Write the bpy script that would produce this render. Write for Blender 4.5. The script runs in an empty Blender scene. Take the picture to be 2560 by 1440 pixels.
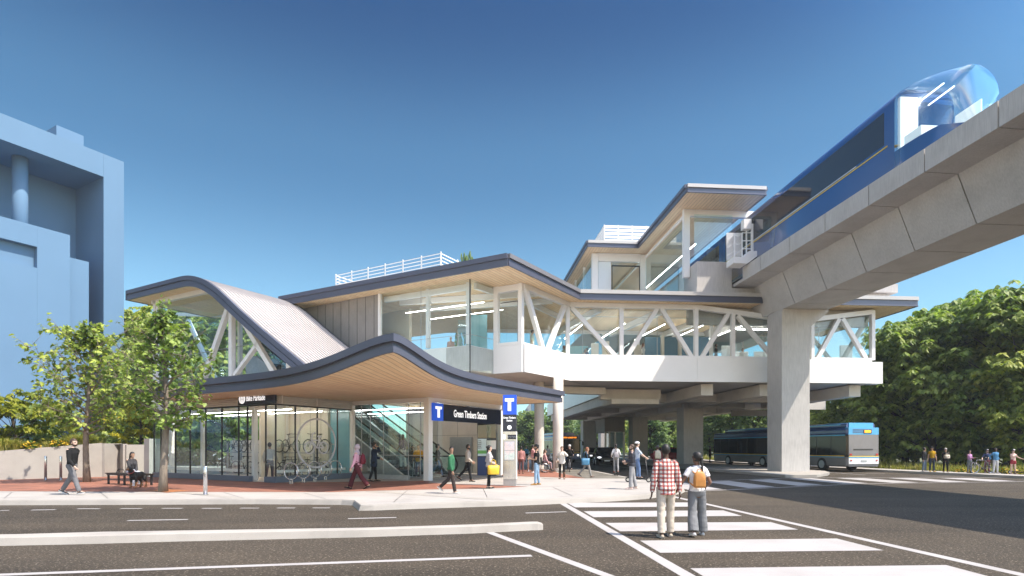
import bpy, bmesh, math, random
from mathutils import Vector, Matrix, Euler, noise as mnoise
R = math.radians
S = bpy.context.scene
COL = S.collection
rnd = random.Random(7)
# ---- survey of the place: photo pixels (2560 x 1440) to metres; camera 1.7 m above the road
F, CX, HY, CZ = 1422.0, 1280.0, 1118.0, 1.7
def P(u, v, Y): return Vector(((u-CX)/F*Y, Y, CZ+(HY-v)/F*Y))
def G(u, v, z=0.0):                       # point on the level plane z
    Y = (CZ-z)*F/(v-HY); return Vector(((u-CX)/F*Y, Y, z))
def ZP(u, v, z):                          # point at height z above eye level
    Y = (z-CZ)*F/(HY-v); return Vector(((u-CX)/F*Y, Y, z))
def hit(u, v, p, d):                      # point on the upright plane through p along d
    k = (u-CX)/F; t = (k*p[1]-p[0])/(d[0]-k*d[1])
    Y = p[1]+t*d[1]; return P(u, v, Y)
A = Vector((0.5, 0.8660254, 0)); B = Vector((-0.8660254, 0.5, 0))     # entrance grid
E1 = Vector((0.99691, 0.07850, 0)); E2 = Vector((-0.07850, 0.99691, 0))  # concourse and guideway grid
P0 = Vector((-10.3, 24.8, 0))             # corner of the bike parkade
def L(a, b, z=0.0): v = P0+A*a+B*b; return Vector((v.x, v.y, z))
def O(o, d, z=0.0): v = E1*o+E2*d; return Vector((v.x, v.y, z))
UP = Vector((0, 0, 1))

class MB:
    def __init__(s): s.bm = bmesh.new(); s.smooth = False
    def face(s, pts):
        vs = [s.bm.verts.new(p) for p in pts]
        try: return s.bm.faces.new(vs)
        except ValueError: return None
    def hexa(s, c):                       # 8 corners: bottom 4, top 4
        vs = [s.bm.verts.new(p) for p in c]
        for q in ((3,2,1,0),(4,5,6,7),(0,1,5,4),(1,2,6,5),(2,3,7,6),(3,0,4,7)):
            s.bm.faces.new([vs[i] for i in q])
    def box(s, c, size, x=None, y=None):  # centre, full size, horizontal axes
        x = Vector(x) if x is not None else Vector((1,0,0)); x.normalize()
        y = Vector(y) if y is not None else UP.cross(x); y.normalize(); z = x.cross(y)
        c = Vector(c); hx, hy, hz = [k/2 for k in size]
        s.hexa([c+x*i*hx+y*j*hy+z*k*hz for k in (-1,1) for i,j in ((-1,-1),(1,-1),(1,1),(-1,1))])
    def beam(s, p, q, w, h, up=UP):
        p = Vector(p); q = Vector(q); d = (q-p).normalized()
        sd = d.cross(Vector(up))
        if sd.length < 1e-4: sd = d.cross(Vector((0,1,0)))
        sd.normalize(); n = sd.cross(d)
        s.hexa([e+sd*i*w/2+n*j*h/2 for e,_ in ((p,0),(q,1)) for i,j in ((-1,-1),(1,-1),(1,1),(-1,1))])
    def wall(s, p, q, z0, z1, t=0.1, off=0.0):   # upright slab from p to q, thickness t, off to the right of p->q
        p = Vector((p[0],p[1],0)); q = Vector((q[0],q[1],0)); d = (q-p).normalized(); n = Vector((d.y,-d.x,0))
        a = p+n*(off-t/2); b = q+n*(off-t/2); c = q+n*(off+t/2); e = p+n*(off+t/2)
        s.hexa([v+UP*z0 for v in (a,b,c,e)]+[v+UP*z1 for v in (a,b,c,e)])
    def prism(s, pts, z0, z1):
        n = len(pts); lo = [s.bm.verts.new((p[0],p[1],z0)) for p in pts]; hi = [s.bm.verts.new((p[0],p[1],z1)) for p in pts]
        s.bm.faces.new(lo[::-1]); s.bm.faces.new(hi)
        for i in range(n): j=(i+1)%n; s.bm.faces.new((lo[i],lo[j],hi[j],hi[i]))
    def extrude(s, pts, vec):             # closed outline swept along vec
        vec = Vector(vec); n = len(pts); lo = [s.bm.verts.new(p) for p in pts]; hi = [s.bm.verts.new(Vector(p)+vec) for p in pts]
        s.bm.faces.new(lo[::-1]); s.bm.faces.new(hi)
        for i in range(n): j=(i+1)%n; s.bm.faces.new((lo[i],lo[j],hi[j],hi[i]))
    def grid(s, rows):
        vs = [[s.bm.verts.new(p) for p in r] for r in rows]
        for i in range(len(vs)-1):
            for j in range(len(vs[i])-1): s.bm.faces.new((vs[i][j],vs[i][j+1],vs[i+1][j+1],vs[i+1][j]))
    def loft(s, rings, cap=True):         # closed rings
        vs = [[s.bm.verts.new(p) for p in r] for r in rings]; n = len(vs[0])
        for i in range(len(vs)-1):
            for j in range(n): k=(j+1)%n; s.bm.faces.new((vs[i][j],vs[i][k],vs[i+1][k],vs[i+1][j]))
        if cap: s.bm.faces.new(vs[0][::-1]); s.bm.faces.new(vs[-1])
    def tube(s, pts, r, seg=8, closed=False, flat=None):
        pts = [Vector(p) for p in pts]; n = len(pts); rr = r if isinstance(r,(list,tuple)) else [r]*n
        ref = None; rings = []
        for i in range(n):
            a = pts[i-1] if (i>0 or closed) else pts[i]; b = pts[(i+1)%n] if (i<n-1 or closed) else pts[i]
            d = (b-a).normalized() if (b-a).length>1e-9 else Vector((0,0,1))
            if ref is None:
                ref = d.orthogonal().normalized() if flat is None else Vector(flat)
            x = (ref-d*ref.dot(d))
            x = x.normalized() if x.length>1e-6 else d.orthogonal().normalized()
            ref = x; y = d.cross(x)
            q = rr[i]; qx, qy = q if isinstance(q,(tuple,list)) else (q,q)
            rings.append([pts[i]+x*math.cos(t)*qx+y*math.sin(t)*qy for t in [2*math.pi*k/seg for k in range(seg)]])
        if closed: rings.append(rings[0]); s.loft(rings, False); bmesh.ops.remove_doubles(s.bm, verts=s.bm.verts, dist=1e-6)
        else: s.loft(rings)
    def ell(s, c, r, u=12, v=8, m=None):
        mat = Matrix.Translation(Vector(c)) @ ((m.to_4x4() if m is not None else Matrix.Identity(4))) @ Matrix.Diagonal((r[0],r[1],r[2],1))
        bmesh.ops.create_uvsphere(s.bm, u_segments=u, v_segments=v, radius=1, matrix=mat)
    def ring(s, c, rad, r, ax, seg=32, t=6):   # torus round axis ax
        ax = Vector(ax).normalized(); x = ax.orthogonal().normalized(); y = ax.cross(x); c = Vector(c)
        s.tube([c+x*math.cos(q)*rad+y*math.sin(q)*rad for q in [2*math.pi*k/seg for k in range(seg)]], r, t, True)
    def disc(s, c, rad, ax, seg=24, th=0.01):
        ax = Vector(ax).normalized(); x = ax.orthogonal().normalized(); y = ax.cross(x); c = Vector(c)
        s.extrude([c-ax*th/2+x*math.cos(q)*rad+y*math.sin(q)*rad for q in [2*math.pi*k/seg for k in range(seg)]], ax*th)

def mesh_of(mb, name, base=None, smooth=False, normals=True):
    if normals: bmesh.ops.recalc_face_normals(mb.bm, faces=mb.bm.faces)
    me = bpy.data.meshes.new(name); mb.bm.to_mesh(me); mb.bm.free()
    if base is not None: me.transform(Matrix.Translation(-Vector(base)))
    if smooth:
        me.polygons.foreach_set('use_smooth', [True]*len(me.polygons))
    return me
def world_loc(o):
    v = Vector((0,0,0))
    while o is not None: v += o.location; o = o.parent
    return v
def obj(name, mb, m, parent=None, smooth=False, base=None, normals=True, local=False):
    """one mesh object; vertices come in world coordinates unless local"""
    b = Vector((0,0,0))
    if not local:
        b = Vector(base) if base is not None else (world_loc(parent) if parent is not None else Vector((0,0,0)))
    me = mesh_of(mb, name, b if not local else None, smooth, normals) if isinstance(mb, MB) else mb
    o = bpy.data.objects.new(name, me); COL.objects.link(o)
    if m is not None:
        for mm in (m if isinstance(m,(list,tuple)) else [m]): me.materials.append(mm)
    if parent is not None: o.parent = parent
    if base is not None and parent is None: o.location = b
    return o
def tag(o, label, cat, group=None, kind=None):
    o['label'] = label; o['category'] = cat
    if group: o['group'] = group
    if kind: o['kind'] = kind
    return o
def thing(name, label, cat, loc=(0,0,0), rz=0.0, group=None):
    o = bpy.data.objects.new(name, None); COL.objects.link(o); o.location = loc; o.rotation_euler = (0,0,rz)
    o.empty_display_size = 0.3
    return tag(o, label, cat, group)
def struct(name, mb, m, label=None, smooth=False):
    o = obj(name, mb, m, None, smooth); o['kind'] = 'structure'
    o['label'] = label or name.replace('_',' '); o['category'] = name.replace('_',' ')
    return o
def copy_tree(o, parent=None, loc=None, rz=None, label=None):
    c = o.copy(); COL.objects.link(c)
    if parent is not None: c.parent = parent
    if loc is not None: c.location = loc
    if rz is not None: c.rotation_euler = (0,0,rz)
    if label: c['label'] = label
    for ch in list(o.children): copy_tree(ch, c)
    return c

# ---------------------------------------------------------------- materials
def newmat(name):
    m = bpy.data.materials.new(name); m.use_nodes = True; nt = m.node_tree; nt.nodes.clear()
    out = nt.nodes.new('ShaderNodeOutputMaterial'); return m, nt, out
def N(nt, t, **kw):
    n = nt.nodes.new('ShaderNode'+t)
    for k,v in kw.items():
        if k in n.inputs: n.inputs[k].default_value = v
        else: setattr(n, k, v)
    return n
def lk(nt, a, b): nt.links.new(a, b)
def c4(c): return (c[0],c[1],c[2],1.0)
def mapping(nt, scale=(1,1,1), rot=(0,0,0), loc=(0,0,0), coord='Object'):
    tc = N(nt,'TexCoord'); mp = N(nt,'Mapping'); mp.inputs['Scale'].default_value = scale; mp.inputs['Rotation'].default_value = rot; mp.inputs['Location'].default_value = loc
    lk(nt, tc.outputs[coord], mp.inputs['Vector']); return mp.outputs['Vector']
def ramp(nt, fac, stops):
    r = N(nt,'ValToRGB'); e = r.color_ramp.elements
    while len(e) < len(stops): e.new(0.5)
    for i,(p,c) in enumerate(stops): e[i].position = p; e[i].color = c4(c) if len(c)==3 else c
    lk(nt, fac, r.inputs['Fac']); return r.outputs['Color']
def mix(nt, fac, a, b, mode='MIX'):
    m = N(nt,'MixRGB', blend_type=mode)
    for s_,x in (('Fac',fac),('Color1',a),('Color2',b)):
        if hasattr(x,'links'): lk(nt, x, m.inputs[s_])
        else: m.inputs[s_].default_value = x if s_=='Fac' else c4(x)
    return m.outputs['Color']
def sc(c, k): return (min(1,c[0]*k), min(1,c[1]*k), min(1,c[2]*k))
def pm(name, base, rough=0.6, metal=0.0, var=0.12, scale=4.0, bump=0.0, stretch=(1,1,1), detail=5.0, spec=0.5, emit=0.0, coat=0.0, bscale=None):
    m, nt, out = newmat(name); b = N(nt,'BsdfPrincipled'); b.inputs['Roughness'].default_value = rough; b.inputs['Metallic'].default_value = metal
    b.inputs['Specular IOR Level'].default_value = spec
    if coat: b.inputs['Coat Weight'].default_value = coat; b.inputs['Coat Roughness'].default_value = 0.05
    vec = mapping(nt, stretch)
    n = N(nt,'TexNoise'); n.inputs['Scale'].default_value = scale; n.inputs['Detail'].default_value = detail; lk(nt, vec, n.inputs['Vector'])
    col = ramp(nt, n.outputs['Fac'], [(0.3, sc(base,1-var)), (0.7, sc(base,1+var))]); lk(nt, col, b.inputs['Base Color'])
    if bump:
        n2 = n
        if bscale: n2 = N(nt,'TexNoise'); n2.inputs['Scale'].default_value = bscale; n2.inputs['Detail'].default_value = 6; lk(nt, vec, n2.inputs['Vector'])
        bp = N(nt,'Bump'); bp.inputs['Strength'].default_value = bump; bp.inputs['Distance'].default_value = 0.02; lk(nt, n2.outputs['Fac'], bp.inputs['Height']); lk(nt, bp.outputs['Normal'], b.inputs['Normal'])
    if emit: b.inputs['Emission Color'].default_value = c4(base); b.inputs['Emission Strength'].default_value = emit
    lk(nt, b.outputs['BSDF'], out.inputs['Surface']); return m
def concrete(name, base, board=0.0, stain=0.25, rough=0.85):
    m, nt, out = newmat(name); b = N(nt,'BsdfPrincipled'); b.inputs['Roughness'].default_value = rough; b.inputs['Specular IOR Level'].default_value = 0.25
    v1 = mapping(nt, (0.6,0.6,0.6)); n1 = N(nt,'TexNoise'); n1.inputs['Scale'].default_value = 1.3; n1.inputs['Detail'].default_value = 8; n1.inputs['Roughness'].default_value=0.62; lk(nt,v1,n1.inputs['Vector'])
    col = ramp(nt, n1.outputs['Fac'], [(0.28, sc(base,1-stain)), (0.5, base), (0.75, sc(base,1+stain*0.6))])
    v2 = mapping(nt, (14,14,1.1)); n2 = N(nt,'TexNoise'); n2.inputs['Scale'].default_value = 1.6; n2.inputs['Detail'].default_value = 3; lk(nt,v2,n2.inputs['Vector'])
    g = ramp(nt, n2.outputs['Fac'], [(0.35,(1-board,1-board,1-board)),(0.65,(1,1,1))])
    col = mix(nt, 1.0, col, g, 'MULTIPLY')
    n3 = N(nt,'TexNoise'); n3.inputs['Scale'].default_value = 60; n3.inputs['Detail'].default_value = 3; lk(nt, mapping(nt), n3.inputs['Vector'])
    sp = ramp(nt, n3.outputs['Fac'], [(0.28,(0.6,0.58,0.55)),(0.36,(1,1,1))]); col = mix(nt, 0.55, col, mix(nt,1.0,col,sp,'MULTIPLY'))
    lk(nt, col, b.inputs['Base Color'])
    bp = N(nt,'Bump'); bp.inputs['Strength'].default_value = 0.25; bp.inputs['Distance'].default_value = 0.01; lk(nt, n3.outputs['Fac'], bp.inputs['Height']); lk(nt,bp.outputs['Normal'],b.inputs['Normal'])
    lk(nt, b.outputs['BSDF'], out.inputs['Surface']); return m
def planks(name, ang, c1, c2, w=0.24, l=4.2, rough=0.55):
    """timber boards running along the horizontal direction ang (radians from +X)"""
    m, nt, out = newmat(name); b = N(nt,'BsdfPrincipled'); b.inputs['Roughness'].default_value = rough; b.inputs['Specular IOR Level'].default_value = 0.3
    v = mapping(nt, (1,1,0), (0,0,-ang))
    br = N(nt,'TexBrick'); br.offset = 0.37; br.inputs['Scale'].default_value = 1.0; br.inputs['Brick Width'].default_value = l; br.inputs['Row Height'].default_value = w; br.inputs['Mortar Size'].default_value = 0.009
    br.inputs['Mortar Smooth'].default_value = 0.1; br.inputs['Color1'].default_value = c4(c1); br.inputs['Color2'].default_value = c4(c2); br.inputs['Mortar'].default_value = c4(sc(c1,0.25)); br.inputs['Bias'].default_value = 0.0
    lk(nt, v, br.inputs['Vector'])
    mp = N(nt,'Mapping'); mp.inputs['Scale'].default_value = (0.7, 9, 1); lk(nt, v, mp.inputs['Vector'])
    n = N(nt,'TexNoise'); n.inputs['Scale'].default_value = 2.2; n.inputs['Detail'].default_value = 6; lk(nt, mp.outputs['Vector'], n.inputs['Vector'])
    g = ramp(nt, n.outputs['Fac'], [(0.3,(0.85,0.80,0.75)),(0.62,(1,1,1))]); col = mix(nt, 1.0, br.outputs['Color'], g, 'MULTIPLY')
    lk(nt, col, b.inputs['Base Color']); lk(nt, b.outputs['BSDF'], out.inputs['Surface']); return m
def glass(name, tint=(0.955,0.985,0.98), refl=1.0, f0=0.035, rough=0.0):
    m, nt, out = newmat(name); tr = N(nt,'BsdfTransparent'); tr.inputs['Color'].default_value = c4(tint)
    gl = N(nt,'BsdfGlossy'); gl.inputs['Roughness'].default_value = rough; gl.inputs['Color'].default_value = (0.95*refl,0.98*refl,1.0*refl,1)
    lw = N(nt,'LayerWeight'); lw.inputs['Blend'].default_value = 0.5
    pw = N(nt,'Math', operation='POWER'); pw.inputs[1].default_value = 4.5; lk(nt, lw.outputs['Facing'], pw.inputs[0])
    ma = N(nt,'Math', operation='MULTIPLY_ADD'); ma.inputs[1].default_value = 0.8; ma.inputs[2].default_value = f0; lk(nt, pw.outputs[0], ma.inputs[0])
    bp = N(nt,'TexNoise'); bp.inputs['Scale'].default_value=0.35; lk(nt, mapping(nt), bp.inputs['Vector'])
    bu = N(nt,'Bump'); bu.inputs['Strength'].default_value=0.02; bu.inputs['Distance'].default_value=0.05; lk(nt,bp.outputs['Fac'],bu.inputs['Height']); lk(nt,bu.outputs['Normal'],gl.inputs['Normal'])
    mx = N(nt,'MixShader'); lk(nt, ma.outputs[0], mx.inputs['Fac']); lk(nt, tr.outputs[0], mx.inputs[1]); lk(nt, gl.outputs[0], mx.inputs[2]); lk(nt, mx.outputs[0], out.inputs['Surface'])
    return m
def leafmat(name, c1, c2, c3, trans=0.35, scale=0.9):
    m, nt, out = newmat(name); d = N(nt,'BsdfPrincipled'); d.inputs['Roughness'].default_value=0.5; d.inputs['Specular IOR Level'].default_value=0.35
    oi = N(nt,'TexNoise'); oi.inputs['Scale'].default_value = scale; oi.inputs['Detail'].default_value=3; lk(nt, mapping(nt), oi.inputs['Vector'])
    wn = N(nt,'TexWhiteNoise'); wn.noise_dimensions='3D'; mp = mapping(nt,(5,5,5)); sn = N(nt,'VectorMath', operation='SNAP'); sn.inputs[1].default_value=(1,1,1); lk(nt,mp,sn.inputs[0]); lk(nt,sn.outputs[0],wn.inputs['Vector'])
    ad = N(nt,'Math', operation='MULTIPLY_ADD'); ad.inputs[1].default_value=0.35; lk(nt,wn.outputs['Value'],ad.inputs[0]); lk(nt,oi.outputs['Fac'],ad.inputs[2])
    col = ramp(nt, ad.outputs[0], [(0.42,c1),(0.62,c2),(0.86,c3)]); ob = N(nt,'ObjectInfo'); col = mix(nt, 1.0, col, ramp(nt, ob.outputs['Random'], [(0.0,(0.78,0.84,0.85)),(0.5,(1,1,1)),(1.0,(1.35,1.18,1.0))]), 'MULTIPLY')
    lk(nt,col,d.inputs['Base Color']); t = N(nt,'BsdfTranslucent'); lk(nt,mix(nt,1.0,col,(1.0,1.15,0.45),'MULTIPLY'),t.inputs['Color'])
    mx = N(nt,'MixShader'); mx.inputs['Fac'].default_value=trans; lk(nt,d.outputs[0],mx.inputs[1]); lk(nt,t.outputs[0],mx.inputs[2]); lk(nt,mx.outputs[0],out.inputs['Surface']); return m
def asphalt(name, base, fleck=0.5):
    m, nt, out = newmat(name); b = N(nt,'BsdfPrincipled'); b.inputs['Roughness'].default_value=0.85; b.inputs['Specular IOR Level'].default_value=0.2
    v = mapping(nt)
    n1 = N(nt,'TexNoise'); n1.inputs['Scale'].default_value=0.3; n1.inputs['Detail'].default_value=7; n1.inputs['Roughness'].default_value=0.65; lk(nt,v,n1.inputs['Vector'])
    col = ramp(nt,n1.outputs['Fac'],[(0.3,sc(base,0.78)),(0.7,sc(base,1.25))])
    n2 = N(nt,'TexNoise'); n2.inputs['Scale'].default_value=17; n2.inputs['Detail'].default_value=5; n2.inputs['Roughness'].default_value=0.75; lk(nt,v,n2.inputs['Vector'])
    col = mix(nt,1.0,col,ramp(nt,n2.outputs['Fac'],[(0.36,(0.45,0.44,0.43)),(0.52,(1,1,1)),(0.66,(1.0,1.0,1.0))]),'MULTIPLY')
    n4 = N(nt,'TexNoise'); n4.inputs['Scale'].default_value=1.0; n4.inputs['Detail'].default_value=5; lk(nt,mapping(nt,(0.06,0.75,1)),n4.inputs['Vector'])
    col = mix(nt,1.0,col,ramp(nt,n4.outputs['Fac'],[(0.35,(0.80,0.80,0.81)),(0.5,(1,1,1)),(0.66,(1.18,1.16,1.13))]),'MULTIPLY')
    n3 = N(nt,'TexNoise'); n3.inputs['Scale'].default_value=27; n3.inputs['Detail'].default_value=2; lk(nt,v,n3.inputs['Vector'])
    fl = ramp(nt,n3.outputs['Fac'],[(0.60,(0,0,0)),(0.70,(1,1,1))])
    fm = N(nt,'Math',operation='MULTIPLY'); fm.inputs[1].default_value=fleck; lk(nt,fl,fm.inputs[0])
    col = mix(nt,fm.outputs[0],col,(0.34,0.29,0.22))
    lk(nt,col,b.inputs['Base Color']); bp = N(nt,'Bump'); bp.inputs['Strength'].default_value=0.6; bp.inputs['Distance'].default_value=0.012; lk(nt,n2.outputs['Fac'],bp.inputs['Height']); lk(nt,bp.outputs['Normal'],b.inputs['Normal'])
    lk(nt,b.outputs['BSDF'],out.inputs['Surface']); return m
def pavers(name, c1, c2, mortar, w=0.2, h=0.1, ang=0.0):
    m, nt, out = newmat(name); b = N(nt,'BsdfPrincipled'); b.inputs['Roughness'].default_value=0.8; b.inputs['Specular IOR Level'].default_value=0.25
    v = mapping(nt,(1,1,0),(0,0,-ang)); br = N(nt,'TexBrick'); br.inputs['Scale'].default_value=1.0; br.inputs['Brick Width'].default_value=w; br.inputs['Row Height'].default_value=h; br.inputs['Mortar Size'].default_value=0.006
    br.inputs['Color1'].default_value=c4(c1); br.inputs['Color2'].default_value=c4(c2); br.inputs['Mortar'].default_value=c4(mortar); lk(nt,v,br.inputs['Vector'])
    n = N(nt,'TexNoise'); n.inputs['Scale'].default_value=1.2; n.inputs['Detail'].default_value=6; lk(nt,mapping(nt),n.inputs['Vector'])
    col = mix(nt,1.0,br.outputs['Color'],ramp(nt,n.outputs['Fac'],[(0.3,(0.72,0.72,0.72)),(0.65,(1.1,1.05,1.0))]),'MULTIPLY'); lk(nt,col,b.inputs['Base Color']); lk(nt,b.outputs['BSDF'],out.inputs['Surface']); return m
def paint(name, base, wear=0.35):
    m, nt, out = newmat(name); b = N(nt,'BsdfPrincipled'); b.inputs['Roughness'].default_value=0.7; b.inputs['Specular IOR Level'].default_value=0.3
    n = N(nt,'TexNoise'); n.inputs['Scale'].default_value=22; n.inputs['Detail'].default_value=8; n.inputs['Roughness'].default_value=0.7; lk(nt,mapping(nt),n.inputs['Vector'])
    n2 = N(nt,'TexNoise'); n2.inputs['Scale'].default_value=1.1; n2.inputs['Detail'].default_value=4; lk(nt,mapping(nt),n2.inputs['Vector'])
    c = ramp(nt,n.outputs['Fac'],[(0.26,sc(base,1-wear*1.5)),(0.40,base)]); c = mix(nt,1.0,c,ramp(nt,n2.outputs['Fac'],[(0.3,(0.86,0.85,0.84)),(0.65,(1,1,1))]),'MULTIPLY')
    lk(nt,c,b.inputs['Base Color']); lk(nt,b.outputs['BSDF'],out.inputs['Surface']); return m

M = {}
M['asphalt'] = asphalt('asphalt', (0.056,0.046,0.035), 0.7)
M['asphalt_path'] = asphalt('asphalt_path', (0.15,0.14,0.12), 0.2)
M['paint'] = paint('road_paint', (0.37,0.355,0.35), 0.42)
M['kerb'] = concrete('kerb_concrete', (0.325,0.305,0.278), 0.0, 0.2)
M['sidewalk'] = concrete('sidewalk_concrete', (0.335,0.316,0.294), 0.0, 0.16)
M['brick'] = pavers('brick_pavers', (0.30,0.135,0.095), (0.225,0.10,0.07), (0.16,0.10,0.08), 0.8, 0.1, 0.0)
M['gp'] = pm('grey_pavers', (0.30,0.28,0.25), 0.8, 0, 0.2, 30)
M['concrete'] = concrete('concrete', (0.545,0.525,0.505), 0.14, 0.13)
M['concrete_dark'] = concrete('concrete_panel', (0.30,0.285,0.27), 0.10, 0.15)
M['concrete_warm'] = concrete('concrete_warm', (0.66,0.615,0.555), 0.05, 0.14)
M['white'] = pm('white_metal', (0.80,0.795,0.785), 0.42, 0, 0.025, 0.8)
M['white_steel'] = pm('white_steel', (0.78,0.775,0.77), 0.45, 0, 0.03, 1.5)
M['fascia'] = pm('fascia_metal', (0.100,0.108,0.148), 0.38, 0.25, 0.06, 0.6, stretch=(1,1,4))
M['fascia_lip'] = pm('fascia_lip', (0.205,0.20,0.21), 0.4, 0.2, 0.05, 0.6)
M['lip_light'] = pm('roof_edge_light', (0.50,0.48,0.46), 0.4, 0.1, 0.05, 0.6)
WC1, WC2 = (0.91,0.73,0.485), (0.84,0.64,0.40)
aA = math.atan2(A.y, A.x); aE = math.atan2(E2.y, E2.x)
M['wood_a'] = planks('timber_soffit_a', aA, WC1, WC2)
M['wood_e'] = planks('timber_soffit_e', aE, WC1, WC2)
M['wood_p'] = planks('timber_soffit_p', aE, (0.88,0.71,0.50), (0.81,0.62,0.42))
M['roof_metal'] = pm('standing_seam', (0.58,0.55,0.535), 0.4, 0.15, 0.05, 0.7)
M['glass'] = glass('clear_glass')
M['glass_teal'] = glass('teal_glass', (0.88,0.97,0.98), 1.0, 0.06)
M['glass_dark'] = pm('dark_glass', (0.02,0.024,0.03), 0.04, 0, 0.1, 0.5, spec=0.9)
M['steel'] = pm('stainless', (0.60,0.60,0.62), 0.25, 0.9, 0.06, 9, stretch=(1,1,0.1))
M['galv'] = pm('galvanised', (0.42,0.43,0.44), 0.4, 0.7, 0.08, 9)
M['black'] = pm('black_metal', (0.018,0.018,0.02), 0.4, 0, 0.1, 5)
M['rubber'] = pm('rubber', (0.02,0.02,0.021), 0.75, 0, 0.15, 30)
M['blueb'] = pm('blue_render', (0.10,0.19,0.30), 0.85, 0, 0.035, 0.25)
M['ground'] = pm('earth_ground', (0.10,0.105,0.05), 0.9, 0, 0.4, 0.5, 0.3)
M['cream'] = concrete('cream_wall', (0.74,0.69,0.60), 0.03, 0.06)
M['sign_navy'] = pm('sign_navy', (0.008,0.013,0.035), 0.25, 0, 0.05, 1, spec=0.6)
M['sign_blue'] = pm('sign_blue', (0.012,0.075,0.50), 0.3, 0, 0.05, 1, emit=0.35)
M['sign_white'] = pm('sign_white', (0.85,0.86,0.88), 0.4, 0, 0.02, 1, emit=0.5)
M['led'] = pm('light_strip', (1.0,0.98,0.94), 0.4, 0, 0.01, 1, emit=11.0)  # shared by real strips and strips added as fill
M['corten'] = pm('corten', (0.33,0.13,0.05), 0.8, 0.2, 0.3, 12)
M['spandrel'] = pm('spandrel_glass', (0.72,0.76,0.79), 0.12, 0, 0.03, 0.6, spec=0.7)
M['teal_panel'] = pm('teal_panel', (0.20,0.42,0.50), 0.18, 0, 0.05, 0.4, spec=0.7)
# ================================================================ ground, roads, pavements
def flat(pts, z, mb=None):
    mb = mb or MB(); mb.face([Vector((p[0],p[1],z)) for p in pts]); return mb
mb = MB(); mb.face([Vector(p) for p in ((-180,-38,-0.06),(180,-38,-0.06),(180,236,-0.06),(-180,236,-0.06))])
struct('ground', mb, M['ground'], 'bare green ground under the roads and trees')
mb = MB()
mb.face([Vector(p) for p in ((-150,-30,0),(150,-30,0),(150,24,0),(31,24.2,0),(29.9,30.4,0),(27.9,38.7,0),(24.9,60,0),(20,140,0),(-5,140,0),(-5,26,0),(-150,26,0))])
struct('road', mb, M['asphalt'], 'dark speckled asphalt road')
# plaza / pavement slab with kerb
front = [(-900,1250.5),(-400,1250.5),(0,1250),(320,1249),(640,1247.5),(855,1249),(886,1250.5),(902,1262.6),(934,1261.8),(1046,1258),(1152,1255),(1280,1251.3),(1398,1246.8),(1503,1242.6),(1560,1239.5),(1609,1236),(1650,1231.5),(1682,1227),(1700,1223.5),(1709,1219.5),(1704,1215),(1690,1212)]
fp = [G(u,v,0.15) for u,v in front]
side = [G(u,v,0.15) for u,v in ((1650,1206),(1556,1190.5),(1497,1179),(1430,1168))]
end = side[-1]; 
def along(p, d, t): return p+d*t
side.append(along(end, E2, 90)); 
back = [Vector((-140, 135, .15)), Vector((-140, fp[0].y, .15))]
outline = fp+side+back
def inset(pts, k, sl):   # narrow kerb band: move points inward
    out=[]
    n=len(pts)
    for i in range(n):
        a=pts[i-1] if i else pts[i]; b=pts[i+1] if i<n-1 else pts[i]
        d=(b-a); d.z=0; d.normalize(); nrm=Vector((-d.y,d.x,0)); out.append(pts[i]+nrm*k)
    return out
mb = MB(); mb.prism(outline, -0.05, 0.146)
struct('pavement', mb, M['sidewalk'], 'pale concrete pavement and plaza')
kerb_line = fp+side
ins = inset(kerb_line, 0.22, 0); outl = inset(kerb_line, -0.012, 0); low = inset(kerb_line,-0.07,0)
mid = inset(kerb_line, 0.012, 0)
mb = MB(); mb.grid([[Vector((p.x,p.y,-0.04)) for p in low],[Vector((p.x,p.y,0.125)) for p in outl],[Vector((p.x,p.y,0.152)) for p in mid],[Vector((p.x,p.y,0.152)) for p in ins],[Vector((p.x,p.y,0.10)) for p in ins]])
struct('kerb', mb, M['kerb'], 'pale concrete kerb edging the plaza')
# brick paving
b1 = [G(u,v,.152) for u,v in ((-700,1228.5),(0,1227.8),(420,1229.5),(640,1229.5),(830,1230),(916,1227),(1062,1223.5),(1197,1221.5),(1322,1216.4),(1109,1209.3),(1070,1206))]
b1 += [L(4.6,-4.9,.152), L(0,0.05,.152), L(0,10,.152), Vector((-24,34,.152)), Vector((-60,34,.152))]
mb = flat(b1,.152)
b2 = [G(u,v,.152) for u,v in ((1300,1190.5),(1464,1196),(1400,1183),(1370,1174.5),(1255,1174),(1255,1190))]
flat(b2,.152,mb)
struct('brick_paving', mb, M['brick'], 'red brick paving in front of the station')
mb = flat([G(u,v,.151) for u,v in ((1464,1196),(1570,1196),(1610,1200.5),(1556,1191.5),(1497,1180),(1436,1169.2),(1376,1172.5),(1404,1183))],.151)
struct('path', mb, M['asphalt_path'], 'grey asphalt footpath beside the station street')
mb = flat([G(u,v,.151) for u,v in ((432,1230.6),(470,1230.4),(640,1246.6),(580,1246.2))],.151)
flat([G(u,v,.151) for u,v in ((912,1228.2),(932,1227.6),(1262,1247.9),(1196,1248.3))],.151,mb)
struct('paving_strip', mb, M['gp'], 'dark paving strips set into the pale pavement')
# score joints in the plaza
mb = MB()
for a,b in (((1018,1226),(984,1255)),((1208,1222),(1218,1243)),((1382,1218),(1432,1240)),((1290,1216.6),(1392,1216)),((1392,1216),(1516,1208)),((560,1231),(610,1246)),((1145,1248),(1260,1241.5)),((250,1230),(270,1246)),((760,1232),(815,1247)),((30,1230),(10,1246)),((984,1249),(1030,1248))):
    p=G(*a,.1515); q=G(*b,.1515); d=(q-p).normalized(); n=Vector((-d.y,d.x,0))*0.008
    mb.face([p-n,q-n,q+n,p+n])
o_ = struct('paving_joint', mb, M['black'], 'thin dark joints in the pale pavement')
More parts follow.
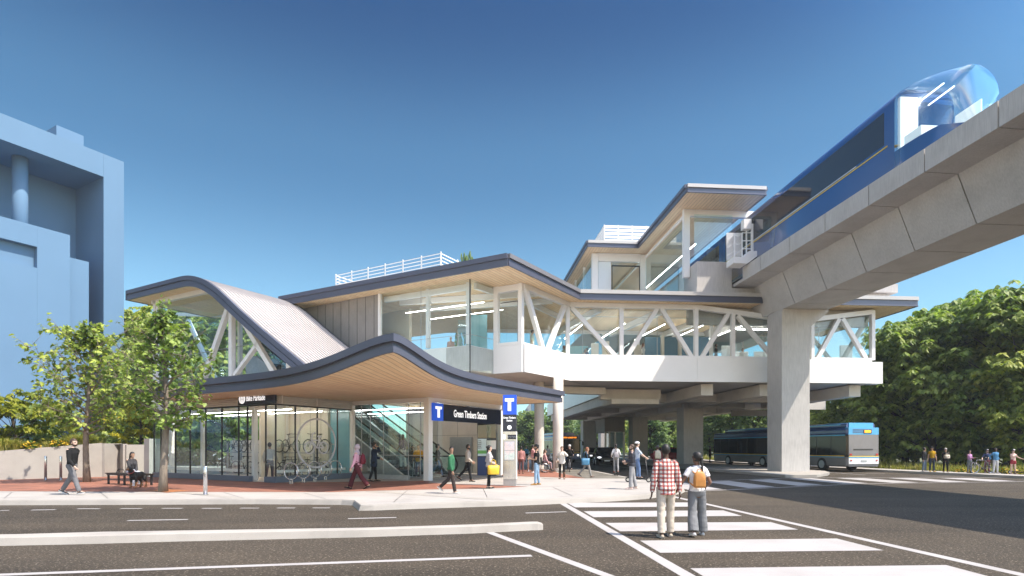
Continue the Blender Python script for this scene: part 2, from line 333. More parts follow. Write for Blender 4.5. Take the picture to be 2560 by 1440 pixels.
# road markings
mk = MB(); z=0.004
def strip(p,q,w,mb=mk,zz=z):
    p=Vector((p[0],p[1],zz)); q=Vector((q[0],q[1],zz)); d=(q-p).normalized(); n=Vector((-d.y,d.x,0))*w/2
    mb.face([p-n,q-n,q+n,p+n])
for x0,x1,yc in ((-300,-120,222),(0,66,217),(224,394,213),(548,709,205),(857,1009,203.5),(1153,1298,202),(1437,1576,202),(1708,1842,200.5),(1970,2098,199.5),(2222,2345,199)):
    p=G(x0/2.844,1200+yc/2.844+ (0.5 if x0<500 else 0)); q=G(x1/2.844,1200+yc/2.844-(0.5 if x0<500 else 0)); strip(p,q,0.13)
for a,b in (((319,1301.5),(470,1299)),((870,1297),(991,1294)),((1314,1282.8),(1416,1279.6)),((-320,1306),(-120,1305.5))):
    strip(G(*a),G(*b),0.13)
strip(G(-400,1452),G(1329,1389.5),0.15)
strip(G(1222,1330.5),G(1560,1455),0.16)
strip(G(1404,1257.2),G(1745,1455),0.2)
strip(G(1682,1241.5),G(2580,1443),0.2)
z3=lambda x,y:(1600+x/2.667,1160+y/2.667); z2=lambda x,y:(800+x/2.844,1180+y/2.844)
for q in ((z2(1757,220),z2(1815,252),z3(400,285),z3(330,257)),(z2(1875,280),z2(1945,322),z3(680,347),z3(555,310)),(z2(2030,363),z2(2135,423),z3(1055,438),z3(870,388)),(z3(0,512),z3(135,593),z3(1625,577),z3(1310,498)),(z3(335,697),z3(425,752),z3(2330,752),z3(2040,675)),(z3(900,860),z3(1300,1000),z3(4500,1000),z3(3300,850))):
    mk.face([Vector((*G(*p)[:2],z)) for p in q])
# far zebra crossing
low_l=[Vector((4.2,20.4,0)),Vector((6.6,21.7,0)),Vector((16,26.3,0)),Vector((25.8,28.3,0)),Vector((27.6,28.6,0))]
up_l=[Vector((8.0,27.3,0)),Vector((12,29.7,0)),Vector((15.9,31.6,0)),Vector((27.2,31.6,0))]
for pl in (low_l,up_l):
    for i in range(len(pl)-1): strip(pl[i],pl[i+1],0.14)
def cut(pl,o):            # d where the polyline meets offset o
    for i in range(len(pl)-1):
        a,b=pl[i],pl[i+1]; oa,ob=a.dot(E1),b.dot(E1)
        if oa<=o<=ob: t=(o-oa)/(ob-oa); return (a+(b-a)*t).dot(E2)
    return (pl[0] if o<pl[0].dot(E1) else pl[-1]).dot(E2)
for k in range(8):
    o0=8.8+2.85*k; o1=o0+1.5
    if o1>29: break
    pts=[O(o0,cut(low_l,o0)+.35),O(o1,cut(low_l,o1)+.35),O(o1,cut(up_l,o1)-.35),O(o0,cut(up_l,o0)-.35)]
    mk.face([Vector((p.x,p.y,z)) for p in pts])
strip(O(13.2,32.0),O(13.2,70),0.14); strip(O(24.3,33),O(24.3,60),0.12)
for a,b in (((2163,1184),(2212,1184.5)),((2300,1190.5),(2410,1190.8))): strip(G(*a),G(*b),0.13)
struct('road_marking', mk, M['paint'], 'white painted lines and zebra stripes on the road')
# raised median kerb
def median():
    m_=MB(); pts=[(-500,1343),(0,1336),(400,1328),(900,1316),(1330,1304.5)]
    tops=[G(u,v,.15) for u,v in ((-500,1341),(0,1334.5),(213,1328.5),(440,1325.3),(900,1319),(1180,1311),(1330,1303.5))]
    fr=[G(u,v,.0) for u,v in ((-500,1374),(0,1365),(213,1360.5),(440,1354),(900,1343.5),(1180,1334),(1330,1326))]
    rows=[]; H_=.15
    for tpt,f in zip(tops,fr):
        y0=f.y; y1=max(tpt.y,y0+.27); x=f.x
        rows.append([Vector((x,y1+.05,-.02)),Vector((x,y1,H_-.03)),Vector((x,y1-.03,H_)),Vector((x,y0+.09,H_)),Vector((x,y0+.055,H_-.022)),Vector((x,y0,-.02))])
    # rounded end
    last=rows[-1]; c=sum((Vector(p) for p in last),Vector())/6
    for dx,k in ((0.12,0.9),(0.2,0.68),(0.235,0.35)):
        rows.append([Vector((p.x+dx+ (0.0), c.y+(p.y-c.y)*k, p.z if p.z<0 else p.z-(.02 if k<.8 else 0)-(0.03 if k<.5 else 0))) for p in last])
    m_.grid(rows); m_.face(rows[-1])
    return m_
struct('median_kerb', median(), M['kerb'], 'long raised concrete median kerb in the foreground')
# traffic island
isl=[G(u,v,.15) for u,v in ((1752,1171.2),(1963,1187.4),(2042,1187),(2070,1182.6),(2074,1180),(2060,1176.8))]
isl=isl+[along(isl[-1],E2,85),along(isl[0],E2,70)]
mb=MB(); mb.prism(isl,-.05,.149)
struct('traffic_island', mb, M['kerb'], 'raised concrete island carrying the piers')
# far pavement and verge
rp=[Vector((40,5,.15)),Vector((29.6,24,.15)),Vector((27.5,30.6,.15)),Vector((25.95,36,.15)),Vector((25.45,38.7,.15)),Vector((22.9,60,.15)),Vector((20.5,139,.15))]
rp2=[p+Vector((1.7,.55,0)) for p in rp][::-1]
mb=MB(); mb.prism(rp+rp2,-.05,.15); struct('far_pavement', mb, M['sidewalk'], 'narrow far pavement along the wood')
# ================================================================ bike parkade, entrance, canopy
def onwall(u, v, p, d): return hit(u, v, p, d)
# ---- canopy
T = L(-2.2,-8.69); TA, TB = 12.9, 15.6
def hr(s): return math.exp(-(s/2.1)**1.55) if s>0 else 1
def hl(s): return math.exp(-(s/3.0)**1.7) if s>0 else 1
def czt(a,b): return 4.53+0.86*hr(a)*hl(b)+0.008*a
def cpt(a,b,dz=0.0): p=T+A*a+B*b; return Vector((p.x,p.y,czt(max(a,0),max(b,0))+dz))
canopy = thing('entrance_canopy','swooping timber-lined canopy with dark metal edge and upturned corner over the entrance','canopy',T)
def region(a,b): return (a<=7.6) or (b<=9.4)
ga=[x*0.35 for x in range(int(TA/0.35)+1)]+[TA]; gb=[x*0.35 for x in range(int(TB/0.35)+1)]+[TB]
def csheet(dz):
    m_=MB(); vs={}
    for i,a in enumerate(ga):
        for j,b in enumerate(gb): 
            if region(a,b): vs[i,j]=m_.bm.verts.new(cpt(a,b,dz))
    for i in range(len(ga)-1):
        for j in range(len(gb)-1):
            k=[(i,j),(i+1,j),(i+1,j+1),(i,j+1)]
            if all(q in vs for q in k): m_.bm.faces.new([vs[q] for q in k])
    return m_
obj('roof', csheet(-0.03), M['roof_metal'], canopy, True)
obj('soffit', csheet(-0.585), M['wood_a'], canopy, True)
def edge_path():
    pts=[(0,b) for b in [TB-x*0.3 for x in range(int(TB/0.3)+1)]+[0.0]]
    pts+= [(a,0) for a in [0.12*(x+1) for x in range(30)]+[3.6+0.35*(x+1) for x in range(int((TA-3.6)/0.35))]+[TA]]
    pts+= [(TA,b) for b in [0.4*(x+1) for x in range(23)]]
    return pts
def offs(a,b,k):  # outward offset in plan
    oa = -k if a<=0 else (k if a>=TA else 0); ob = -k if b<=0 else 0
    return T+A*(a+oa)+B*(b+ob)
def edge_strip(prof):
    m_=MB(); rows=[]
    for k,dz in prof:
        row=[]
        for a,b in edge_path():
            p=offs(a,b,k); row.append(Vector((p.x,p.y,czt(a,b)+dz)))
        rows.append(row)
    m_.grid(rows); return m_
obj('fascia_lip', edge_strip([(-.02,0.0),(.14,0.0),(.14,-.25),(.02,-.25)]), M['fascia'], canopy)
obj('fascia', edge_strip([(0.018,-.252),(0.0,-.27),(0.0,-.34),(.05,-.36),(.05,-.60),(-.03,-.60)]), M['fascia'], canopy)
# ---- parkade
park = thing('bike_parkade','glass-walled bike parkade with louvred white band under the canopy','building',P0)
Z0,ZG,ZL = 0.15,3.57,4.16
mL=[385.6,402.8,439,475.6,514.7,555,597,619,664.6]; mR=[738,793,843.5]
bL=[(hit(u,1100,P0,B)-P0).dot(B) for u in mL]; aR=[(hit(u,1100,P0,A)-P0).dot(A) for u in mR]
LEN_B=bL[0]; RA=4.5
mb=MB()
for p,q in ((L(0,LEN_B),L(0,bL[7]-.25)),(L(0,bL[8]),L(0,0.09))): mb.wall(p,q,Z0,.40,.18)
mb.wall(L(-.09,0),L(RA,0),Z0,.42,.18)
obj('plinth', mb, pm('plinth_metal',(0.13,0.155,0.20),0.45,0.2,0.06,2), park)
edges=[(bL[i],bL[i+1]) for i in range(8)]+[(bL[8],0.03)]
for i,(b0,b1) in enumerate(edges):
    if i==7: continue                               # the open doorway
    mb=MB(); mb.wall(L(0,b0-.012),L(0,b1+.012),.40,ZG-.02,.02); obj('glass_pane', mb, M['glass'], park)
ae=[0.03]+aR+[RA-.05]
for a0,a1 in zip(ae[:-1],ae[1:]):
    mb=MB(); mb.wall(L(a0+.012,0),L(a1-.012,0),.42,ZG-.02,.02); obj('glass_pane', mb, M['glass'], park)
for b in bL: 
    mb=MB(); mb.wall(L(0,b+.018),L(0,b-.018),.2 if b in bL[7:8] else .40,ZG,.07); obj('mullion', mb, M['black'], park)
for a in [0.0]+aR:
    mb=MB(); mb.wall(L(a-.02,0),L(a+.02,0),.42,ZG,.07); obj('mullion', mb, M['black'], park)
mb=MB(); mb.wall(L(0,LEN_B),L(0,.03),ZG-.03,ZG+.02,.09); mb.wall(L(-.04,0),L(RA-.1,0),ZG-.03,ZG+.02,.088); obj('head_rail', mb, M['black'], park)
def louver(p,q,z0,z1,n):
    m_=MB(); m_.wall(p,q,z0,z1,.02,.09)
    d=(q-p).normalized(); nn=Vector((d.y,-d.x,0))
    for k in range(n):
        zc=z0+(k+.5)*(z1-z0)/n; h=(z1-z0)/n
        a=[p-nn*.07+UP*(zc+h*.45), p-nn*.16+UP*(zc-h*.28), p-nn*.16+UP*(zc-h*.42), p-nn*.07+UP*(zc-h*.3)]
        a=[Vector((x.x,x.y,x.z)) for x in a]
        m_.extrude(a, q-p)
    return m_
def flip(p,q): return q,p
obj('louvre_band', louver(L(0,.03),L(0,LEN_B),ZG+.03,ZL+.06,7), M['white'], park)
obj('louvre_band', louver(L(RA-.12,0),L(-.0,0),ZG+.03,ZL+.06,7), M['white'], park)
for u in (705,793): 
    p=hit(u,1000,L(0,-.17),A); mb=MB(); mb.box(Vector((p.x,p.y,(ZG+ZL)/2+.05)),(.05,.05,.62),A); obj('louvre_post', mb, M['white'], park)
for a,b in ((RA,0.0),(.55,9.0),(.55,6.2),(.55,2.2),(2.4,9.2),(4.2,4.6)):
    mb=MB(); p=L(a,b,2.15); mb.box(p,(.19,.19,4.02),A); obj('column', mb, M['white_steel'], park)
mb=MB(); mb.beam(L(.55,9.3,3.5),L(.55,.3,3.5),.16,.14); mb.beam(L(4.2,9.3,3.5),L(4.2,4.5,3.5),.14,.14); mb.beam(L(.3,9.3,.62),L(.3,2.6,.62),.06,.14); mb.beam(L(.3,.3,.62),L(RA-.2,.3,.62),.06,.12)
obj('rail', mb, M['white_steel'], park)
mb=MB(); mb.wall(L(4.55,9.9),L(4.55,4.62),Z0,2.1,.2); obj('low_wall', mb, M['concrete_warm'], park)
mb=MB(); mb.wall(L(4.35,4.6),L(4.35,1.5),Z0,4.1,.18); mb.wall(L(2.6,4.62),L(4.26,4.62),Z0,4.1,.16); obj('inner_wall', mb, M['cream'], park)
mb=MB()
for b in (4.4,3.6,2.8,2.0): mb.wall(L(4.25,b),L(4.25,b-.012),.2,4.05,.012)
obj('wall_joint', mb, M['concrete_dark'], park)
mb=MB(); mb.wall(L(4.4,1.45),L(4.4,.1),Z0,4.1,.03); obj('inner_glass', mb, M['teal_panel'], park)
mb=MB(); mb.wall(L(4.55,9.4),L(4.55,4.7),2.12,3.5,.02); obj('rear_glass', mb, M['glass_teal'], park)
mb=MB(); mb.wall(L(0.0,LEN_B+.1),L(4.6,LEN_B+.1),.15,3.5,.02); obj('end_glass', mb, M['glass_teal'], park)
mb=MB(); mb.prism([L(.1,.1),L(.1,LEN_B),L(4.45,LEN_B),L(4.45,.1)],.153,.165); obj('floor', mb, M['concrete_warm'], park)
mb=MB()
for a in (1.3,3.1): mb.beam(L(a,9.2,3.45),L(a,.6,3.45),.035,.03)
obj('light_strip',mb,M['led'],park)
# round bicycle sign on the right glass wall
bs = thing('bicycle_emblem','large white ring with a bicycle pictogram on the parkade glass','sign',L(2.2,-.06,1.9))
c=hit(792,1108,L(0,-.05),A); rad=(hit(842,1108,L(0,-.05),A)-hit(744,1108,L(0,-.05),A)).length/2
DEC=pm('decal_white',(0.62,0.62,0.68),0.6,0,0.02,1)
rz=54/F*c.y
mb=MB(); n=48
def dec(pts,w,closed=False):
    for i in range(len(pts)-(0 if closed else 1)):
        p,q=pts[i],pts[(i+1)%len(pts)]; p=c+A*p[0]+UP*p[1]; q=c+A*q[0]+UP*q[1]; mb.beam(p,q,.006,w)
RR=rz*1.12
def circ(cx,cz,r,n=40): return [(cx+r*math.cos(2*math.pi*k/n)*1.0,cz+r*math.sin(2*math.pi*k/n)) for k in range(n)]
dec(circ(0,0,RR),.085,True); obj('ring',mb,DEC,bs)
mb=MB()
for x in (-.42,.40): dec(circ(x,-.22,.27,24),.06,True)
dec([(-.42,-.22),(-.28,.25),(-.24,.42),(-.10,.50)],.06); dec([(-.30,.14),(.12,.14),(.40,-.22),(0,-.22),(-.30,.14)],.05); dec([(0,-.22),(.17,.30)],.05); dec([(.04,.32),(.30,.32)],.07)
obj('bicycle_pictogram',mb,DEC,bs)
# ---- text helper
def text_mesh(body, size, p, x, up, extrude=.004, align='LEFT', sx=1.0):
    cu=bpy.data.curves.new('txt','FONT'); cu.body=body; cu.size=size; cu.extrude=extrude; cu.align_x=align; cu.align_y='CENTER'; cu.resolution_u=3; cu.offset=size*0.012
    o=bpy.data.objects.new('txt',cu); COL.objects.link(o); bpy.context.view_layer.update()
    me=bpy.data.meshes.new_from_object(o.evaluated_get(bpy.context.evaluated_depsgraph_get()))
    bpy.data.objects.remove(o); bpy.data.curves.remove(cu)
    x=Vector(x).normalized(); up=Vector(up).normalized(); z=x.cross(up)
    mt=Matrix(((x.x*sx,up.x,z.x,p[0]),(x.y*sx,up.y,z.y,p[1]),(x.z*sx,up.z,z.z,p[2]),(0,0,0,1))); me.transform(mt); return me
def textobj(name, body, size, p, x, parent, m, align='LEFT', sx=1.0, up=UP):
    me=text_mesh(body,size,p,x,up,.004,align,sx); me.transform(Matrix.Translation(-world_loc(parent)))
    o=bpy.data.objects.new(name,me); COL.objects.link(o); me.materials.append(m); o.parent=parent; return o
# bike parkade sign on the left wall
pl=L(-.19,0); p_=hit(597,1000,pl,B); q_=hit(689.5,1000,pl,B)
zt=1.7+(1118-983)/F*p_.y; zb=1.7+(1118-1013.5)/F*p_.y
sg=thing('bike_parkade_sign','navy Bike Parkade sign with white bicycle roundel','sign',Vector((p_.x,p_.y,zb)))
mb=MB(); mb.wall(p_,q_,zb,zt,.08); obj('panel',mb,M['sign_navy'],sg)
dx=(q_-p_); dx.z=0; wS=dx.length; dx.normalize(); nrm=Vector((dx.y,-dx.x,0))
zc=(zb+zt)/2; hS=zt-zb; cc=Vector((p_.x,p_.y,0))+dx*hS*.55+nrm*.05+UP*zc
mb=MB(); mb.disc(cc,hS*.40,nrm,28,.012); obj('roundel',mb,M['sign_white'],sg)
mb=MB(); k=hS*.2
for a_,b_ in (((-1,-.9),(1,-.9)),((1,-.9),(1,.4)),((1,.4),(0,1.2)),((0,1.2),(-1,.4)),((-1,.4),(-1,-.9)),((-.4,.1),(.4,.1)),((.4,.1),(.3,-.4)),((-.4,.1),(-.3,-.4))):
    mb.beam(cc+nrm*.010+dx*a_[0]*k+UP*a_[1]*k,cc+nrm*.010+dx*b_[0]*k+UP*b_[1]*k,.008,hS*.035,nrm)
obj('bicycle_house_mark',mb,M['sign_navy'],sg)
textobj('lettering','Bike Parkade',hS*.66,Vector((p_.x,p_.y,zc))+dx*hS*1.07+nrm*.046,dx,sg,M['sign_white'],'LEFT',0.68)
# ---- entrance hall
E0=L(4.51,-4.81); EH=L(4.51,-4.81)
hall = thing('entrance_hall','glazed station entrance hall with white corner column and escalator inside','building',E0)
mb=MB(); mb.box(Vector((E0.x,E0.y,2.15)),(.30,.30,4.0),A); obj('column',mb,M['white_steel'],hall)
mb=MB(); p=L(4.51,-4.66); q=L(4.51,-.1); mb.beam(Vector((p.x,p.y,3.98)),Vector((q.x,q.y,3.98)),.24,.34); obj('header_beam',mb,M['white_steel'],hall)
mb=MB(); p=L(4.66,-4.81); q=L(10.9,-4.81); mb.beam(Vector((p.x,p.y,3.98)),Vector((q.x,q.y,3.98)),.24,.34); obj('header_beam',mb,M['white_steel'],hall)
mb=MB(); q=L(10.95,-4.81,1.95); mb.box(q,(.2,.2,3.6),A); obj('column',mb,M['white_steel'],hall)
bb=[(hit(u,1100,L(4.55,0),B)-L(4.55,0)).dot(B) for u in (905,927,960,1022,1052)]
bb=[-.1]+bb+[-4.65]
for i in range(len(bb)-1):
    if i==len(bb)-3: pass
    mb=MB(); mb.wall(L(4.55,bb[i]-.01),L(4.55,bb[i+1]+.01),.36 if bb[i]>-3.7 else .17,3.8,.02); obj('glass_pane',mb,M['glass'],hall)
mb=MB(); mb.wall(L(4.55,-.1),L(4.55,bb[4]),.15,.36,.16); obj('plinth',mb,M['galv'],hall)
mb=MB(); mb.wall(L(4.55,-.1),L(4.55,-4.6),1.30,1.33,.03); obj('handrail',mb,M['galv'],hall)
mb=MB()
for b in bb[1:-1]: mb.wall(L(4.52,b+.01),L(4.52,b-.01),.36,3.8,.03)
obj('mullion',mb,M['galv'],hall)
mb=MB(); mb.wall(L(4.75,-4.81),L(5.6,-4.81),.17,3.8,.02); obj('glass_pane',mb,M['glass'],hall)
mb=MB(); mb.wall(L(9.4,-4.9),L(10.85,-4.9),.17,2.9,.02); obj('glass_pane',mb,M['glass'],hall)
mb=MB(); mb.wall(L(11.6,2.5),L(11.6,-4.9),.15,4.5,.2); mb.wall(L(9.0,5.5),L(11.55,5.5),.15,6.0,.2); obj('back_wall',mb,M['concrete_warm'],hall)
mb=MB()
for b in (-4.4,-3.0,-1.5,0,1): mb.wall(L(11.48,b),L(11.48,b-.02),.2,4.4,.012)
mb.wall(L(11.483,2.4),L(11.483,-4.8),2.4,2.42,.012)
obj('wall_joint',mb,M['concrete_dark'],hall)
mb=MB(); mb.wall(L(11.42,-1.0),L(11.42,-2.6),.16,2.3,.06); mb.wall(L(11.42,-3.4),L(11.42,-4.4),.16,2.5,.06); obj('lift_door',mb,M['galv'],hall)
mb=MB(); mb.prism([L(4.6,.0),L(4.6,-4.7),L(11.4,-4.7),L(11.4,5),L(4.6,5)],.153,.166); obj('floor',mb,M['sidewalk'],hall)
mb=MB(); mb.wall(L(7.4,4.6),L(10.2,4.6),.15,4.2,.1); mb.wall(L(4.75,4.5),L(4.75,.2),.15,5.2,.1); obj('inner_wall',mb,M['cream'],hall)
mb=MB()
for a in (6.4,9.0): mb.beam(L(a,3.5,3.7),L(a,-4.2,3.7),.035,.03)
obj('light_strip',mb,M['led'],hall)  # both hall strips are added to brighten the interior
# escalators climbing to the left
def escalator(name,a0,label):
    st=thing(name,label,'escalator',L(a0,-2.4,.16),0,'escalators in the entrance hall')
    bl,z0=-2.4,.16; run=11.5; sl=math.tan(R(31))
    prof=[(bl-1.2,z0),(bl-1.2,z0+.05),(bl,z0+.1),(bl+run,z0+.1+run*sl),(bl+run+1,z0+.1+run*sl),(bl+run+1,z0-.9+run*sl),(bl+run-.2,z0-.9+run*sl),(bl+1.6,z0)]
    for w in (0,1):
        mb=MB(); pts=[L(a0+w*1.25,b,z) for b,z in prof]; mb.extrude(pts,A*.16); obj('side_truss',mb,M['galv'],st)
        path=[(bl-1.05,z0+.35)]
        path+=[(bl-.95-.42*math.sin(R(t)),z0+.62-.42*math.cos(R(t))+.02) for t in range(0,181,20)]
        path+=[(bl-.1,z0+1.05),(bl+run,z0+1.05+run*sl)]
        mb=MB(); mb.tube([L(a0+w*1.25+.08,b,z) for b,z in path],.045,6); obj('handrail',mb,M['rubber'],st)
        mb=MB(); pg=[(bl-.9,z0+.1)]+path[1:]+[(bl+run,z0+.15+run*sl),(bl,z0+.15)]
        mb.extrude([L(a0+w*1.25+.07,b,z) for b,z in pg],A*.012); obj('balustrade_glass',mb,M['glass_teal'],st)
    mb=MB()
    for k in range(28):
        b=bl+.4*k; zz=z0+.12+.4*k*sl; mb.hexa([L(a0+.18,b,zz-.25),L(a0+1.24,b,zz-.25),L(a0+1.24,b+.4,zz-.25),L(a0+.18,b+.4,zz-.25),L(a0+.18,b,zz),L(a0+1.24,b,zz),L(a0+1.24,b+.4,zz),L(a0+.18,b+.4,zz)])
    obj('step',mb,M['black'],st); return st
escalator('escalator',5.6,'nearer glass-sided escalator with black handrail behind the entrance glass')
escalator('escalator',8.2,'farther glass-sided escalator behind the first in the entrance hall')
# station sign over the opening
pl=L(0,-4.98); p_=hit(1079.7,1040,pl,A); q_=hit(1250,1040,pl,A); zt,zb=3.74,2.95
sg=thing('station_name_sign','long black Green Timbers Station sign with blue T panel over the entrance','sign',Vector((p_.x,p_.y,zb)))
d=(q_-p_); d.z=0; w_=d.length; d.normalize(); nrm=Vector((d.y,-d.x,0)); p_=Vector((p_.x,p_.y,0)); q_=Vector((q_.x,q_.y,0))
wT=(hit(1105,1040,pl,A)-Vector((p_.x,p_.y,0))); wT.z=0; wT=wT.length
mb=MB(); mb.wall(p_,p_+d*wT,zb-.01,zt+.01,.16); obj('logo_panel',mb,M['sign_blue'],sg)
mb=MB(); mb.wall(p_+d*(wT+.002),q_,zb,zt,.14); obj('panel',mb,M['sign_navy'],sg)
def tmark(mb,c,x,n,w,h,off):
    mb.beam(c-x*w/2+UP*(h/2-h*.12)+n*off,c+x*w/2+UP*(h/2-h*.12)+n*off,.02,h*.24); mb.box(c+n*off-UP*h*.12,(w*.36,.019,h*.76),x)
mb=MB(); tmark(mb,p_+d*wT*.52+UP*(zb+zt)/2,d,nrm,wT*.62,.52,.085); obj('letter_mark',mb,M['sign_white'],sg)
tx=hit(1131,1040,pl,A)
textobj('lettering','Green Timbers Station',.50,Vector((tx.x,tx.y,(zb+zt)/2-.02))+nrm*.078,d,sg,M['sign_white'],'LEFT',0.64)
# inside: fare machines and notice boards
fm=thing('information_wall','navy notice wall with white travel posters and a dark screen inside the entrance','notice board',P(1216,1190,31.0).xy.to_3d()+UP*.15)
fx=E1; c0=P(1216,1100,31.0); cx0=Vector((c0.x,c0.y,0)); s_=31.0/F
def brd(u0,u1,v0,v1,dy,m,name): 
    mb=MB(); mb.wall(Vector(((u0-CX)*s_,31.0-dy,0)),Vector(((u1-CX)*s_,31.0-dy,0)),1.7+(HY-v1)*s_,1.7+(HY-v0)*s_,.05); return obj(name,mb,m,fm)
mb=MB(); mb.wall(Vector(((1193-CX)*s_,31.05,0)),Vector(((1241-CX)*s_,31.05,0)),.16,3.0,.12); obj('panel',mb,M['sign_navy'],fm)
brd(1194.5,1240,1061,1095,.1,M['glass_dark'],'screen')
brd(1194.5,1216.5,1097,1140,.1,pm('poster_sky',(0.62,0.74,0.80),0.5,0,0.1,3),'poster'); brd(1194.8,1216.2,1126,1134,.13,pm('poster_green',(0.15,0.42,0.12),0.5,0,0.2,3),'poster_picture')
brd(1217.5,1240,1101,1123,.1,pm('poster_white',(0.80,0.80,0.80),0.5,0,0.03,1),'poster')
brd(1195,1216.5,1143,1190,.1,pm('machine_blue',(0.012,0.04,0.16),0.35,0,0.1,2),'machine')
for i,t_ in enumerate(('Transit service','changes happen','every year in April,','June, September','and December.')):
    textobj('lettering',t_,.105,Vector(((1195.6-CX)*s_,30.865,1.7+(HY-1101.5-4.6*i)*s_)),E1,fm,M['sign_navy'],'LEFT',.85)
# ---- pylon sign
zp=.15; pb=G(1276,1214,.15); Yp=pb.y; sp=Yp/F
py=thing('station_pylon','tall steel wayfinding pylon with illuminated blue T head and map panel','sign',pb)
pd=(E1*0.985-E2*0.17).normalized(); pn=Vector((pd.y,-pd.x,0)); wP=(1287-1255)*sp; dP=.36; cP=Vector((pb.x-.02,pb.y,0))
def pbox(z0,z1,w,dp,m,name,off=0.0):
    mb=MB(); mb.box(cP+UP*(z0+z1)/2+pn*off,(w,dp,z1-z0),pd); return obj(name,mb,m,py)
zT=1.7+(HY-988)*sp; zM=1.7+(HY-1037)*sp; zN=1.7+(HY-1079)*sp
pbox(.15,.42,wP*.97,dP*.9,M['galv'],'base'); pbox(.42,zN,wP,dP,M['steel'],'shaft'); pbox(zN,zM,wP*1.02,dP*1.03,M['sign_navy'],'name_panel'); pbox(zM,zT,wP*1.02,dP*1.03,M['sign_blue'],'head_panel')
fr_=dP*.515+.012
mb=MB(); tmark(mb,cP+UP*((zT+zM)/2),pd,pn,.36,.50,fr_); obj('letter_mark',mb,M['sign_white'],py)
textobj('lettering','Green Timbers',.115,cP+UP*(1.7+(HY-1045)*sp)+pn*fr_,pd,py,M['sign_white'],'CENTER',.72)
textobj('lettering','Station',.115,cP+UP*(1.7+(HY-1052)*sp)+pn*fr_,pd,py,M['sign_white'],'CENTER',.72)
mb=MB(); mb.disc(cP+UP*(1.7+(HY-1069)*sp)+pn*fr_,.085,pn,20,.01); obj('roundel',mb,M['sign_white'],py)
mb=MB(); mb.disc(cP+UP*(1.7+(HY-1070)*sp)+pn*(fr_+.008),.03,pn,4,.01); obj('wheel_mark',mb,M['sign_navy'],py)
fr_=dP*.5+.012; zq0=1.7+(HY-1098)*sp; zq1=1.7+(HY-1087)*sp
mb=MB(); mb.box(cP+UP*(zq0+zq1)/2+pn*fr_+pd*.10,(wP*.66,.012,zq1-zq0),pd); obj('strip_panel',mb,M['sign_navy'],py)
mb=MB(); mb.box(cP+UP*(zq0+zq1)/2+pn*fr_-pd*.225,(wP*.22,.012,zq1-zq0),pd); obj('question_panel',mb,M['sign_white'],py)
textobj('lettering','?',.16,cP+UP*(zq0+zq1)/2+pn*(fr_+.012)-pd*.225,pd,py,M['sign_navy'],'CENTER',.9)
textobj('lettering','Plan Your Trip Here',.055,cP+UP*(zq0+zq1)/2+pn*(fr_+.012)+pd*.10,pd,py,pm('sign_grey',(0.35,0.4,0.5),.4,0,.02,1),'CENTER',.8)
def mapmat(name,sea,land):
    m,nt,out=newmat(name); b=N(nt,'BsdfPrincipled'); b.inputs['Roughness'].default_value=.3
    v=N(nt,'TexVoronoi'); v.inputs['Scale'].default_value=9; v.feature='DISTANCE_TO_EDGE'; lk(nt,mapping(nt),v.inputs['Vector'])
    n=N(nt,'TexNoise'); n.inputs['Scale'].default_value=3.5; n.inputs['Detail'].default_value=4; lk(nt,mapping(nt),n.inputs['Vector'])
    c=ramp(nt,n.outputs['Fac'],[(.42,sea),(.5,land),(.62,(.75,.62,.60))]); c=mix(nt,ramp(nt,v.outputs['Distance'],[(.0,(1,1,1)),(.05,(0,0,0))]),c,(.45,.47,.52)); lk(nt,c,b.inputs['Base Color']); lk(nt,b.outputs[0],out.inputs['Surface']); return m
zm0=1.7+(HY-1151)*sp; zm1=1.7+(HY-1102)*sp; zmc=1.7+(HY-1126.5)*sp
mb=MB(); mb.box(cP+UP*(zm0+zm1)/2+pn*fr_,(wP*.86,.014,zm1-zm0),pd); obj('map_frame',mb,M['galv'],py)
for z0,z1,mm in ((zm0+.03,zmc-.01,mapmat('map_lower',(.55,.68,.60),(.66,.72,.68))),(zmc+.01,zm1-.03,mapmat('map_upper',(.50,.64,.74),(.70,.66,.70)))):
    mb=MB(); mb.box(cP+UP*(z0+z1)/2+pn*(fr_+.008),(wP*.78,.012,z1-z0),pd); obj('map',mb,mm,py)
mb=MB(); mb.box(cP+UP*(.42+zN)/2+pd*(wP/2+.012),(.02,dP*1.0,zN-.42),pd); obj('edge_panel',mb,M['white'],py)
# ================================================================ stair enclosure with the curved roof
pa=L(3.5,0)
prof_px=[(318,733),(345,724.5),(392,711),(436.6,699),(452,695),(464,692.8),(473,692.2),(481,692.6),(490,694),(500.8,697),(511,701.3),(522,707),(533,714.5),(543.6,722.5),(563,740.5),(582,758.5),(602,777.5),(650.5,820.6),(699,861),(757.4,909.6),(800,945),(838,977)]
prof=[hit(u,v,pa,B) for u,v in prof_px]
pz=[(p-pa).dot(B) for p in prof]; ph=[p.z for p in prof]
# level the flat part, keep the curve
for i in range(5): ph[i]=ph[4]-0.00
def pofs(i,k):        # profile point moved inwards (down) by k
    n=len(pz); a=max(0,i-1); b=min(n-1,i+1); dx,dz=pz[b]-pz[a],ph[b]-ph[a]; l=math.hypot(dx,dz); nx,nz=-dz/l,dx/l
    if nz>0: nx,nz=-nx,-nz
    return pz[i]+nx*k, ph[i]+nz*k
def row(a,k): 
    out=[]
    for i in range(len(pz)):
        b,z=pofs(i,k); out.append(L(a,b,z))
    return out
SE=thing('stair_enclosure','escalator enclosure with curved white ribbed roof, dark edge and white trusses','building',L(4.4,9,4.5))
A0,A1=3.5,9.75
mb=MB(); mb.grid([row(A0+.05,.02),row(A1,.02)]); obj('roof',mb,M['roof_metal'],SE,True)
SEAM=pm('seam',(0.46,0.43,0.42),0.45,0.1,0.05,1)
mb=MB(); k=A0+.26
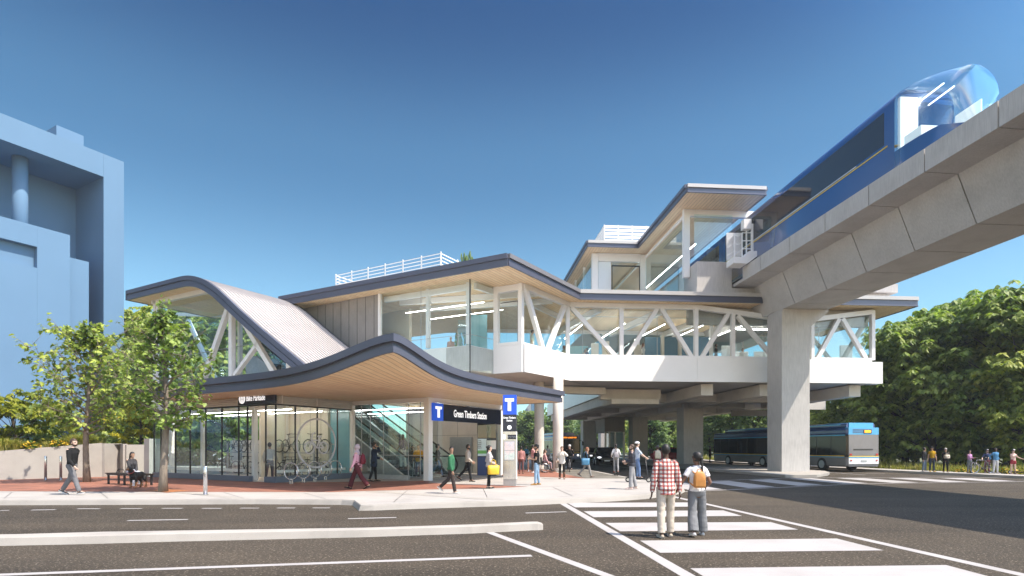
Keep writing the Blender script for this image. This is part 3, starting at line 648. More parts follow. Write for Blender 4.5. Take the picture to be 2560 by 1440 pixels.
while k<A1-.05:
    r1=row(k-.018,.02); r2=row(k-.018,-.05); r3=row(k+.018,-.05); r4=row(k+.018,.02); mb.grid([r1,r2,r3,r4]); k+=.262
obj('standing_seam',mb,SEAM,SE)
mb=MB(); mb.grid([row(A0+.06,-.06),row(A0-.10,-.06),row(A0-.10,.19),row(A0+.01,.19)]); obj('fascia_lip',mb,M['fascia'],SE,False)
mb=MB(); mb.grid([row(A0-.012,.19),row(A0-.012,.27),row(A0-.04,.28),row(A0-.04,.56),row(A0+.06,.56)]); obj('fascia',mb,M['fascia'],SE,False)
mb=MB(); mb.grid([row(A1-.02,-.03),row(A1+.06,-.03),row(A1+.06,.5),row(A1-.02,.5)]); 
b0=pz[0]; mb.hexa([L(A0-.06,b0,ph[0]-.56),L(A1,b0,ph[0]-.56),L(A1,b0+.1,ph[0]-.56),L(A0-.06,b0+.1,ph[0]-.56),L(A0-.06,b0,ph[0]+.03),L(A1,b0,ph[0]+.03),L(A1,b0+.1,ph[0]+.03),L(A0-.06,b0+.1,ph[0]+.03)])
obj('fascia',mb,M['fascia'],SE)
mb=MB(); mb.grid([row(A0+.0,.53),row(A1,.53)]); obj('soffit',mb,M['wood_a'],SE,True)
pt=L(4.5,0)
def tr(mb,u0,v0,u1,v1,w,pl=pt,dr=B,wn=.26):
    p=hit(u0,v0,pl,dr); q=hit(u1,v1,pl,dr); nn=Vector((dr[1],-dr[0],0)); mb.beam(p,q,w,wn,nn)
mb=MB()
for a in ((390,752,390,960,.26),(396,770,452,945,.24),(571,772,508,955,.30),(580,775,580,955,.30),(604,795,695,945,.28),(647,858,588,938,.20),(724,900,724,960,.26),(383,756,520,727,.3),(520,727,560,748,.28),(555,745,760,920,.28)): tr(mb,*a)
obj('truss',mb,M['white_steel'],SE)
mb=MB(); pb_=L(9.3,0)
for a in ((425,790,425,960,.26),(470,800,540,950,.24),(600,800,600,950,.24),(605,800,690,940,.24),(415,785,600,790,.25),(600,790,730,860,.25)): tr(mb,*a,pb_)
obj('truss',mb,M['white_steel'],SE)
# glass: under the profile, from the canopy up
def underglass(a,b0,b1,z0,m,name):
    bs=[b0+(b1-b0)*k/24 for k in range(25)]
    def top(b):
        pts=sorted([pofs(i,.62) for i in range(len(pz))]); 
        for i in range(len(pts)-1):
            if pts[i][0]<=b<=pts[i+1][0]: t=(b-pts[i][0])/(pts[i+1][0]-pts[i][0]+1e-9); return pts[i][1]+(pts[i+1][1]-pts[i][1])*t
        return pts[0][1] if b<pts[0][0] else pts[-1][1]
    mb=MB(); mb.grid([[L(a,b,z0) for b in bs],[L(a,b,max(z0+.01,top(b))) for b in bs]]); return obj(name,mb,m,SE)
bpost=(hit(388,800,pt,B)-pt).dot(B)
bd=(hit(586,800,pt,B)-pt).dot(B)
underglass(4.75,3.4,bd,4.4,M['glass'],'glass_pane'); underglass(4.75,bd+.02,bpost,4.4,M['glass'],'glass_pane')
underglass(9.5,3.4,bpost,4.4,M['glass_teal'],'glass_pane')
mb=MB(); mb.tube([hit(440,893,L(4.7,0),B),hit(700,848,L(4.7,0),B)],.02,6); mb.tube([hit(590,780,L(4.7,0),B),hit(590,950,L(4.7,0),B)],.02,6); obj('glazing_bar',mb,M['galv'],SE)
mb=MB(); mb.wall(L(4.75,bpost),L(9.4,bpost),4.4,ph[0]-.6,.03); obj('end_glass',mb,M['glass_teal'],SE)
# ================================================================ concourse
ZS,ZT_,ZBB,ZBT=11.33,11.92,6.11,7.73
W0=ZP(776,768,ZS); G0=ZP(948,735,ZS); G1=ZP(1175,698,ZS); G2=ZP(1236,719,ZS); G3=ZP(1307,708.5,ZS); G4=ZP(1422,756,ZS)
G5=G4+E1*21.15
def xy(p,z): return Vector((p[0],p[1],z))
CC=thing('station_concourse','elevated white station concourse with timber soffit, slanting roof edges and trussed windows','building',xy(G4,ZBB))
# roof outline
Q=ZP(1270,635,ZT_); K=ZP(1448,725,ZT_); L0=ZP(700,743,ZT_)
oK,dK=K.dot(E1),K.dot(E2)
OW,OWR,OR=19.62,23.35,30.6; DB=47.2
back_l=L0+A*13
def roofpart(name_t,pts,wood,edge,capend=None):
    mb=MB(); mb.prism(pts,ZS+.02,ZT_-.02); obj('roof',mb,M['roof_metal'],CC)
    mb=MB(); mb.face([xy(p,ZS) for p in pts]); obj('soffit',mb,wood,CC)
ptsL=[L0,Q,K,O(oK,DB),O(oK-9,DB+1),back_l]
roofpart('l',ptsL,M['wood_a'],None)
ptsM=[K+E1*.002,O(OW,dK),O(OW,DB),O(oK+.002,DB)]
roofpart('m',ptsM,M['wood_e'],None)
ptsR=[O(OWR,dK),O(OR,dK),O(OR,DB),O(OWR,DB)]
roofpart('r',ptsR,M['wood_e'],None)
def fascia(p,q,parent,zt,zs,lipm,facm,drop=.21,out=.13):
    d=(q-p); d.z=0; d.normalize(); n=Vector((d.y,-d.x,0))
    mb=MB(); mb.wall(p-d*.0,q+d*.0,zt-drop,zt+.02,.16,out-.06); obj('fascia_lip',mb,lipm,parent)
    mb=MB(); mb.wall(p,q,zs-.04,zt-drop-.004,.06,.032); mb.wall(p,q,zs-.04,zs+.07,.03,.077); obj('fascia',mb,facm,parent)
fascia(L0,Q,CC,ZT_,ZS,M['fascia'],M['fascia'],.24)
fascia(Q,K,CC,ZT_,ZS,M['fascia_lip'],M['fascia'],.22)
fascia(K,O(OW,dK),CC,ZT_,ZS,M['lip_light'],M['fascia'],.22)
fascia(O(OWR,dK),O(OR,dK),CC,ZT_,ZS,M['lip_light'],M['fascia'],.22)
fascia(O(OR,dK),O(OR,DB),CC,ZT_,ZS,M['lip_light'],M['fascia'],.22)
# slab and white band
slab=[xy(p,0) for p in (W0+A*.3,G1,G2,G3,G4,G5,G5+E2*8.6)]+[O(oK-2,46.2)]+[W0+A*9]
mb=MB(); mb.prism(slab,ZBB+.05,ZBT-.2); obj('floor_slab',mb,M['concrete'],CC)
def band(p,q,n,m=M['white'],out=.12):
    d=(q-p); d.z=0; l=d.length; d.normalize()
    for i in range(n):
        mb=MB(); mb.wall(p+d*(l*i/n+.006),p+d*(l*(i+1)/n-.006),ZBB,ZBT,.16,out); obj('band_panel',mb,m,CC)
band(G3,G4,1)
ub=[(hit(u,900,G4,E1)-G4).dot(E1) for u in (1553,1740,1952)]
cuts=[0]+ub+[21.15]
for a,b in zip(cuts[:-1],cuts[1:]):
    mb=MB(); mb.wall(G4+E1*(a+.006),G4+E1*(b-.006),ZBB,ZBT,.16,.12); obj('band_panel',mb,M['white'],CC)
mb=MB(); mb.wall(G4+E1*21.16,G4+E1*22.0,ZBB,ZBT-.12,.9,-.35); obj('band_panel',mb,M['white'],CC)
mb=MB(); mb.wall(G5+E1*.02,G5+E1*.02+E2*8.6,ZBB,ZBT,.16,.05); obj('band_panel',mb,M['white'],CC)
mb=MB(); mb.wall(G2,G3,ZBB,ZBT,.16,.06); obj('band_panel',mb,M['white'],CC)
mb=MB(); mb.wall(G1+A*.05,G2,ZBB,ZBT-.15,.1,-.12); mb.wall(G0,G1-A*.0,ZBB,ZBT-.15,.1,-.14); obj('spandrel',mb,M['white'],CC)
# underside lining of the projecting corner
mb=MB(); mb.face([xy(p,ZBB-.004) for p in (G1,G2,G3,G4,O(oK+1.0,40),O(oK-4,40))]); obj('under_soffit',mb,M['concrete_warm'],CC)
# grey panel wall
mb=MB(); mb.wall(W0-(G0-W0)*.15,G0,4.6,ZS,.2,-.1); obj('panel_wall',mb,M['concrete_dark'],CC)
mb=MB(); dW=(G0-W0); 
for i in range(1,9): p=W0+dW*(i/8.6); mb.wall(p,p+dW.normalized()*.022,4.7,ZS-.02,.012,.006)
obj('wall_joint',mb,M['black'],CC)
mb=MB(); mb.box(xy(G0,(ZS+4.6)/2)+dW.normalized()*.07,(.14,.22,ZS-4.6),dW); obj('post',mb,M['white'],CC)
# glass box
dG=(G1-G0); dG.z=0; lG=dG.length; dG.normalize(); gA=(hit(1053,800,G0,dG)-xy(G0,0)); gA.z=0; gA=gA.length
for a,b in ((.16,gA-.01),(gA+.01,lG)):
    mb=MB(); mb.wall(G0+dG*a,G0+dG*b,ZBB-.2,ZS,.024,.02); obj('glass_pane',mb,M['glass'],CC)
mb=MB(); mb.wall(G1+A*.02,G2,ZBB-.2,ZS,.024,.02); obj('glass_pane',mb,M['glass'],CC)
mb=MB(); mb.box(xy(G1,(ZS+ZBB)/2-.1),(.05,.05,ZS-ZBB+.2),A); obj('corner_bead',mb,M['black'],CC)
mb=MB(); mb.wall(G0+dG*gA,G0+dG*(gA+.016),ZBB,ZS,.03,.03); 
mb.wall(G0,G1,8.16,8.18,.03,.03); mb.wall(G1,G2,8.16,8.18,.03,.03); obj('glazing_bar',mb,M['galv'],CC)
iw=-.55
mb=MB(); nG=Vector((dG.y,-dG.x,0))
for s_ in (gA+.12,lG-.45): mb.box(xy(G0,(ZS+ZBT)/2)+dG*s_+nG*iw,(.22,.22,ZS-ZBT),dG)
mb.beam(xy(G0,ZS-.25)+nG*iw,xy(G1,ZS-.25)+nG*iw-dG*.3,.2,.34); mb.beam(xy(G1,ZS-.25)+nG*iw,xy(G2,ZS-.25)+nG*iw,.2,.34)
obj('inner_frame',mb,M['white_steel'],CC)
# white framed window G2-G3
d23=(G3-G2); d23.z=0; l23=d23.length; d23.normalize()
mb=MB(); mb.box(xy(G2,(ZS+ZBT)/2)+d23*.16,(.30,.3,ZS-ZBT),d23); mb.box(xy(G3,(ZS+ZBT)/2)-d23*.12,(.26,.3,ZS-ZBT),d23); mb.beam(xy(G2,ZS-.2)+d23*.31,xy(G3,ZS-.2)-d23*.25,.29,.36); mb.beam(xy(G2,ZBT+.1)+d23*.31,xy(G3,ZBT+.1)-d23*.25,.29,.18)
obj('window_frame',mb,M['white'],CC)
mb=MB(); mb.wall(G2+d23*.3,G3-d23*.24,ZBT+.2,ZS-.4,.02,-.1); obj('glass_pane',mb,M['glass'],CC)
mb=MB(); mb.wall(G3-d23*.36,G3-d23*.31,ZBT+.2,ZS-1.0,.06,-.04); mb.wall(G2+d23*.4,G3-d23*.31,ZS-1.0,ZS-.96,.05,-.04); obj('blind_frame',mb,M['black'],CC)
# trusses
def member(mb,u0,v0,u1,v1,w,p,dr,wn=.30): 
    a=hit(u0,v0,p,dr); b=hit(u1,v1,p,dr); nn=Vector((dr[1],-dr[0],0)); mb.beam(a,b,w,wn,nn)
d34=(G4-G3); d34.z=0; d34.normalize()
mb=MB()
for a in ((1313,722,1356,872,.28),(1411,764,1369,876,.28)): member(mb,*a,G3,d34,.26)
mb.beam(xy(G3,ZS-.17)+d34*.02,xy(G4,ZS-.17),.28,.32); mb.beam(xy(G3,ZBT+.06),xy(G4,ZBT+.06),.26,.12)
obj('truss',mb,M['white_steel'],CC)
mb=MB(); mb.wall(G3+d34*.1,G4-d34*.1,ZBT+.1,ZS-.3,.02,-.22); obj('glass_pane',mb,M['glass'],CC)
mb=MB()
for a in ((1428,769,1540,892,.27),(1642,772,1567,893,.27),(1653,772,1729,894,.27),(1820,785,1754,894,.27),(1843,789,1934,896,.27)): member(mb,*a,G4,E1,.26)
for u in (1419,1553,1739.5,1831.5,1946.5): 
    p=hit(u,800,G4,E1); top=ZS-.02 if u<1800 else (11.05 if u<1900 else 10.6); mb.box(xy(p,(ZBT+top)/2),(.25,.30,top-ZBT),E1)
pA=xy(G4,ZS-.17); pB=xy(hit(1745,760,G4,E1),ZS-.17); pC=xy(hit(1952,800,G4,E1),10.48)
mb.beam(pA,pB,.28,.32); mb.beam(pB,pC,.279,.32); mb.beam(xy(G4,ZBT+.07),xy(hit(1952,800,G4,E1),ZBT+.07),.27,.14)
obj('truss',mb,M['white_steel'],CC)
mb=MB()
for a in ((2097,797,2043,896,.27),(2105,797,2164,897,.27)): member(mb,*a,G4,E1,.26)
pD=hit(2029.5,800,G4,E1); pE=hit(2180.5,800,G4,E1)
mb.box(xy(pD,(ZBT+10.5)/2),(.22,.3,10.5-ZBT),E1); mb.box(xy(pE,(ZBT+11.2)/2),(.24,.3,11.2-ZBT),E1)
mb.beam(xy(pD,10.48),xy(pE,11.08),.28,.32); mb.beam(xy(pD,ZBT+.07),xy(pE,ZBT+.07),.27,.14)
# return end on the right
mb.beam(xy(pE,11.08),xy(pE+E2*7.5,11.08),.279,.3); mb.beam(xy(pE,10.9)+E2*.3,xy(pE+E2*3.6,ZBT+.1),.24,.24,E1); mb.beam(xy(pE+E2*7.2,10.9),xy(pE+E2*3.9,ZBT+.1),.24,.24,E1)
mb.box(xy(pE+E2*7.5,(ZBT+11.2)/2),(.24,.24,11.2-ZBT),E1)
obj('truss',mb,M['white_steel'],CC)
def pane(us,off=-.24,zt=ZS-.3,m=M['glass'],tops=None):
    for i,(u0,u1) in enumerate(us):
        p=hit(u0,800,G4,E1); q=hit(u1,800,G4,E1); n_=Vector((E1.y,-E1.x,0)); t0,t1=(zt,zt) if tops is None else tops[i]
        mb=MB(); a=xy(p,0)+n_*off; b=xy(q,0)+n_*off; c=n_*.01
        mb.hexa([a+UP*(ZBT+.1),b+UP*(ZBT+.1),b+c+UP*(ZBT+.1),a+c+UP*(ZBT+.1),a+UP*t0,b+UP*t1,b+c+UP*t1,a+c+UP*t0]); obj('glass_pane',mb,m,CC)
pane([(1421,1552),(1554,1738),(1741,1830),(1833,1945),(2031,2179)],tops=[(11,11),(11,11),(11,10.75),(10.75,10.35),(10.4,10.95)])
mb=MB()
for u in (1456.5,1643,1910,2047):
    p=hit(u,800,G4+E2*.26,E1); mb.box(xy(p,9.1),(.03,.04,2.7),E1)
for u0,u1,z_ in ((1424,1945,10.48),):
    p=hit(u0,800,G4+E2*.26,E1); q=hit(u1,800,G4+E2*.26,E1); mb.beam(xy(p,z_),xy(q,z_),.03,.03)
obj('glazing_bar',mb,M['galv'],CC)
mb=MB(); mb.wall(pE+E2*.2,pE+E2*7.4,ZBT+.1,10.9,.02,-.2); obj('glass_pane',mb,M['glass'],CC)
# inside: ceiling beams, back glazing, screens, columns, light strips (most of them added as fill)
mb=MB()
for k in (1.7,3.8): mb.beam(xy(G0,ZS-.2)+A*k+dG*.2,xy(G2,ZS-.2)+A*k+dG*2.0,.2,.34)
for o_ in (oK+1.7,oK+6.2,oK+10.6): mb.beam(O(o_,dK+1.5,ZS-.24),O(o_-1.6,DB-.6,ZS-.24),.3,.44)
mb.beam(xy(G3,ZS-.2)+E2*2.5,xy(G4,ZS-.2)+E2*3.5,.2,.34)
obj('ceiling_beam',mb,M['white_steel'],CC)
mb=MB()
bk=[O(oK-8,DB-.9),O(OR-1.5,DB-.9)]
mb.wall(bk[0],bk[1],ZBB+.5,ZBT+.4,.1); obj('rear_sill',mb,M['white'],CC)
mb=MB(); mb.wall(bk[0],bk[1],ZBT+.4,ZS-.2,.02); obj('rear_glass',mb,M['glass_teal'],CC)
mb=MB(); L_=(bk[1]-bk[0]).length
for i in range(11): p=bk[0]+E1*L_*i/10; mb.box(xy(p,(ZBT+ZS)/2),(.18,.18,ZS-ZBT-.02),E1)
mb.beam(xy(bk[0],ZS-.15),xy(bk[1],ZS-.15),.22,.28)
obj('rear_frame',mb,M['white_steel'],CC)
def scr(u0,u1,Y,z0,z1,m,name,th=.12):
    mb=MB(); mb.wall(Vector(((u0-CX)/F*Y,Y,0)),Vector(((u1-CX)/F*Y,Y,0)),z0,z1,th); return obj(name,mb,m,CC)
BLP=pm('blue_glass_panel',(0.10,0.21,0.32),0.15,0,0.1,0.5,spec=0.7)
for u0,u1 in ((1612,1652),(1659.5,1697),(1700.5,1740),(1743,1772)): scr(u0,u1,43.2,7.2,10.05,BLP,'blue_screen')
for u in (1655.7,1698.7): scr(u-3.0,u+3.0,43.0,7.2,10.1,M['concrete_warm'],'partition_post',.5)
scr(1178,1218,37.0,7.3,10.3,M['teal_panel'],'glass_screen'); scr(1145,1180,38.0,7.3,10.2,M['glass_teal'],'glass_screen')
scr(1424,1470,45.0,7.3,9.7,M['teal_panel'],'glass_screen'); scr(1478,1496,44.2,7.3,9.75,M['white'],'column',.3); scr(1507,1523,44.6,7.3,10.0,M['cream'],'partition')
scr(1775,1782,42,7.3,11.3,M['white_steel'],'column',.22); scr(1804,1828,42.6,7.3,9.3,M['spandrel'],'partition'); scr(1585,1612,44.5,7.3,9.7,M['concrete_warm'],'partition')
scr(1835,1870,43.5,7.3,9.0,M['spandrel'],'partition'); scr(1885,1925,43.5,7.3,9.0,M['spandrel'],'partition'); scr(2100,2130,43,7.3,9.4,M['spandrel'],'partition')
mb=MB(); p=P(1842,823,41.5); q=P(1925,824,41.5); mb.beam(p,q,.09,.06); 
for k in range(5): mb.beam(O(oK+1.0+k*2.9,39.6,ZS-.85),O(oK+.6+k*2.9,45.6,ZS-.85),.035,.03)  # extra pendant strips, added to light the timber ceiling
for k in range(2): mb.beam(xy(G0,ZS-.9)+A*(1.8+2.2*k)+dG*.6,xy(G1,ZS-.9)+A*(1.8+2.2*k)-dG*.2,.035,.03)  # two more added as fill inside the glass box
obj('light_strip',mb,M['led'],CC)
mb=MB(); mb.wall(W0+A*3.4,G0+A*3.0,7.2,ZS-.3,.2); obj('inner_wall',mb,M['cream'],CC)
mb=MB(); mb.face([xy(p,ZBT-.19) for p in slab]); obj('floor_bounce_finish',mb,M['white'],CC)  # floor surface made white to bounce light up to the ceiling
# concrete cross beam under the guideway
mb=MB(); mb.beam(O(15.2,dK+1.75,10.75),O(28.2,dK+1.75,10.75),.5,1.1); obj('cross_beam',mb,M['concrete'],CC)
# underside beams
mb=MB()
UB=ZBB-.42
for o0 in (12.0,16.6,20.82,27.4): mb.beam(O(o0,38.3 if o0>13 else 44,UB),O(o0,78,UB),.85,.8)
obj('girder',mb,M['concrete_warm'],CC)
mb=MB()
for d0 in (45.5,51.9,60,68.1,76): mb.beam(O(11.9,d0,UB+.04),O(29.0,d0,UB+.04),.7,.66)
mb.beam(O(10.0,42.4,UB-.02),O(14.6,42.4,UB-.02),.8,.78); mb.beam(O(4.5,40.0,UB+.1),O(9.98,41.0,UB+.1),.6,.5)
obj('cross_girder',mb,M['concrete_warm'],CC)
mb=MB(); mb.hexa([O(o,d,z) for z in (4.90,5.27) for o,d in ((10.6,41.2),(14.2,41.2),(14.2,44),(10.6,44))]); obj('service_tray',mb,M['concrete_warm'],CC)
mb=MB(); mb.prism([O(11.5,46.5),O(29.2,46.5),O(29.2,80),O(11.5,80)],ZBB+.06,7.3); obj('rear_slab',mb,M['concrete'],CC)
mb=MB(); mb.wall(O(11.4,80),O(11.4,46.4),ZBB,7.73,.14,0); obj('band_panel',mb,M['white'],CC)
mb=MB(); mb.wall(O(11.4,80),O(11.4,46.4),7.75,11,.02,0); obj('glass_pane',mb,M['glass_teal'],CC)
# lower rear volume on the right
mb=MB(); mb.wall(O(25.5,50.5),O(33.2,50.5),5.2,6.9,.2); obj('rear_volume',mb,M['white'],CC)
mb=MB(); mb.wall(O(24.5,51.2),O(31.2,51.2),4.6,5.15,.2); obj('rear_volume_base',mb,M['concrete_dark'],CC)
# ================================================================ piers
def pier(o,d,zt,label,cap=False):
    t=thing('concrete_pier',label,'pier',O(o,d,.15),0,'rectangular concrete piers under the station')
    mb=MB(); mb.box(O(o,d,(zt+.15)/2),(1.85,1.75,zt-.15),E1); obj('shaft',mb,M['concrete'],t)
    if cap:
        mb=MB(); pr=[(o-.925,zt),(o+.925,zt),(o+2.17,zt+1.02),(o+2.17,zt+1.16),(o-.85,zt+1.16),(o-.925,zt+.9)]
        mb.extrude([O(a,d-.875,z) for a,z in pr],E2*1.75); obj('capital',mb,M['concrete'],t)
    return t
pier(20.82,35.5,9.33,'nearest tall concrete pier with flared head carrying the guideway',True)
pier(20.82,51.9,5.72,'second concrete pier under the station, behind the couple')
pier(20.82,68.1,5.4,'third concrete pier under the station, left of the second')
pier(20.82,84.5,5.4,'farthest thin concrete pier under the station near the rear car')
pier(16.8,78,5.4,'pale concrete pier behind the approaching bus')
def rcol(u,Y,zt,label,r=.33):
    p=P(u,1177,Y); t=MB(); n=20
    pts=[Vector((p.x,p.y,z)) for z in (.15,.3,3,zt)]; t.tube(pts,r,24)
    o=obj('round_column',t,M['concrete_warm'],None,True,base=Vector((p.x,p.y,.15))); tag(o,label,'column','round concrete columns')
rcol(1395,36.0,ZBB+.04,'right one of the two round concrete columns by the canopy end'); rcol(1348,38.6,ZBB+.04,'left one of the two round concrete columns by the canopy end')
# ================================================================ platform hall
PH=thing('platform_hall','upper platform hall with stepped timber-lined roof and tall glass walls','building',O(14.5,38,11.95))
ZU,ZUS=18.6,18.12
rp_=[O(14.1,35.6),O(19.35,35.6),O(19.35,66),O(9.85,66),O(9.85,45.9),O(14.1,45.9)]
mb=MB(); mb.prism(rp_,ZUS+.02,ZU-.02); obj('roof',mb,M['roof_metal'],PH)
mb=MB(); mb.face([xy(p,ZUS) for p in rp_]); obj('soffit',mb,M['wood_p'],PH)
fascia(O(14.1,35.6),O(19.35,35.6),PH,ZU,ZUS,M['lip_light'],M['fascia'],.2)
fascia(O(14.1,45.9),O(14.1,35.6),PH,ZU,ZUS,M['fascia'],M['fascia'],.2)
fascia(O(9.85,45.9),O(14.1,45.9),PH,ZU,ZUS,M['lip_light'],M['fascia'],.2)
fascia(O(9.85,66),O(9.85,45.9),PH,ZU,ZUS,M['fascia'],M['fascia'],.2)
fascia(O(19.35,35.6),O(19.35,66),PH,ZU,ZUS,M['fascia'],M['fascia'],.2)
mb=MB(); mb.prism([O(15.35,37.0),O(17.75,37.0),O(17.75,66),O(15.35,66)],11.95,14.15); obj('platform_wall',mb,M['concrete'],PH)
mb=MB(); mb.prism([O(15.3,36.95),O(26.2,36.95),O(26.2,37.6),O(15.3,37.6)],11.95,12.40); obj('ledge',mb,M['concrete'],PH)
mb=MB(); mb.prism([O(25.3,37.0),O(29.6,37.0),O(29.6,60),O(25.3,60)],12.35,12.95); mb.prism([O(25.3,37.3),O(29.0,37.3),O(29.0,60),O(25.3,60)],11.95,12.34); obj('far_ledge',mb,M['concrete'],PH)
mb=MB(); mb.box(O(15.1,38.3,15.8),(.42,.34,4.75),E1); obj('column',mb,M['white_steel'],PH)
mb=MB(); mb.beam(O(15.3,38.3,17.9),O(23,38.3,17.9),.3,.46); obj('header_beam',mb,M['white_steel'],PH)
for o0,o1 in ((15.5,16.55),(16.57,17.85),(17.87,18.2)):
    mb=MB(); mb.wall(O(o0,37.85),O(o1,37.85),14.15,17.65,.02); obj('glass_pane',mb,M['glass_teal'],PH)
mb=MB()
for dd0,dd1 in ((38.7,42),(42.02,45.5),(45.52,49)): 
    mb2=MB(); mb2.wall(O(15.1,dd1),O(15.1,dd0),12.6,17.6,.02); obj('glass_pane',mb2,M['glass_teal'],PH)
mb.beam(O(15.1,38.5,17.85),O(15.1,64,17.85),.14,.16); obj('edge_beam',mb,M['white_steel'],PH)
mb=MB(); mb.beam(O(15.9,38.6,15.9),O(15.9,64,15.9),.04,.05); obj('light_strip',mb,M['led'],PH)
# stair link part on the left
mb=MB(); mb.box(O(10.75,47.4,15.0),(.5,.35,6.1),E1); mb.box(O(14.9,47.4,15.0),(.5,.34,6.1),E1); obj('column',mb,M['white_steel'],PH)
mb=MB(); mb.beam(O(11.02,47.4,17.75),O(14.63,47.4,17.75),.3,.68); obj('header_beam',mb,M['white_steel'],PH)
for o0,o1,mm in ((11.05,12.15,M['spandrel']),(12.2,14.6,M['glass'])):
    mb=MB(); mb.wall(O(o0,47.4),O(o1,47.4),11.95,17.4,.03); obj('glass_pane',mb,mm,PH)
mb=MB(); mb.wall(O(12.18,47.3),O(14.62,47.3),17.0,17.1,.05); mb.wall(O(12.18,47.3),O(12.24,47.3),11.95,17.1,.05); mb.wall(O(14.56,47.3),O(14.62,47.3),11.95,17.1,.05); obj('door_frame',mb,M['black'],PH)
mb=MB(); mb.wall(O(10.5,64),O(10.5,47.7),11.95,17.6,.02); obj('glass_pane',mb,M['glass_teal'],PH)
for dd in (51,55,59,63):
    mb=MB(); mb.box(O(10.6,dd,15),(.2,.2,6.1),E1); obj('side_post',mb,M['white_steel'],PH)
mb=MB(); mb.prism([O(10.4,47),O(15.3,47),O(15.3,64),O(10.4,64)],11.95,12.0); obj('floor',mb,M['concrete'],PH)
mb=MB(); mb.wall(O(11,58),O(17.5,58),12.0,18.0,.15); obj('inner_wall',mb,M['teal_panel'],PH)
# roof screens
def screen(p,dx,lx,dy,ly,z0,z1,n,label,posts,sh=.05):
    t=thing('louvre_screen',label,'screen',xy(p,z0),0,'white louvred plant screens on the roofs')
    for (a,b) in ((p,p+dx*lx),(p,p+dy*ly),(p+dx*lx,p+dx*lx+dy*ly),(p+dy*ly,p+dy*ly+dx*lx)):
        mb=MB()
        for k in range(n): z=z0+.08+(k+.5)*(z1-z0-.08)/n; mb.beam(xy(a,z),xy(b,z),.06,sh)
        obj('slat',mb,M['white'],t)
    qs=[p+dx*lx*i/posts for i in range(posts+1)]+[p+dy*ly*i/3 for i in (1,2,3)]+[p+dy*ly+dx*lx*i/posts for i in range(1,posts+1)]
    for q in qs: mb=MB(); mb.box(xy(q,(z0+z1)/2),(.06,.06,z1-z0),dx); obj('post',mb,M['white'],t)
ps=ZP(1102,629,13.5)
screen(xy(ps,0),B,8.9,A,5.2,ZT_,13.5,7,'long open white slat screen on the concourse roof',6,.035)
screen(O(11.9,48.8),E1,5,E2,7,ZU,21.1,8,'small dense beige slat screen on the upper platform roof',4,.20)
# ================================================================ elevated guideway and train
gw=thing('guideway','elevated segmental concrete railway guideway crossing overhead','guideway',O(21.5,35,10.5))
sec=[(20.0,10.50),(22.98,10.50),(23.77,12.43),(25.16,12.46),(25.16,13.38),(24.86,13.38),(24.86,12.75),(18.12,12.75),(18.12,13.38),(17.82,13.38),(17.82,12.46),(19.21,12.43)]
joints=[35.65,33.35,30.25,27.1,24.0,20.9,17.8,14.7,11.6,8.5,5.4,2.3,-.8,-3.9,-7,-10.1,-13.2]
for d1,d0 in zip(joints[:-1],joints[1:]):
    mb=MB(); mb.extrude([O(o,d0+.03,z) for o,z in sec],E2*(d1-d0-.06)); obj('segment',mb,M['concrete'],gw)
mb=MB(); mb.extrude([O(o,35.66,z) for o,z in ((20.05,10.55),(22.93,10.55),(23.7,12.4),(25.1,12.5),(25.1,12.7),(17.9,12.7),(17.9,12.5),(19.25,12.4))],E2*38); obj('station_span',mb,M['concrete'],gw)
core=[(20.05,10.55),(22.93,10.55),(23.71,12.47),(19.27,12.47)]
mb=MB(); mb.extrude([O(o,-13,z) for o,z in core],E2*48.5); obj('joint_core',mb,M['black'],gw)
mb=MB()
for o_ in (18.85,20.3,22.6,24.05): mb.beam(O(o_,-13,12.83),O(o_,75,12.83),.08,.14)
obj('rail',mb,M['galv'],gw)
# maintenance stand beside the track
ms=thing('maintenance_stand','white railed maintenance stand with perforated screen and signal box beside the track','platform',O(17.2,36.2,12.9))
def px(u,v,Y=36.9): return P(u,v,Y)
mb=MB(); pf=[px(1816,655),px(1816,670),px(1850,671),px(1890,641),px(1896,640),px(1854,641),px(1842,655)]
mb.extrude(pf,E2*-1.0); obj('deck',mb,M['white_steel'],ms)
mb=MB(); s36=36.85/F
for i in range(15): u=1817+i*2.5; mb.beam(P(u,583,36.85),P(u,652-(max(0,u-1838)*.8),36.85),.035,.01)
for j in range(26): v=583+j*2.6; mb.beam(P(1817,v,36.86),P(1853,v,36.86) if v<640 else P(1838,v,36.86),.01,.035)
obj('perforated_screen',mb,M['white'],ms)
mb=MB()
for u,v0,v1 in ((1855,582,648),(1866,565,640),(1880.5,561,640),(1895,582,640),(1836,586,646)): mb.beam(P(u,v0,36.6),P(u,v1,36.6),.07,.07,E2)
for v in (582,602,622): mb.beam(P(1855,v,36.6),P(1895,v,36.6),.05,.05)
for k in (0,20,40): mb.beam(P(1818,599+k,36.6),P(1836,587+k,36.6),.04,.04); mb.beam(P(1836,587+k,36.6),P(1846,592+k,36.6),.04,.04); mb.beam(P(1846,592+k,36.6),P(1855,583+k,36.6),.04,.04)
obj('railing',mb,M['white'],ms)
mb=MB(); mb.box(P(1865.5,562.5,36.5),(.5,.42,.62),E1); obj('signal_box',mb,M['white'],ms)
mb=MB(); mb.beam(P(1880.5,560,36.4),P(1880.5,640,36.4),.13,.13,E2); obj('stanchion',mb,M['white_steel'],ms)
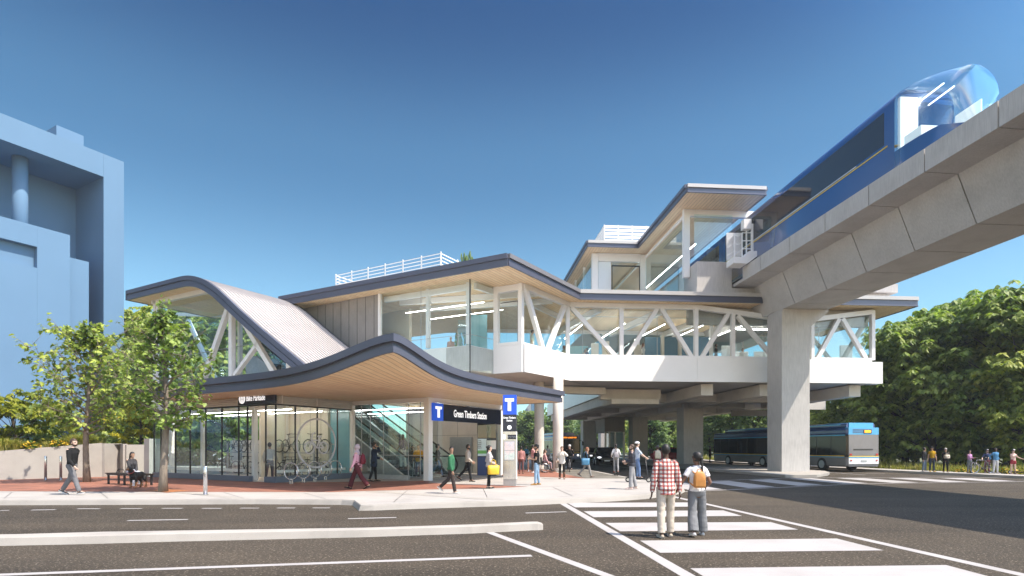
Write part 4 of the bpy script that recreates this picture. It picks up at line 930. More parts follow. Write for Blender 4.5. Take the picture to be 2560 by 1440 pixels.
# train
tl=thing('commuter_train','sleek blue driverless train with rounded glass nose on the guideway','train',O(19.6,22,12.95))
M['train_blue']=pm('train_blue',(0.018,0.085,0.27),0.18,0.0,0.06,0.3,coat=0.6); M['train_dark']=pm('train_window',(0.018,0.022,0.035),0.05,0,0.1,0.4,spec=0.9)
M['yellow']=pm('yellow_stripe',(0.75,0.52,0.05),0.4,0,0.05,2)
oc=19.6; hw=1.36; zb,zt_=12.98,17.05
def csec(w,z0,z1,r,d,zshift=0,n=5):
    pts=[]
    for cx_,cz_,a0 in ((w-r,z0+.25,270),(w-r,z1-r,0),(-(w-r),z1-r,90),(-(w-r),z0+.25,180)):
        rr=r if cz_>z0+1 else .25
        cxx=math.copysign(w-rr,cx_)
        for k in range(n+1):
            t=R(a0+90*k/n); pts.append(O(oc+cxx+rr*math.cos(t),d,(z1-rr if cz_>z0+1 else z0+.25)+rr*math.sin(t)))
    return pts
def car(d0,d1,nose):
    mb=MB(); mb.loft([csec(hw,zb,zt_,.6,d1),csec(hw,zb,zt_,.6,d0+(1.6 if nose else 0))]); obj('body',mb,M['train_blue'],tl,True)
    for s in (-1,1):
        mb=MB(); o_=oc+s*(hw+.004); zz0,zz1=14.95,16.38
        mb.hexa([O(o_+s*e,d,z) for z in (zz0,zz1) for e,d in ((-.02,d0+(2.2 if nose else .3)),(.012,d0+(2.2 if nose else .3)),(.012,d1-.3),(-.02,d1-.3))]); obj('window_band',mb,M['train_dark'],tl)
        mb=MB(); mb.beam(O(o_+s*.005,d0+(2.0 if nose else .2),14.80),O(o_+s*.005,d1-.2,14.80),.02,.055); obj('stripe',mb,M['yellow'],tl)
        mb=MB(); mb.beam(O(o_+s*.005,d0+(4 if nose else .2),14.90),O(o_+s*.005,d1-.2,14.90),.018,.03); obj('pinstripe',mb,M['white'],tl)
dn=20.5
car(dn+.9,dn+18.5,True); car(dn+19.2,dn+36.5,False)
# nose: lower blue apron and glass front
def nsec(k,z0,z1): 
    w=hw*(1-.26*k**2.4); return csec(w,z0,z1-(.5*k**2),.6+.5*k,dn+2.5-2.45*k)
full=[nsec(k,zb,zt_) for k in (0,.25,.5,.7,.85,.95,1.0)]
mbg=MB(); mbl=MB()
mbg.loft(full,True); bmesh.ops.bisect_plane(mbg.bm,geom=mbg.bm.verts[:]+mbg.bm.edges[:]+mbg.bm.faces[:],plane_co=(0,0,14.35),plane_no=(0,0,1),clear_inner=True)
full=[nsec(k,zb,zt_) for k in (0,.25,.5,.7,.85,.95,1.0)]
mbl.loft(full,True); bmesh.ops.bisect_plane(mbl.bm,geom=mbl.bm.verts[:]+mbl.bm.edges[:]+mbl.bm.faces[:],plane_co=(0,0,14.352),plane_no=(0,0,1),clear_outer=True)
M['nose_glass']=glass('nose_glass',(0.88,0.94,0.97),1.0,0.10)
obj('nose_glass',mbg,M['nose_glass'],tl,True); obj('nose_apron',mbl,M['train_blue'],tl,True)
mb=MB(); mb.box(O(oc,dn+2.55,15.5),(2.5,.06,2.3),E1); mb2=MB(); obj('bulkhead',mb,M['train_dark'],tl)
WI=pm('cabin_white',(0.80,0.86,0.84),0.4,0,0.03,1,emit=0.25)
mb=MB(); mb.prism([O(oc-1.25,dn+2.45),O(oc-.45,dn+2.45),O(oc-.45,dn+2.3),O(oc-1.25,dn+2.3)],14.4,16.6); mb.box(O(oc-.6,dn+1.7,14.6),(1.2,.9,.42),E1); obj('cabin_seat',mb,WI,tl)
mb=MB(); mb.box(O(oc+1.0,dn+1.4,15.1),(.06,1.2,1.2),E1); obj('cabin_panel',mb,WI,tl)
mb=MB(); mb.beam(O(oc-.35,dn+1.1,16.45),O(oc-.35,dn+2.4,16.45),.05,.03); mb.beam(O(oc+.1,dn+1.1,16.35),O(oc+.1,dn+2.4,16.35),.05,.03); obj('cabin_light',mb,pm('cabin_lamp',(1,.98,.95),.4,0,.01,1,emit=1.5),tl)
mb=MB()
for dd in (dn+3,dn+14,dn+22,dn+33):
    mb.box(O(oc,dd,12.93),(1.9,2.2,.12),E1)
obj('bogie',mb,M['black'],tl)
# ================================================================ buses and cars
def loc_frame(o, p, fwd):
    f=Vector(fwd).normalized(); o.location=p; o.rotation_euler=(0,0,math.atan2(f.y,f.x))
def rrect(w,z0,z1,r,x,n=3):
    pts=[]
    for cy,cz,a0 in ((w-r,z0+r,270),(w-r,z1-r,0),(-w+r,z1-r,90),(-w+r,z0+r,180)):
        for k in range(n+1): t=R(a0+90*k/n); pts.append(Vector((x,cy+r*math.cos(t),cz+r*math.sin(t))))
    return pts
BUSG=pm('bus_grey',(0.17,0.17,0.18),0.35,0,0.05,2,coat=.3); BUSN=pm('bus_navy',(0.015,0.055,0.18),0.3,0,0.05,2,coat=.4); BUSC=pm('bus_cyan',(0.03,0.33,0.62),0.3,0,0.05,2,coat=.4)
BUSW=pm('bus_white',(0.72,0.72,0.73),0.35,0,0.04,2); BUSD=pm('bus_window',(0.010,0.012,0.014),0.08,0,0.1,1,spec=.35); AMB=pm('amber_display',(1.0,0.28,0.02),0.5,0,0.02,1,emit=1.6); REDL=pm('red_lamp',(0.45,0.03,0.03),0.3,0,0.1,5); LAMP=pm('headlamp',(0.9,0.92,0.95),0.15,0,0.03,3,emit=.8)
HUB=pm('wheel_rim',(0.50,0.50,0.52),0.3,0.8,0.06,6)
def wheel(x,y,r,w,parent,rimr=.58):
    s=1 if y>0 else -1; mb=MB(); n=26; prof=[(r*.6,-w/2),(r*.93,-w/2),(r,-w*.3),(r,w*.3),(r*.93,w/2),(r*.6,w/2)]
    rings=[[Vector((x+math.cos(2*math.pi*k/n)*q,y+o_,r+math.sin(2*math.pi*k/n)*q)) for k in range(n)] for q,o_ in prof]
    mb.loft(rings); wo=obj('wheel',mb,M['rubber'],parent,True,local=True)
    mb=MB(); mb.disc((x,y+s*(w/2+.004),r),r*rimr,(0,1,0),20,.03); mb.disc((x,y+s*(w/2+.03),r),r*.2,(0,1,0),12,.06)
    for k in range(6): a=2*math.pi*k/6; mb.ell((x+math.cos(a)*r*.4,y+s*(w/2+.02),r+math.sin(a)*r*.4),(.03,.02,.03),6,4)
    obj('rim',mb,HUB,wo,local=True); return wo
def bus(label,p,fwd,Ln,rear_detail):
    t=thing('city_bus',label,'bus',p,0,'city buses'); loc_frame(t,p,fwd)
    hw=1.27; x0,x1=-Ln,0.0
    ns=[(x0,.10),(x0+.12,.0),(x1-.35,.0),(x1-.08,.06),(x1,.16)]
    mb=MB(); mb.loft([rrect(hw-i,.36+i*.3,1.05,.08,x) for x,i in ns]); obj('lower_body',mb,BUSG if rear_detail else BUSN,t,local=True)
    mb=MB(); mb.loft([rrect(hw-.004-i,1.051,2.52,.05,x) for x,i in ns]); obj('window_band',mb,BUSD,t,local=True)
    mb=MB(); mb.loft([rrect(hw-i,2.521,3.02,.16,x) for x,i in ns]); obj('roof',mb,BUSN,t,local=True)
    mb=MB(); mb.loft([rrect(hw-.16,3.0,3.36,.14,x) for x in (x0+.25,x0+.4,x1-2.4,x1-1.9)]); obj('roof_pod',mb,BUSN,t,local=True)
    for s in (-1,1):
        mb=MB(); mb.box(((x0+x1)/2,s*(hw+.006),1.09),(Ln-.5,.012,.055)); obj('stripe',mb,M['yellow'],t,local=True)
        mb=MB(); mb.box(((x0+x1)/2,s*(hw+.006),1.02),(Ln-.5,.012,.06)); obj('blue_line',mb,BUSC,t,local=True)
        mb=MB(); mb.box(((x0+x1)/2,s*(hw+.004),2.53),(Ln-.4,.012,.08)); mb.box(((x0+x1)/2-.8,s*(hw-.158),3.26),(Ln-3.2,.012,.07)); obj('roof_line',mb,BUSC,t,local=True)
        mb=MB()
        k=x0+1.5
        while k<x1-.8: mb.box((k,s*(hw+.0),1.8),(.04,.012,1.4)); k+=1.45
        obj('window_divider',mb,M['black'],t,local=True)
        for xx in ((x0+3.2,x1-2.7) if Ln<13 else (x0+2.4,x0+9.4,x1-2.7)): wheel(xx,s*(hw-.12),.48,.3,t)
    if rear_detail:
        x=x0
        mb=MB(); mb.hexa([Vector((x-d,y,z)) for z,d in ((1.12,.03),(2.56,.03)) for y,d2 in ((-1.16,0),(1.16,0),(1.16,1),(-1.16,1)) for d in (d if not d2 else -.05,)]); obj('rear_panel',mb,BUSG,t,local=True)
        mb=MB(); mb.hexa([Vector((x-d,y,z)) for z in (2.56,3.05) for y,d in ((-1.17,.035),(1.17,.035),(1.17,-.3),(-1.17,-.3))]); mb.hexa([Vector((xx,y,z)) for z in (3.05,3.38) for y,xx in ((-.95,x+.2),(.95,x+.2),(.95,x+2.4),(-.95,x+2.4))]); obj('rear_cap',mb,BUSC,t,local=True)
        mb=MB(); mb.hexa([Vector((x-d,y,z)) for z in (.55,.98) for y,d in ((-1.17,.04),(1.17,.04),(1.17,-.05),(-1.17,-.05))]); obj('bumper',mb,BUSW,t,local=True)
        for z,mm,nm in ((1.075,M['yellow'],'stripe'),(1.01,BUSC,'blue_line')):
            mb=MB(); mb.box((x-.045,0,z),(.02,2.34,.06)); obj(nm,mb,mm,t,local=True)
        mb=MB(); mb.box((x-.05,-.28,2.78),(.02,.62,.26)); obj('display_frame',mb,M['black'],t,local=True)
        mb=MB(); mb.box((x-.065,-.28,2.78),(.012,.48,.16)); obj('display',mb,AMB,t,local=True)
        mb=MB(); mb.box((x-.04,.05,1.55),(.03,1.5,.07)); obj('vent_slot',mb,M['black'],t,local=True)
        mb=MB()
        for k in range(3): mb.box((x-.045,.45,2.72+.1*k),(.02,.8,.03))
        obj('grille',mb,BUSN,t,local=True)
        for s in (-1,1):
            mb=MB(); mb.box((x-.05,s*1.02,1.2),(.03,.16,.12)); mb.box((x-.055,s*1.0,.8),(.03,.12,.08)); obj('tail_lamp',mb,REDL,t,local=True)
        mb=MB(); mb.box((x-.05,0,.76),(.02,.45,.1)); obj('plate',mb,M['galv'],t,local=True)
    else:
        mb=MB(); mb.box((.012,0,2.74),(.03,1.9,.34)); obj('display_frame',mb,M['black'],t,local=True)
        me=text_mesh('SURREY-LANGLEY RBT',.2,(.034,0,2.74),(0,1,0),(0,0,1),.003,'CENTER',.78); o=bpy.data.objects.new('display',me); COL.objects.link(o); me.materials.append(AMB); o.parent=t
        mb=MB(); mb.box((-.05,0,1.75),(.12,2.2,1.35)); obj('windscreen',mb,BUSD,t,local=True)
        for s in (-1,1):
            mb=MB(); mb.ell((-.04,s*.95,.82),(.1,.16,.12),10,6); obj('headlamp',mb,LAMP,t,local=True)
            mb=MB(); mb.beam((-.1,s*1.25,2.5),(.2,s*1.42,2.3),.04,.04); mb.box((.2,s*1.44,2.1),(.06,.2,.4)); obj('mirror',mb,M['black'],t,local=True)
        mb=MB(); mb.box((.0,0,1.08),(.06,2.2,.06)); obj('stripe',mb,M['yellow'],t,local=True)
    return t
bd_=Vector((-.177,.984,0)).normalized(); rl=Vector((22.8,38.7,0)); side_=Vector((bd_.y,-bd_.x,0))
bus('long blue and grey articulated bus with amber rear display behind the big pier', rl+side_*1.27+bd_*17.4, bd_, 17.4, True)
fd=(-E2+E1*.10).normalized()
bus('dark bus with amber destination display approaching behind the round column', Vector(((1424-CX)/F*62,62,0)), fd, 12, False)
def suv(label,p,fwd,m):
    t=thing('parked_car' if False else 'car',label,'car',p,0,'cars on the street under the station'); loc_frame(t,p,fwd)
    outline=[(-2.25,.38),(-2.32,.75),(-2.22,1.0),(-1.95,1.08),(-1.55,1.58),(-1.2,1.68),(.2,1.70),(.55,1.62),(1.15,1.08),(2.0,.96),(2.28,.75),(2.3,.4)]
    def sect(k,wy): return [Vector((x*(1 if abs(x)<2 else .985),wy*(1-.16*max(0,(z-1.0)/.7)),z)) for x,z in outline]
    mb=MB(); mb.loft([sect(0,-.90),sect(0,-.93),sect(0,.93),sect(0,.90)]); obj('body',mb,m,t,True,local=True)
    for s in (-1,1):
        mb=MB(); mb.hexa([Vector((x,s*(y),z)) for z,xs,y in ((1.1,(-1.85,.95),.925),(1.56,(-1.5,.55),.815)) for x,y in ((xs[0],y),(xs[1],y),(xs[1],y-.05),(xs[0],y-.05))]); obj('side_window',mb,BUSD,t,local=True)
    mb=MB(); mb.face([Vector(q) for q in ((1.13,-.76,1.12),(1.13,.76,1.12),(.60,.68,1.62),(.60,-.68,1.62))]); obj('windscreen',mb,BUSD,t,local=True)
    mb=MB(); mb.face([Vector(q) for q in ((-1.97,-.76,1.12),(-1.97,.76,1.12),(-1.6,.68,1.57),(-1.6,-.68,1.57))]); obj('rear_window',mb,BUSD,t,local=True)
    for s in (-1,1):
        mb=MB(); mb.ell((2.2,s*.68,.78),(.1,.2,.09),10,6); obj('headlight',mb,LAMP,t,local=True)
        mb=MB(); mb.box((-2.3,s*.72,.92),(.06,.28,.12)); obj('tail_light',mb,REDL,t,local=True)
        mb=MB(); mb.box((.75,s*1.02,1.12),(.14,.16,.12)); obj('mirror',mb,m,t,local=True)
        for x in (-1.4,1.42): wheel(x,s*.82,.35,.24,t)
    mb=MB(); mb.box((2.3,0,.62),(.03,1.1,.2)); obj('grille',mb,M['black'],t,local=True)
    mb=MB(); mb.box((2.325,0,.5),(.02,.5,.11)); obj('plate',mb,BUSW,t,local=True)
    return t
NAVY=pm('car_navy',(0.012,0.018,0.035),0.2,0.2,0.05,2,coat=.8); RED=pm('car_red',(0.30,0.02,0.02),0.25,0.1,0.05,2,coat=.8); SIL=pm('car_silver',(0.35,0.37,0.39),0.25,0.5,0.05,2,coat=.6)
suv('dark blue car driving towards us beside the woman with the white backpack', Vector(((1512-CX)/F*53,53,0)), (-E2-E1*.15), NAVY)
suv('silver car just behind the dark blue car on the street', Vector(((1484-CX)/F*64,64,0)), (-E2-E1*.05), SIL)
suv('dark red car half hidden behind the man in the checked shirt', Vector(((1690-CX)/F*62,64,0)), (E1*.9-E2*.3), RED)
# ================================================================ bicycles
def bike_proto(name,label,fm,group):
    t=thing(name,label,'bicycle',(0,0,0),0,group)
    def tb(n,segs,r,m,par=t):
        mb=MB()
        for sg_ in segs: mb.tube([Vector(q) for q in sg_],r,6)
        return obj(n,mb,m,par,True,local=True)
    for x in (-.52,.52):
        mb=MB(); mb.ring((x,0,.345),.325,.021,(0,1,0),30,6); w=obj('wheel',mb,M['rubber'],t,True,local=True)
        mb=MB(); mb.ring((x,0,.345),.298,.012,(0,1,0),30,5)
        for k in range(12): a=math.pi*2*k/12; mb.beam((x,.02*(1 if k%2 else -1),.345),(x+math.cos(a)*.296,0,.345+math.sin(a)*.296),.005,.005,(0,1,0))
        mb.disc((x,0,.345),.03,(0,1,0),10,.08); obj('spokes',mb,M['steel'],w,local=True)
    bb_=(-.06,0,.29); st=(-.20,0,.78); hd=(.36,0,.80); hl_=(.40,0,.66)
    tb('frame',[[bb_,st],[st,hd],[bb_,hl_],[(-.52,.05,.345),bb_],[(-.52,-.05,.345),bb_],[(-.52,.05,.345),st],[(-.52,-.05,.345),st],[hd,hl_]],.017,fm)
    tb('fork',[[hl_,(.46,.05,.55),(.52,.05,.345)],[hl_,(.46,-.05,.55),(.52,-.05,.345)]],.013,fm)
    tb('handlebar',[[hd,(.35,0,.93)],[(.30,.30,.97),(.38,.18,.95),(.38,-.18,.95),(.30,-.30,.97)]],.013,M['black'])
    mb=MB(); mb.tube([(-.20,0,.78),(-.23,0,.91)],.013,6); mb.ell((-.24,0,.93),(.14,.07,.03),10,6); obj('saddle',mb,M['black'],t,True,local=True)
    mb=MB(); mb.disc((-.06,-.05,.29),.09,(0,1,0),16,.008); mb.beam((-.06,-.07,.29),(.05,-.07,.16),.02,.02); mb.beam((-.06,.07,.29),(-.17,.07,.42),.02,.02); mb.box((.06,-.12,.155),(.08,.09,.02)); mb.box((-.18,.12,.425),(.08,.09,.02)); obj('crank',mb,M['black'],t,local=True)
    return t
BGR=pm('bike_grey',(0.25,0.25,0.26),0.35,.4,.1,5); BWH=pm('bike_white',(0.65,0.65,0.63),0.35,0,.05,5)
bkp=bike_proto('bicycle','grey bicycle hung in the parkade rack',BGR,'bicycles racked in the parkade'); bkw=bike_proto('bicycle','white bicycle in the parkade rack',BWH,'bicycles racked in the parkade')
angB=math.atan2(B.y,B.x); used=set()
low_l=['grey bicycle on the lower rack at the far left end of the parkade','white bicycle on the lower rack, second from the left','grey bicycle on the lower rack behind the middle window','grey bicycle on the lower rack beside the parkade door','grey bicycle on the lower rack at its right end']
up_l=['grey bicycle on the upper rack at the far left end of the parkade','grey bicycle on the upper rack, second from the left','white bicycle on the upper rack behind the middle window','grey bicycle on the upper rack beside the parkade door','grey bicycle on the upper rack at its right end']
for lst,z,sh in ((low_l,.25,0),(up_l,1.42,.25)):
    for i,lb in enumerate(lst):
        src=bkw if 'white' in lb else bkp; p=L(3.5-(.15 if i%2 else 0),8.6-1.72*i-sh,z); rz_=angB+(math.pi if i%2 else 0)+R(8*(-1)**i)
        if src in used: copy_tree(src,None,p,rz_,lb)
        else: src.location=p; src.rotation_euler=(0,0,rz_); src['label']=lb; used.add(src)
for p,rz_,lb in ((L(1.2,.75,.17),math.atan2(A.y,A.x)+.25,'dark bicycle leaning inside the right parkade window near the corner'),(L(2.7,.85,.17),math.atan2(A.y,A.x)-.3,'dark bicycle standing behind the big bicycle emblem')):
    copy_tree(bkp,None,p,rz_,lb)
rk=thing('bicycle_rack','two-tier steel bicycle rack along the back of the parkade','bicycle rack',L(3.6,4.6,.165))
mb=MB()
for z in (.22,.62,1.40,1.85): mb.beam(L(3.85,9.4,z),L(3.85,.6,z),.05,.05)
obj('rail',mb,M['galv'],rk)
for i in range(8):
    mb=MB(); mb.box(L(3.9,9.3-1.2*i,1.05),(.09,.09,1.77),A); obj('post',mb,M['galv'],rk)
for i in range(6):
    us=(728,758.5,787,813.5,838,861); u=us[i]; p=G(u,1208.5-3.2*i*.9,.152)
    t=thing('cycle_stand',('ring-shaped steel cycle stand, '+('leftmost of the six','second from the left','third from the left','fourth from the left','fifth from the left, by the walking woman in a hijab','rightmost, beside the woman in a hijab')[i]),'cycle stand',p,0,'ring cycle stands in front of the parkade')
    ax=Vector((.30,.95,0)).normalized(); xx=Vector((.95,-.30,0)).normalized()
    mb=MB(); mb.ring(p+UP*.52,.36,.026,ax,32,8); obj('ring',mb,M['steel'],t,True)
    mb=MB()
    for s in (-1,1): mb.tube([p+xx*.055*s,p+xx*.055*s+UP*.18],.024,8)
    mb.disc(p+UP*.006,.13,UP,16,.01); obj('foot',mb,M['steel'],t)
def scooter(label,p,rz_,name='kick_scooter'):
    t=thing(name,label,'scooter',p,rz_,'electric scooters')
    for x in (-.42,.48):
        mb=MB(); mb.ring((x,0,.11),.085,.03,(0,1,0),20,8); w=obj('wheel',mb,M['rubber'],t,True,local=True)
        mb=MB(); mb.disc((x,0,.11),.065,(0,1,0),14,.04); obj('rim',mb,M['steel'],w,local=True)
    mb=MB(); mb.box((-.02,0,.14),(.72,.16,.04)); mb.beam((.34,0,.14),(.44,0,.24),.06,.05); obj('deck',mb,M['black'],t,local=True)
    mb=MB(); mb.tube([(.47,0,.12),(.44,0,.25),(.33,0,1.08)],.022,8); obj('stem',mb,M['black'],t,True,local=True)
    mb=MB(); mb.tube([(.31,.25,1.10),(.33,0,1.09),(.31,-.25,1.10)],.016,8); mb.ell((.37,0,1.02),(.03,.03,.03),8,6); obj('handlebar',mb,M['black'],t,True,local=True)
    mb=MB(); mb.beam((-.55,0,.20),(-.40,0,.215),.1,.015); obj('mudguard',mb,M['black'],t,local=True)
    return t
# ================================================================ trees and plants
LM1=leafmat('maple_leaf',(0.045,0.085,0.012),(0.14,0.215,0.03),(0.36,0.44,0.09),.34,1.6)
LM2=leafmat('wood_leaf',(0.095,0.155,0.03),(0.205,0.29,0.06),(0.38,0.44,0.12),.48,.45)
LM3=leafmat('pale_leaf',(0.09,0.16,0.06),(0.17,0.26,0.09),(0.29,0.37,0.14),.45,.4)
LM4=leafmat('yellow_leaf',(0.09,0.12,0.01),(0.21,0.23,0.015),(0.36,0.34,0.03),.38,1.0)
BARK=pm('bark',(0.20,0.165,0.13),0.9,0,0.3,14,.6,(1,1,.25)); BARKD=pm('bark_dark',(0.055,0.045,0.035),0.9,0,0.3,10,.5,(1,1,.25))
half=[(0,0),(.14,.06),(.44,.02),(.34,.24),(.60,.46),(.33,.47),(.22,.66),(0,1.0)]
def maple_leaf(bm,p,s,ax,up):
    ax=ax.normalized(); n=(up-ax*up.dot(ax)); n=n.normalized() if n.length>1e-4 else ax.orthogonal().normalized(); x=ax.cross(n)
    for sg_ in (1,-1):
        vs=[bm.verts.new(p+ax*(q[1]*s)+x*(q[0]*s*sg_)-n*(q[0]*s*.28+q[1]*q[1]*s*.22)) for q in half]
        bm.faces.new(vs if sg_>0 else vs[::-1])
def rv(r): 
    while True:
        v=Vector((r.uniform(-1,1),r.uniform(-1,1),r.uniform(-1,1)))
        if .05<v.length<1: return v
def bez(a,b,c,n): return [a*(1-t)**2+b*2*t*(1-t)+c*t*t for t in [k/n for k in range(n+1)]]
def street_tree(label,base,height,radius,clear,seed,nl,lsize,lean=(0,0),squash=1.0):
    r=random.Random(seed); t=thing('maple_tree',label,'tree',base,0,'young maple trees on the plaza')
    tr=MB(); top=Vector((lean[0],lean[1],height*.93)); pts=[Vector((0,0,-.02)),Vector((.02,0,clear*.3)),Vector((.06*1,-.02,clear*.8))]
    pts=[Vector((lean[0]*k+.05*math.sin(k*7+seed),lean[1]*k+.04*math.sin(k*5+seed),height*.93*k)) for k in [i/9 for i in range(10)]]
    rad=[.125*(1-k)**.85+.012 for k in [i/9 for i in range(10)]]; rad[0]=.165
    tr.tube(pts,rad,10); leaf=bmesh.new(); spots=[]
    nb=46
    for i in range(nb):
        f=(i+.5)/nb; z0=clear+(height*.90-clear)*f**1.05; k=z0/(height*.93); kk=min(8.99,k*9); b0=pts[int(kk)].lerp(pts[int(kk)+1],kk-int(kk))
        az=i*2.399+r.uniform(-.4,.4)
        prof=math.sin(math.pi*min(1,(.12+.88*f))**.8)**.75*(1.0 if f<.75 else 1-.5*(f-.75)/.25)
        ln=radius*max(.22,prof)*r.uniform(.72,1.12)
        d=Vector((math.cos(az),math.sin(az)*squash,0)); rise=(.35+.75*f)*ln*r.uniform(.8,1.3)
        mid=b0+d*ln*.5+UP*rise*.35; e=b0+d*ln+UP*rise
        br=bez(b0,mid,e,6); rr=.036*(1-f*.6)
        tr.tube(br,[rr*(1-j/6.6)+.004 for j in range(7)],5)
        for j in range(2,7):
            for _ in range(3 if j<6 else 5):
                a=br[j]; dd=(rv(r)*.9+d*.35+UP*.25).normalized(); l2=ln*.30*r.uniform(.5,1.25)+.12; q=a+dd*l2
                tr.tube([a,a.lerp(q,.5)+UP*.03,q],[.010,.007,.004],4)
                spots+= [(a.lerp(q,s_),dd) for s_ in (.35,.55,.75,.9,1.0)]
    spots+=[(pts[-1]+rv(r)*.3+UP*.15,UP) for _ in range(40)]
    for _ in range(nl):
        p,dd=r.choice(spots); p=p+rv(r)*.14; ax=(dd*.5+rv(r)*.8+Vector((0,0,-.45))); up=(UP*.9+rv(r)*.75+Vector((.25,-.25,0)))
        maple_leaf(leaf,p,lsize*r.uniform(.6,1.2),ax,up)
    obj('trunk',tr,BARK,t,True,local=True)
    me=bpy.data.meshes.new('crown'); leaf.to_mesh(me); leaf.free(); o=bpy.data.objects.new('crown',me); COL.objects.link(o); me.materials.append(LM1); o.parent=t
    return t
street_tree('broad young maple tree on the brick paving behind the walking man',G(217,1205,.152),7.35,1.85,2.05,3,2800,.20,(.12,0))
street_tree('young maple tree in a rusty steel tree pit right of the bench',G(413,1229,.152),6.75,1.30,2.1,11,2500,.165,(-.05,0))
mb=MB(); mb.hexa([G(u,v,z) for z,pts in ((.15,((357,1225.2),(418,1231.2),(474,1226.6),(420,1222.5))),(.158,((357,1225.2),(418,1231.2),(474,1226.6),(420,1222.5)))) for u,v in pts])
tag(obj('tree_grate',mb,M['corten'],None,base=G(415,1226,.15)),'rusty orange steel tree pit cover round the young maple','tree grate')
def puff_tree(r,h,rad,clear,nleaf,ls,npuff=64,conic=0.0,trunk=.28):
    """leafy crown of clumps on a forked trunk; returns trunk MB and crown mesh"""
    tr=MB(); tp=[Vector((.12*math.sin(k*4+h),.1*math.cos(k*3+h)-.1,h*.8*k)) for k in [i/7 for i in range(8)]]; tr.tube(tp,[trunk*(1-i/8.2)+.03 for i in range(8)],9)
    bm=bmesh.new(); puffs=[]
    for i in range(npuff):
        f=(i+.5)/npuff; z=clear+(h-clear)*(f**.85); prof=math.sqrt(max(.03,1-((f-.42)/.62)**2)) if not conic else (1-f)**.8+.08
        az=i*2.399+r.uniform(-.5,.5); q=rad*prof*r.uniform(.35,1.0)**.6
        c=Vector((math.cos(az)*q,math.sin(az)*q,z+r.uniform(-.4,.4))); s=rad*r.uniform(.15,.36)*(1 if not conic else .7)
        puffs.append((c,s)); a=tp[min(7,int(7*min(.99,(z*.75)/(h*.8))))]
        tr.tube(bez(a,a.lerp(c,.5)+UP*.3*-1,c,4),[trunk*.28,trunk*.22,trunk*.16,trunk*.1,.02],5)
    tot=sum(s*s for _,s in puffs)
    per=11
    for c,s in puffs:
        for _ in range(max(4,int(nleaf*s*s/tot/per))):
            d=rv(r).normalized(); d.z=d.z*.8+.18; d.normalize(); rr=s*(r.random()**.35)*r.uniform(.85,1.18); p=c+Vector((d.x*rr*1.2,d.y*rr*1.2,d.z*rr*.7))
            out=Vector((d.x,d.y,0))+Vector((r.uniform(-.5,.5),r.uniform(-.5,.5),0)); out=out.normalized() if out.length>.05 else Vector((1,0,0)); tl=r.uniform(-.35,.25)
            for k in range(per):
                an=(k/(per-1)-.5)*4.2+r.uniform(-.25,.25); o2=Matrix.Rotation(an,3,'Z')@out; l=ls*r.uniform(.7,1.25)*(1.25-.35*abs(an)/2.1); dr=-.75+tl*1.4+r.uniform(-.35,.35)
                ax=(o2+UP*dr).normalized(); sd=ax.cross(UP).normalized()*(l*.23); sd=(sd+UP*r.uniform(-.08,.08)*l); q=p+o2*.03+UP*r.uniform(-.05,.05)
                vs=[bm.verts.new(v) for v in (q,q+ax*l*.5+sd,q+ax*l-UP*l*.12,q+ax*l*.5-sd)]; bm.faces.new(vs)
    me=bpy.data.meshes.new('crown'); bm.to_mesh(me); bm.free(); return tr,me
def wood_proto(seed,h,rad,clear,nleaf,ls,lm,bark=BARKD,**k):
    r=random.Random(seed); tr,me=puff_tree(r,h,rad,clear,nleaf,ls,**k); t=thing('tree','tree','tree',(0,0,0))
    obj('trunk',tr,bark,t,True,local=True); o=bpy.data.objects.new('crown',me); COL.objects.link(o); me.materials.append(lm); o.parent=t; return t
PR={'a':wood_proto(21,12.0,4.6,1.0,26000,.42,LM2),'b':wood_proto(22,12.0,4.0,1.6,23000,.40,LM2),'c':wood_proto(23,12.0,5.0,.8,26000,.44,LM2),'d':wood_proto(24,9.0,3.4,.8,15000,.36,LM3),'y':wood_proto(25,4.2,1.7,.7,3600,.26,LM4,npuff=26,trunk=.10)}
first=set()
def plant_tree(k,X,Y,h,label,group,rz_=None,zb=-.05):
    s=h/{'a':12.0,'b':12.0,'c':12.0,'d':9.0,'y':4.2}[k]; rz_=rnd.uniform(0,6.28) if rz_ is None else rz_
    if k in first: t=copy_tree(PR[k],None,Vector((X,Y,zb)),rz_,label)
    else: t=PR[k]; t.location=(X,Y,zb); t.rotation_euler=(0,0,rz_); t['label']=label; first.add(k)
    t.scale=(s*rnd.uniform(.95,1.1),s*rnd.uniform(.95,1.1),s); t['group']=group; return t
WG='trees of the wood right of the station'
def at(u,Y): return (u-CX)/F*Y
for k,u,Y,vtop,lb in (('b',2262,49,825,'leafy tree at the left edge of the wood, right of the white concourse band'),('c',2330,47,798,'broad bright tree behind the people in black and ochre at the wood edge'),('a',2408,50,768,'tall leafy tree behind the woman in lilac'),('b',2470,46,790,'dense tree behind the man with the bicycle'),('a',2560,42,735,'very tall dark tree at the right edge of the picture'),('c',2520,54,752,'tall tree rising behind the man in the blue jacket'),('b',2385,60,770,'slim tree top rising behind the broad bright tree'),('a',2210,58,905,'dark tree behind the rear of the articulated bus'),('c',2130,60,960,'shaded tree between the big pier and the bus rear'),('c',2660,40,760,'tree at the right edge partly outside the picture'),('b',2290,66,850,'tree behind the left edge of the wood')):
    plant_tree(k,at(u,Y),Y,CZ+(HY-vtop)/F*Y,lb,WG)
UG='trees behind the bus lane'
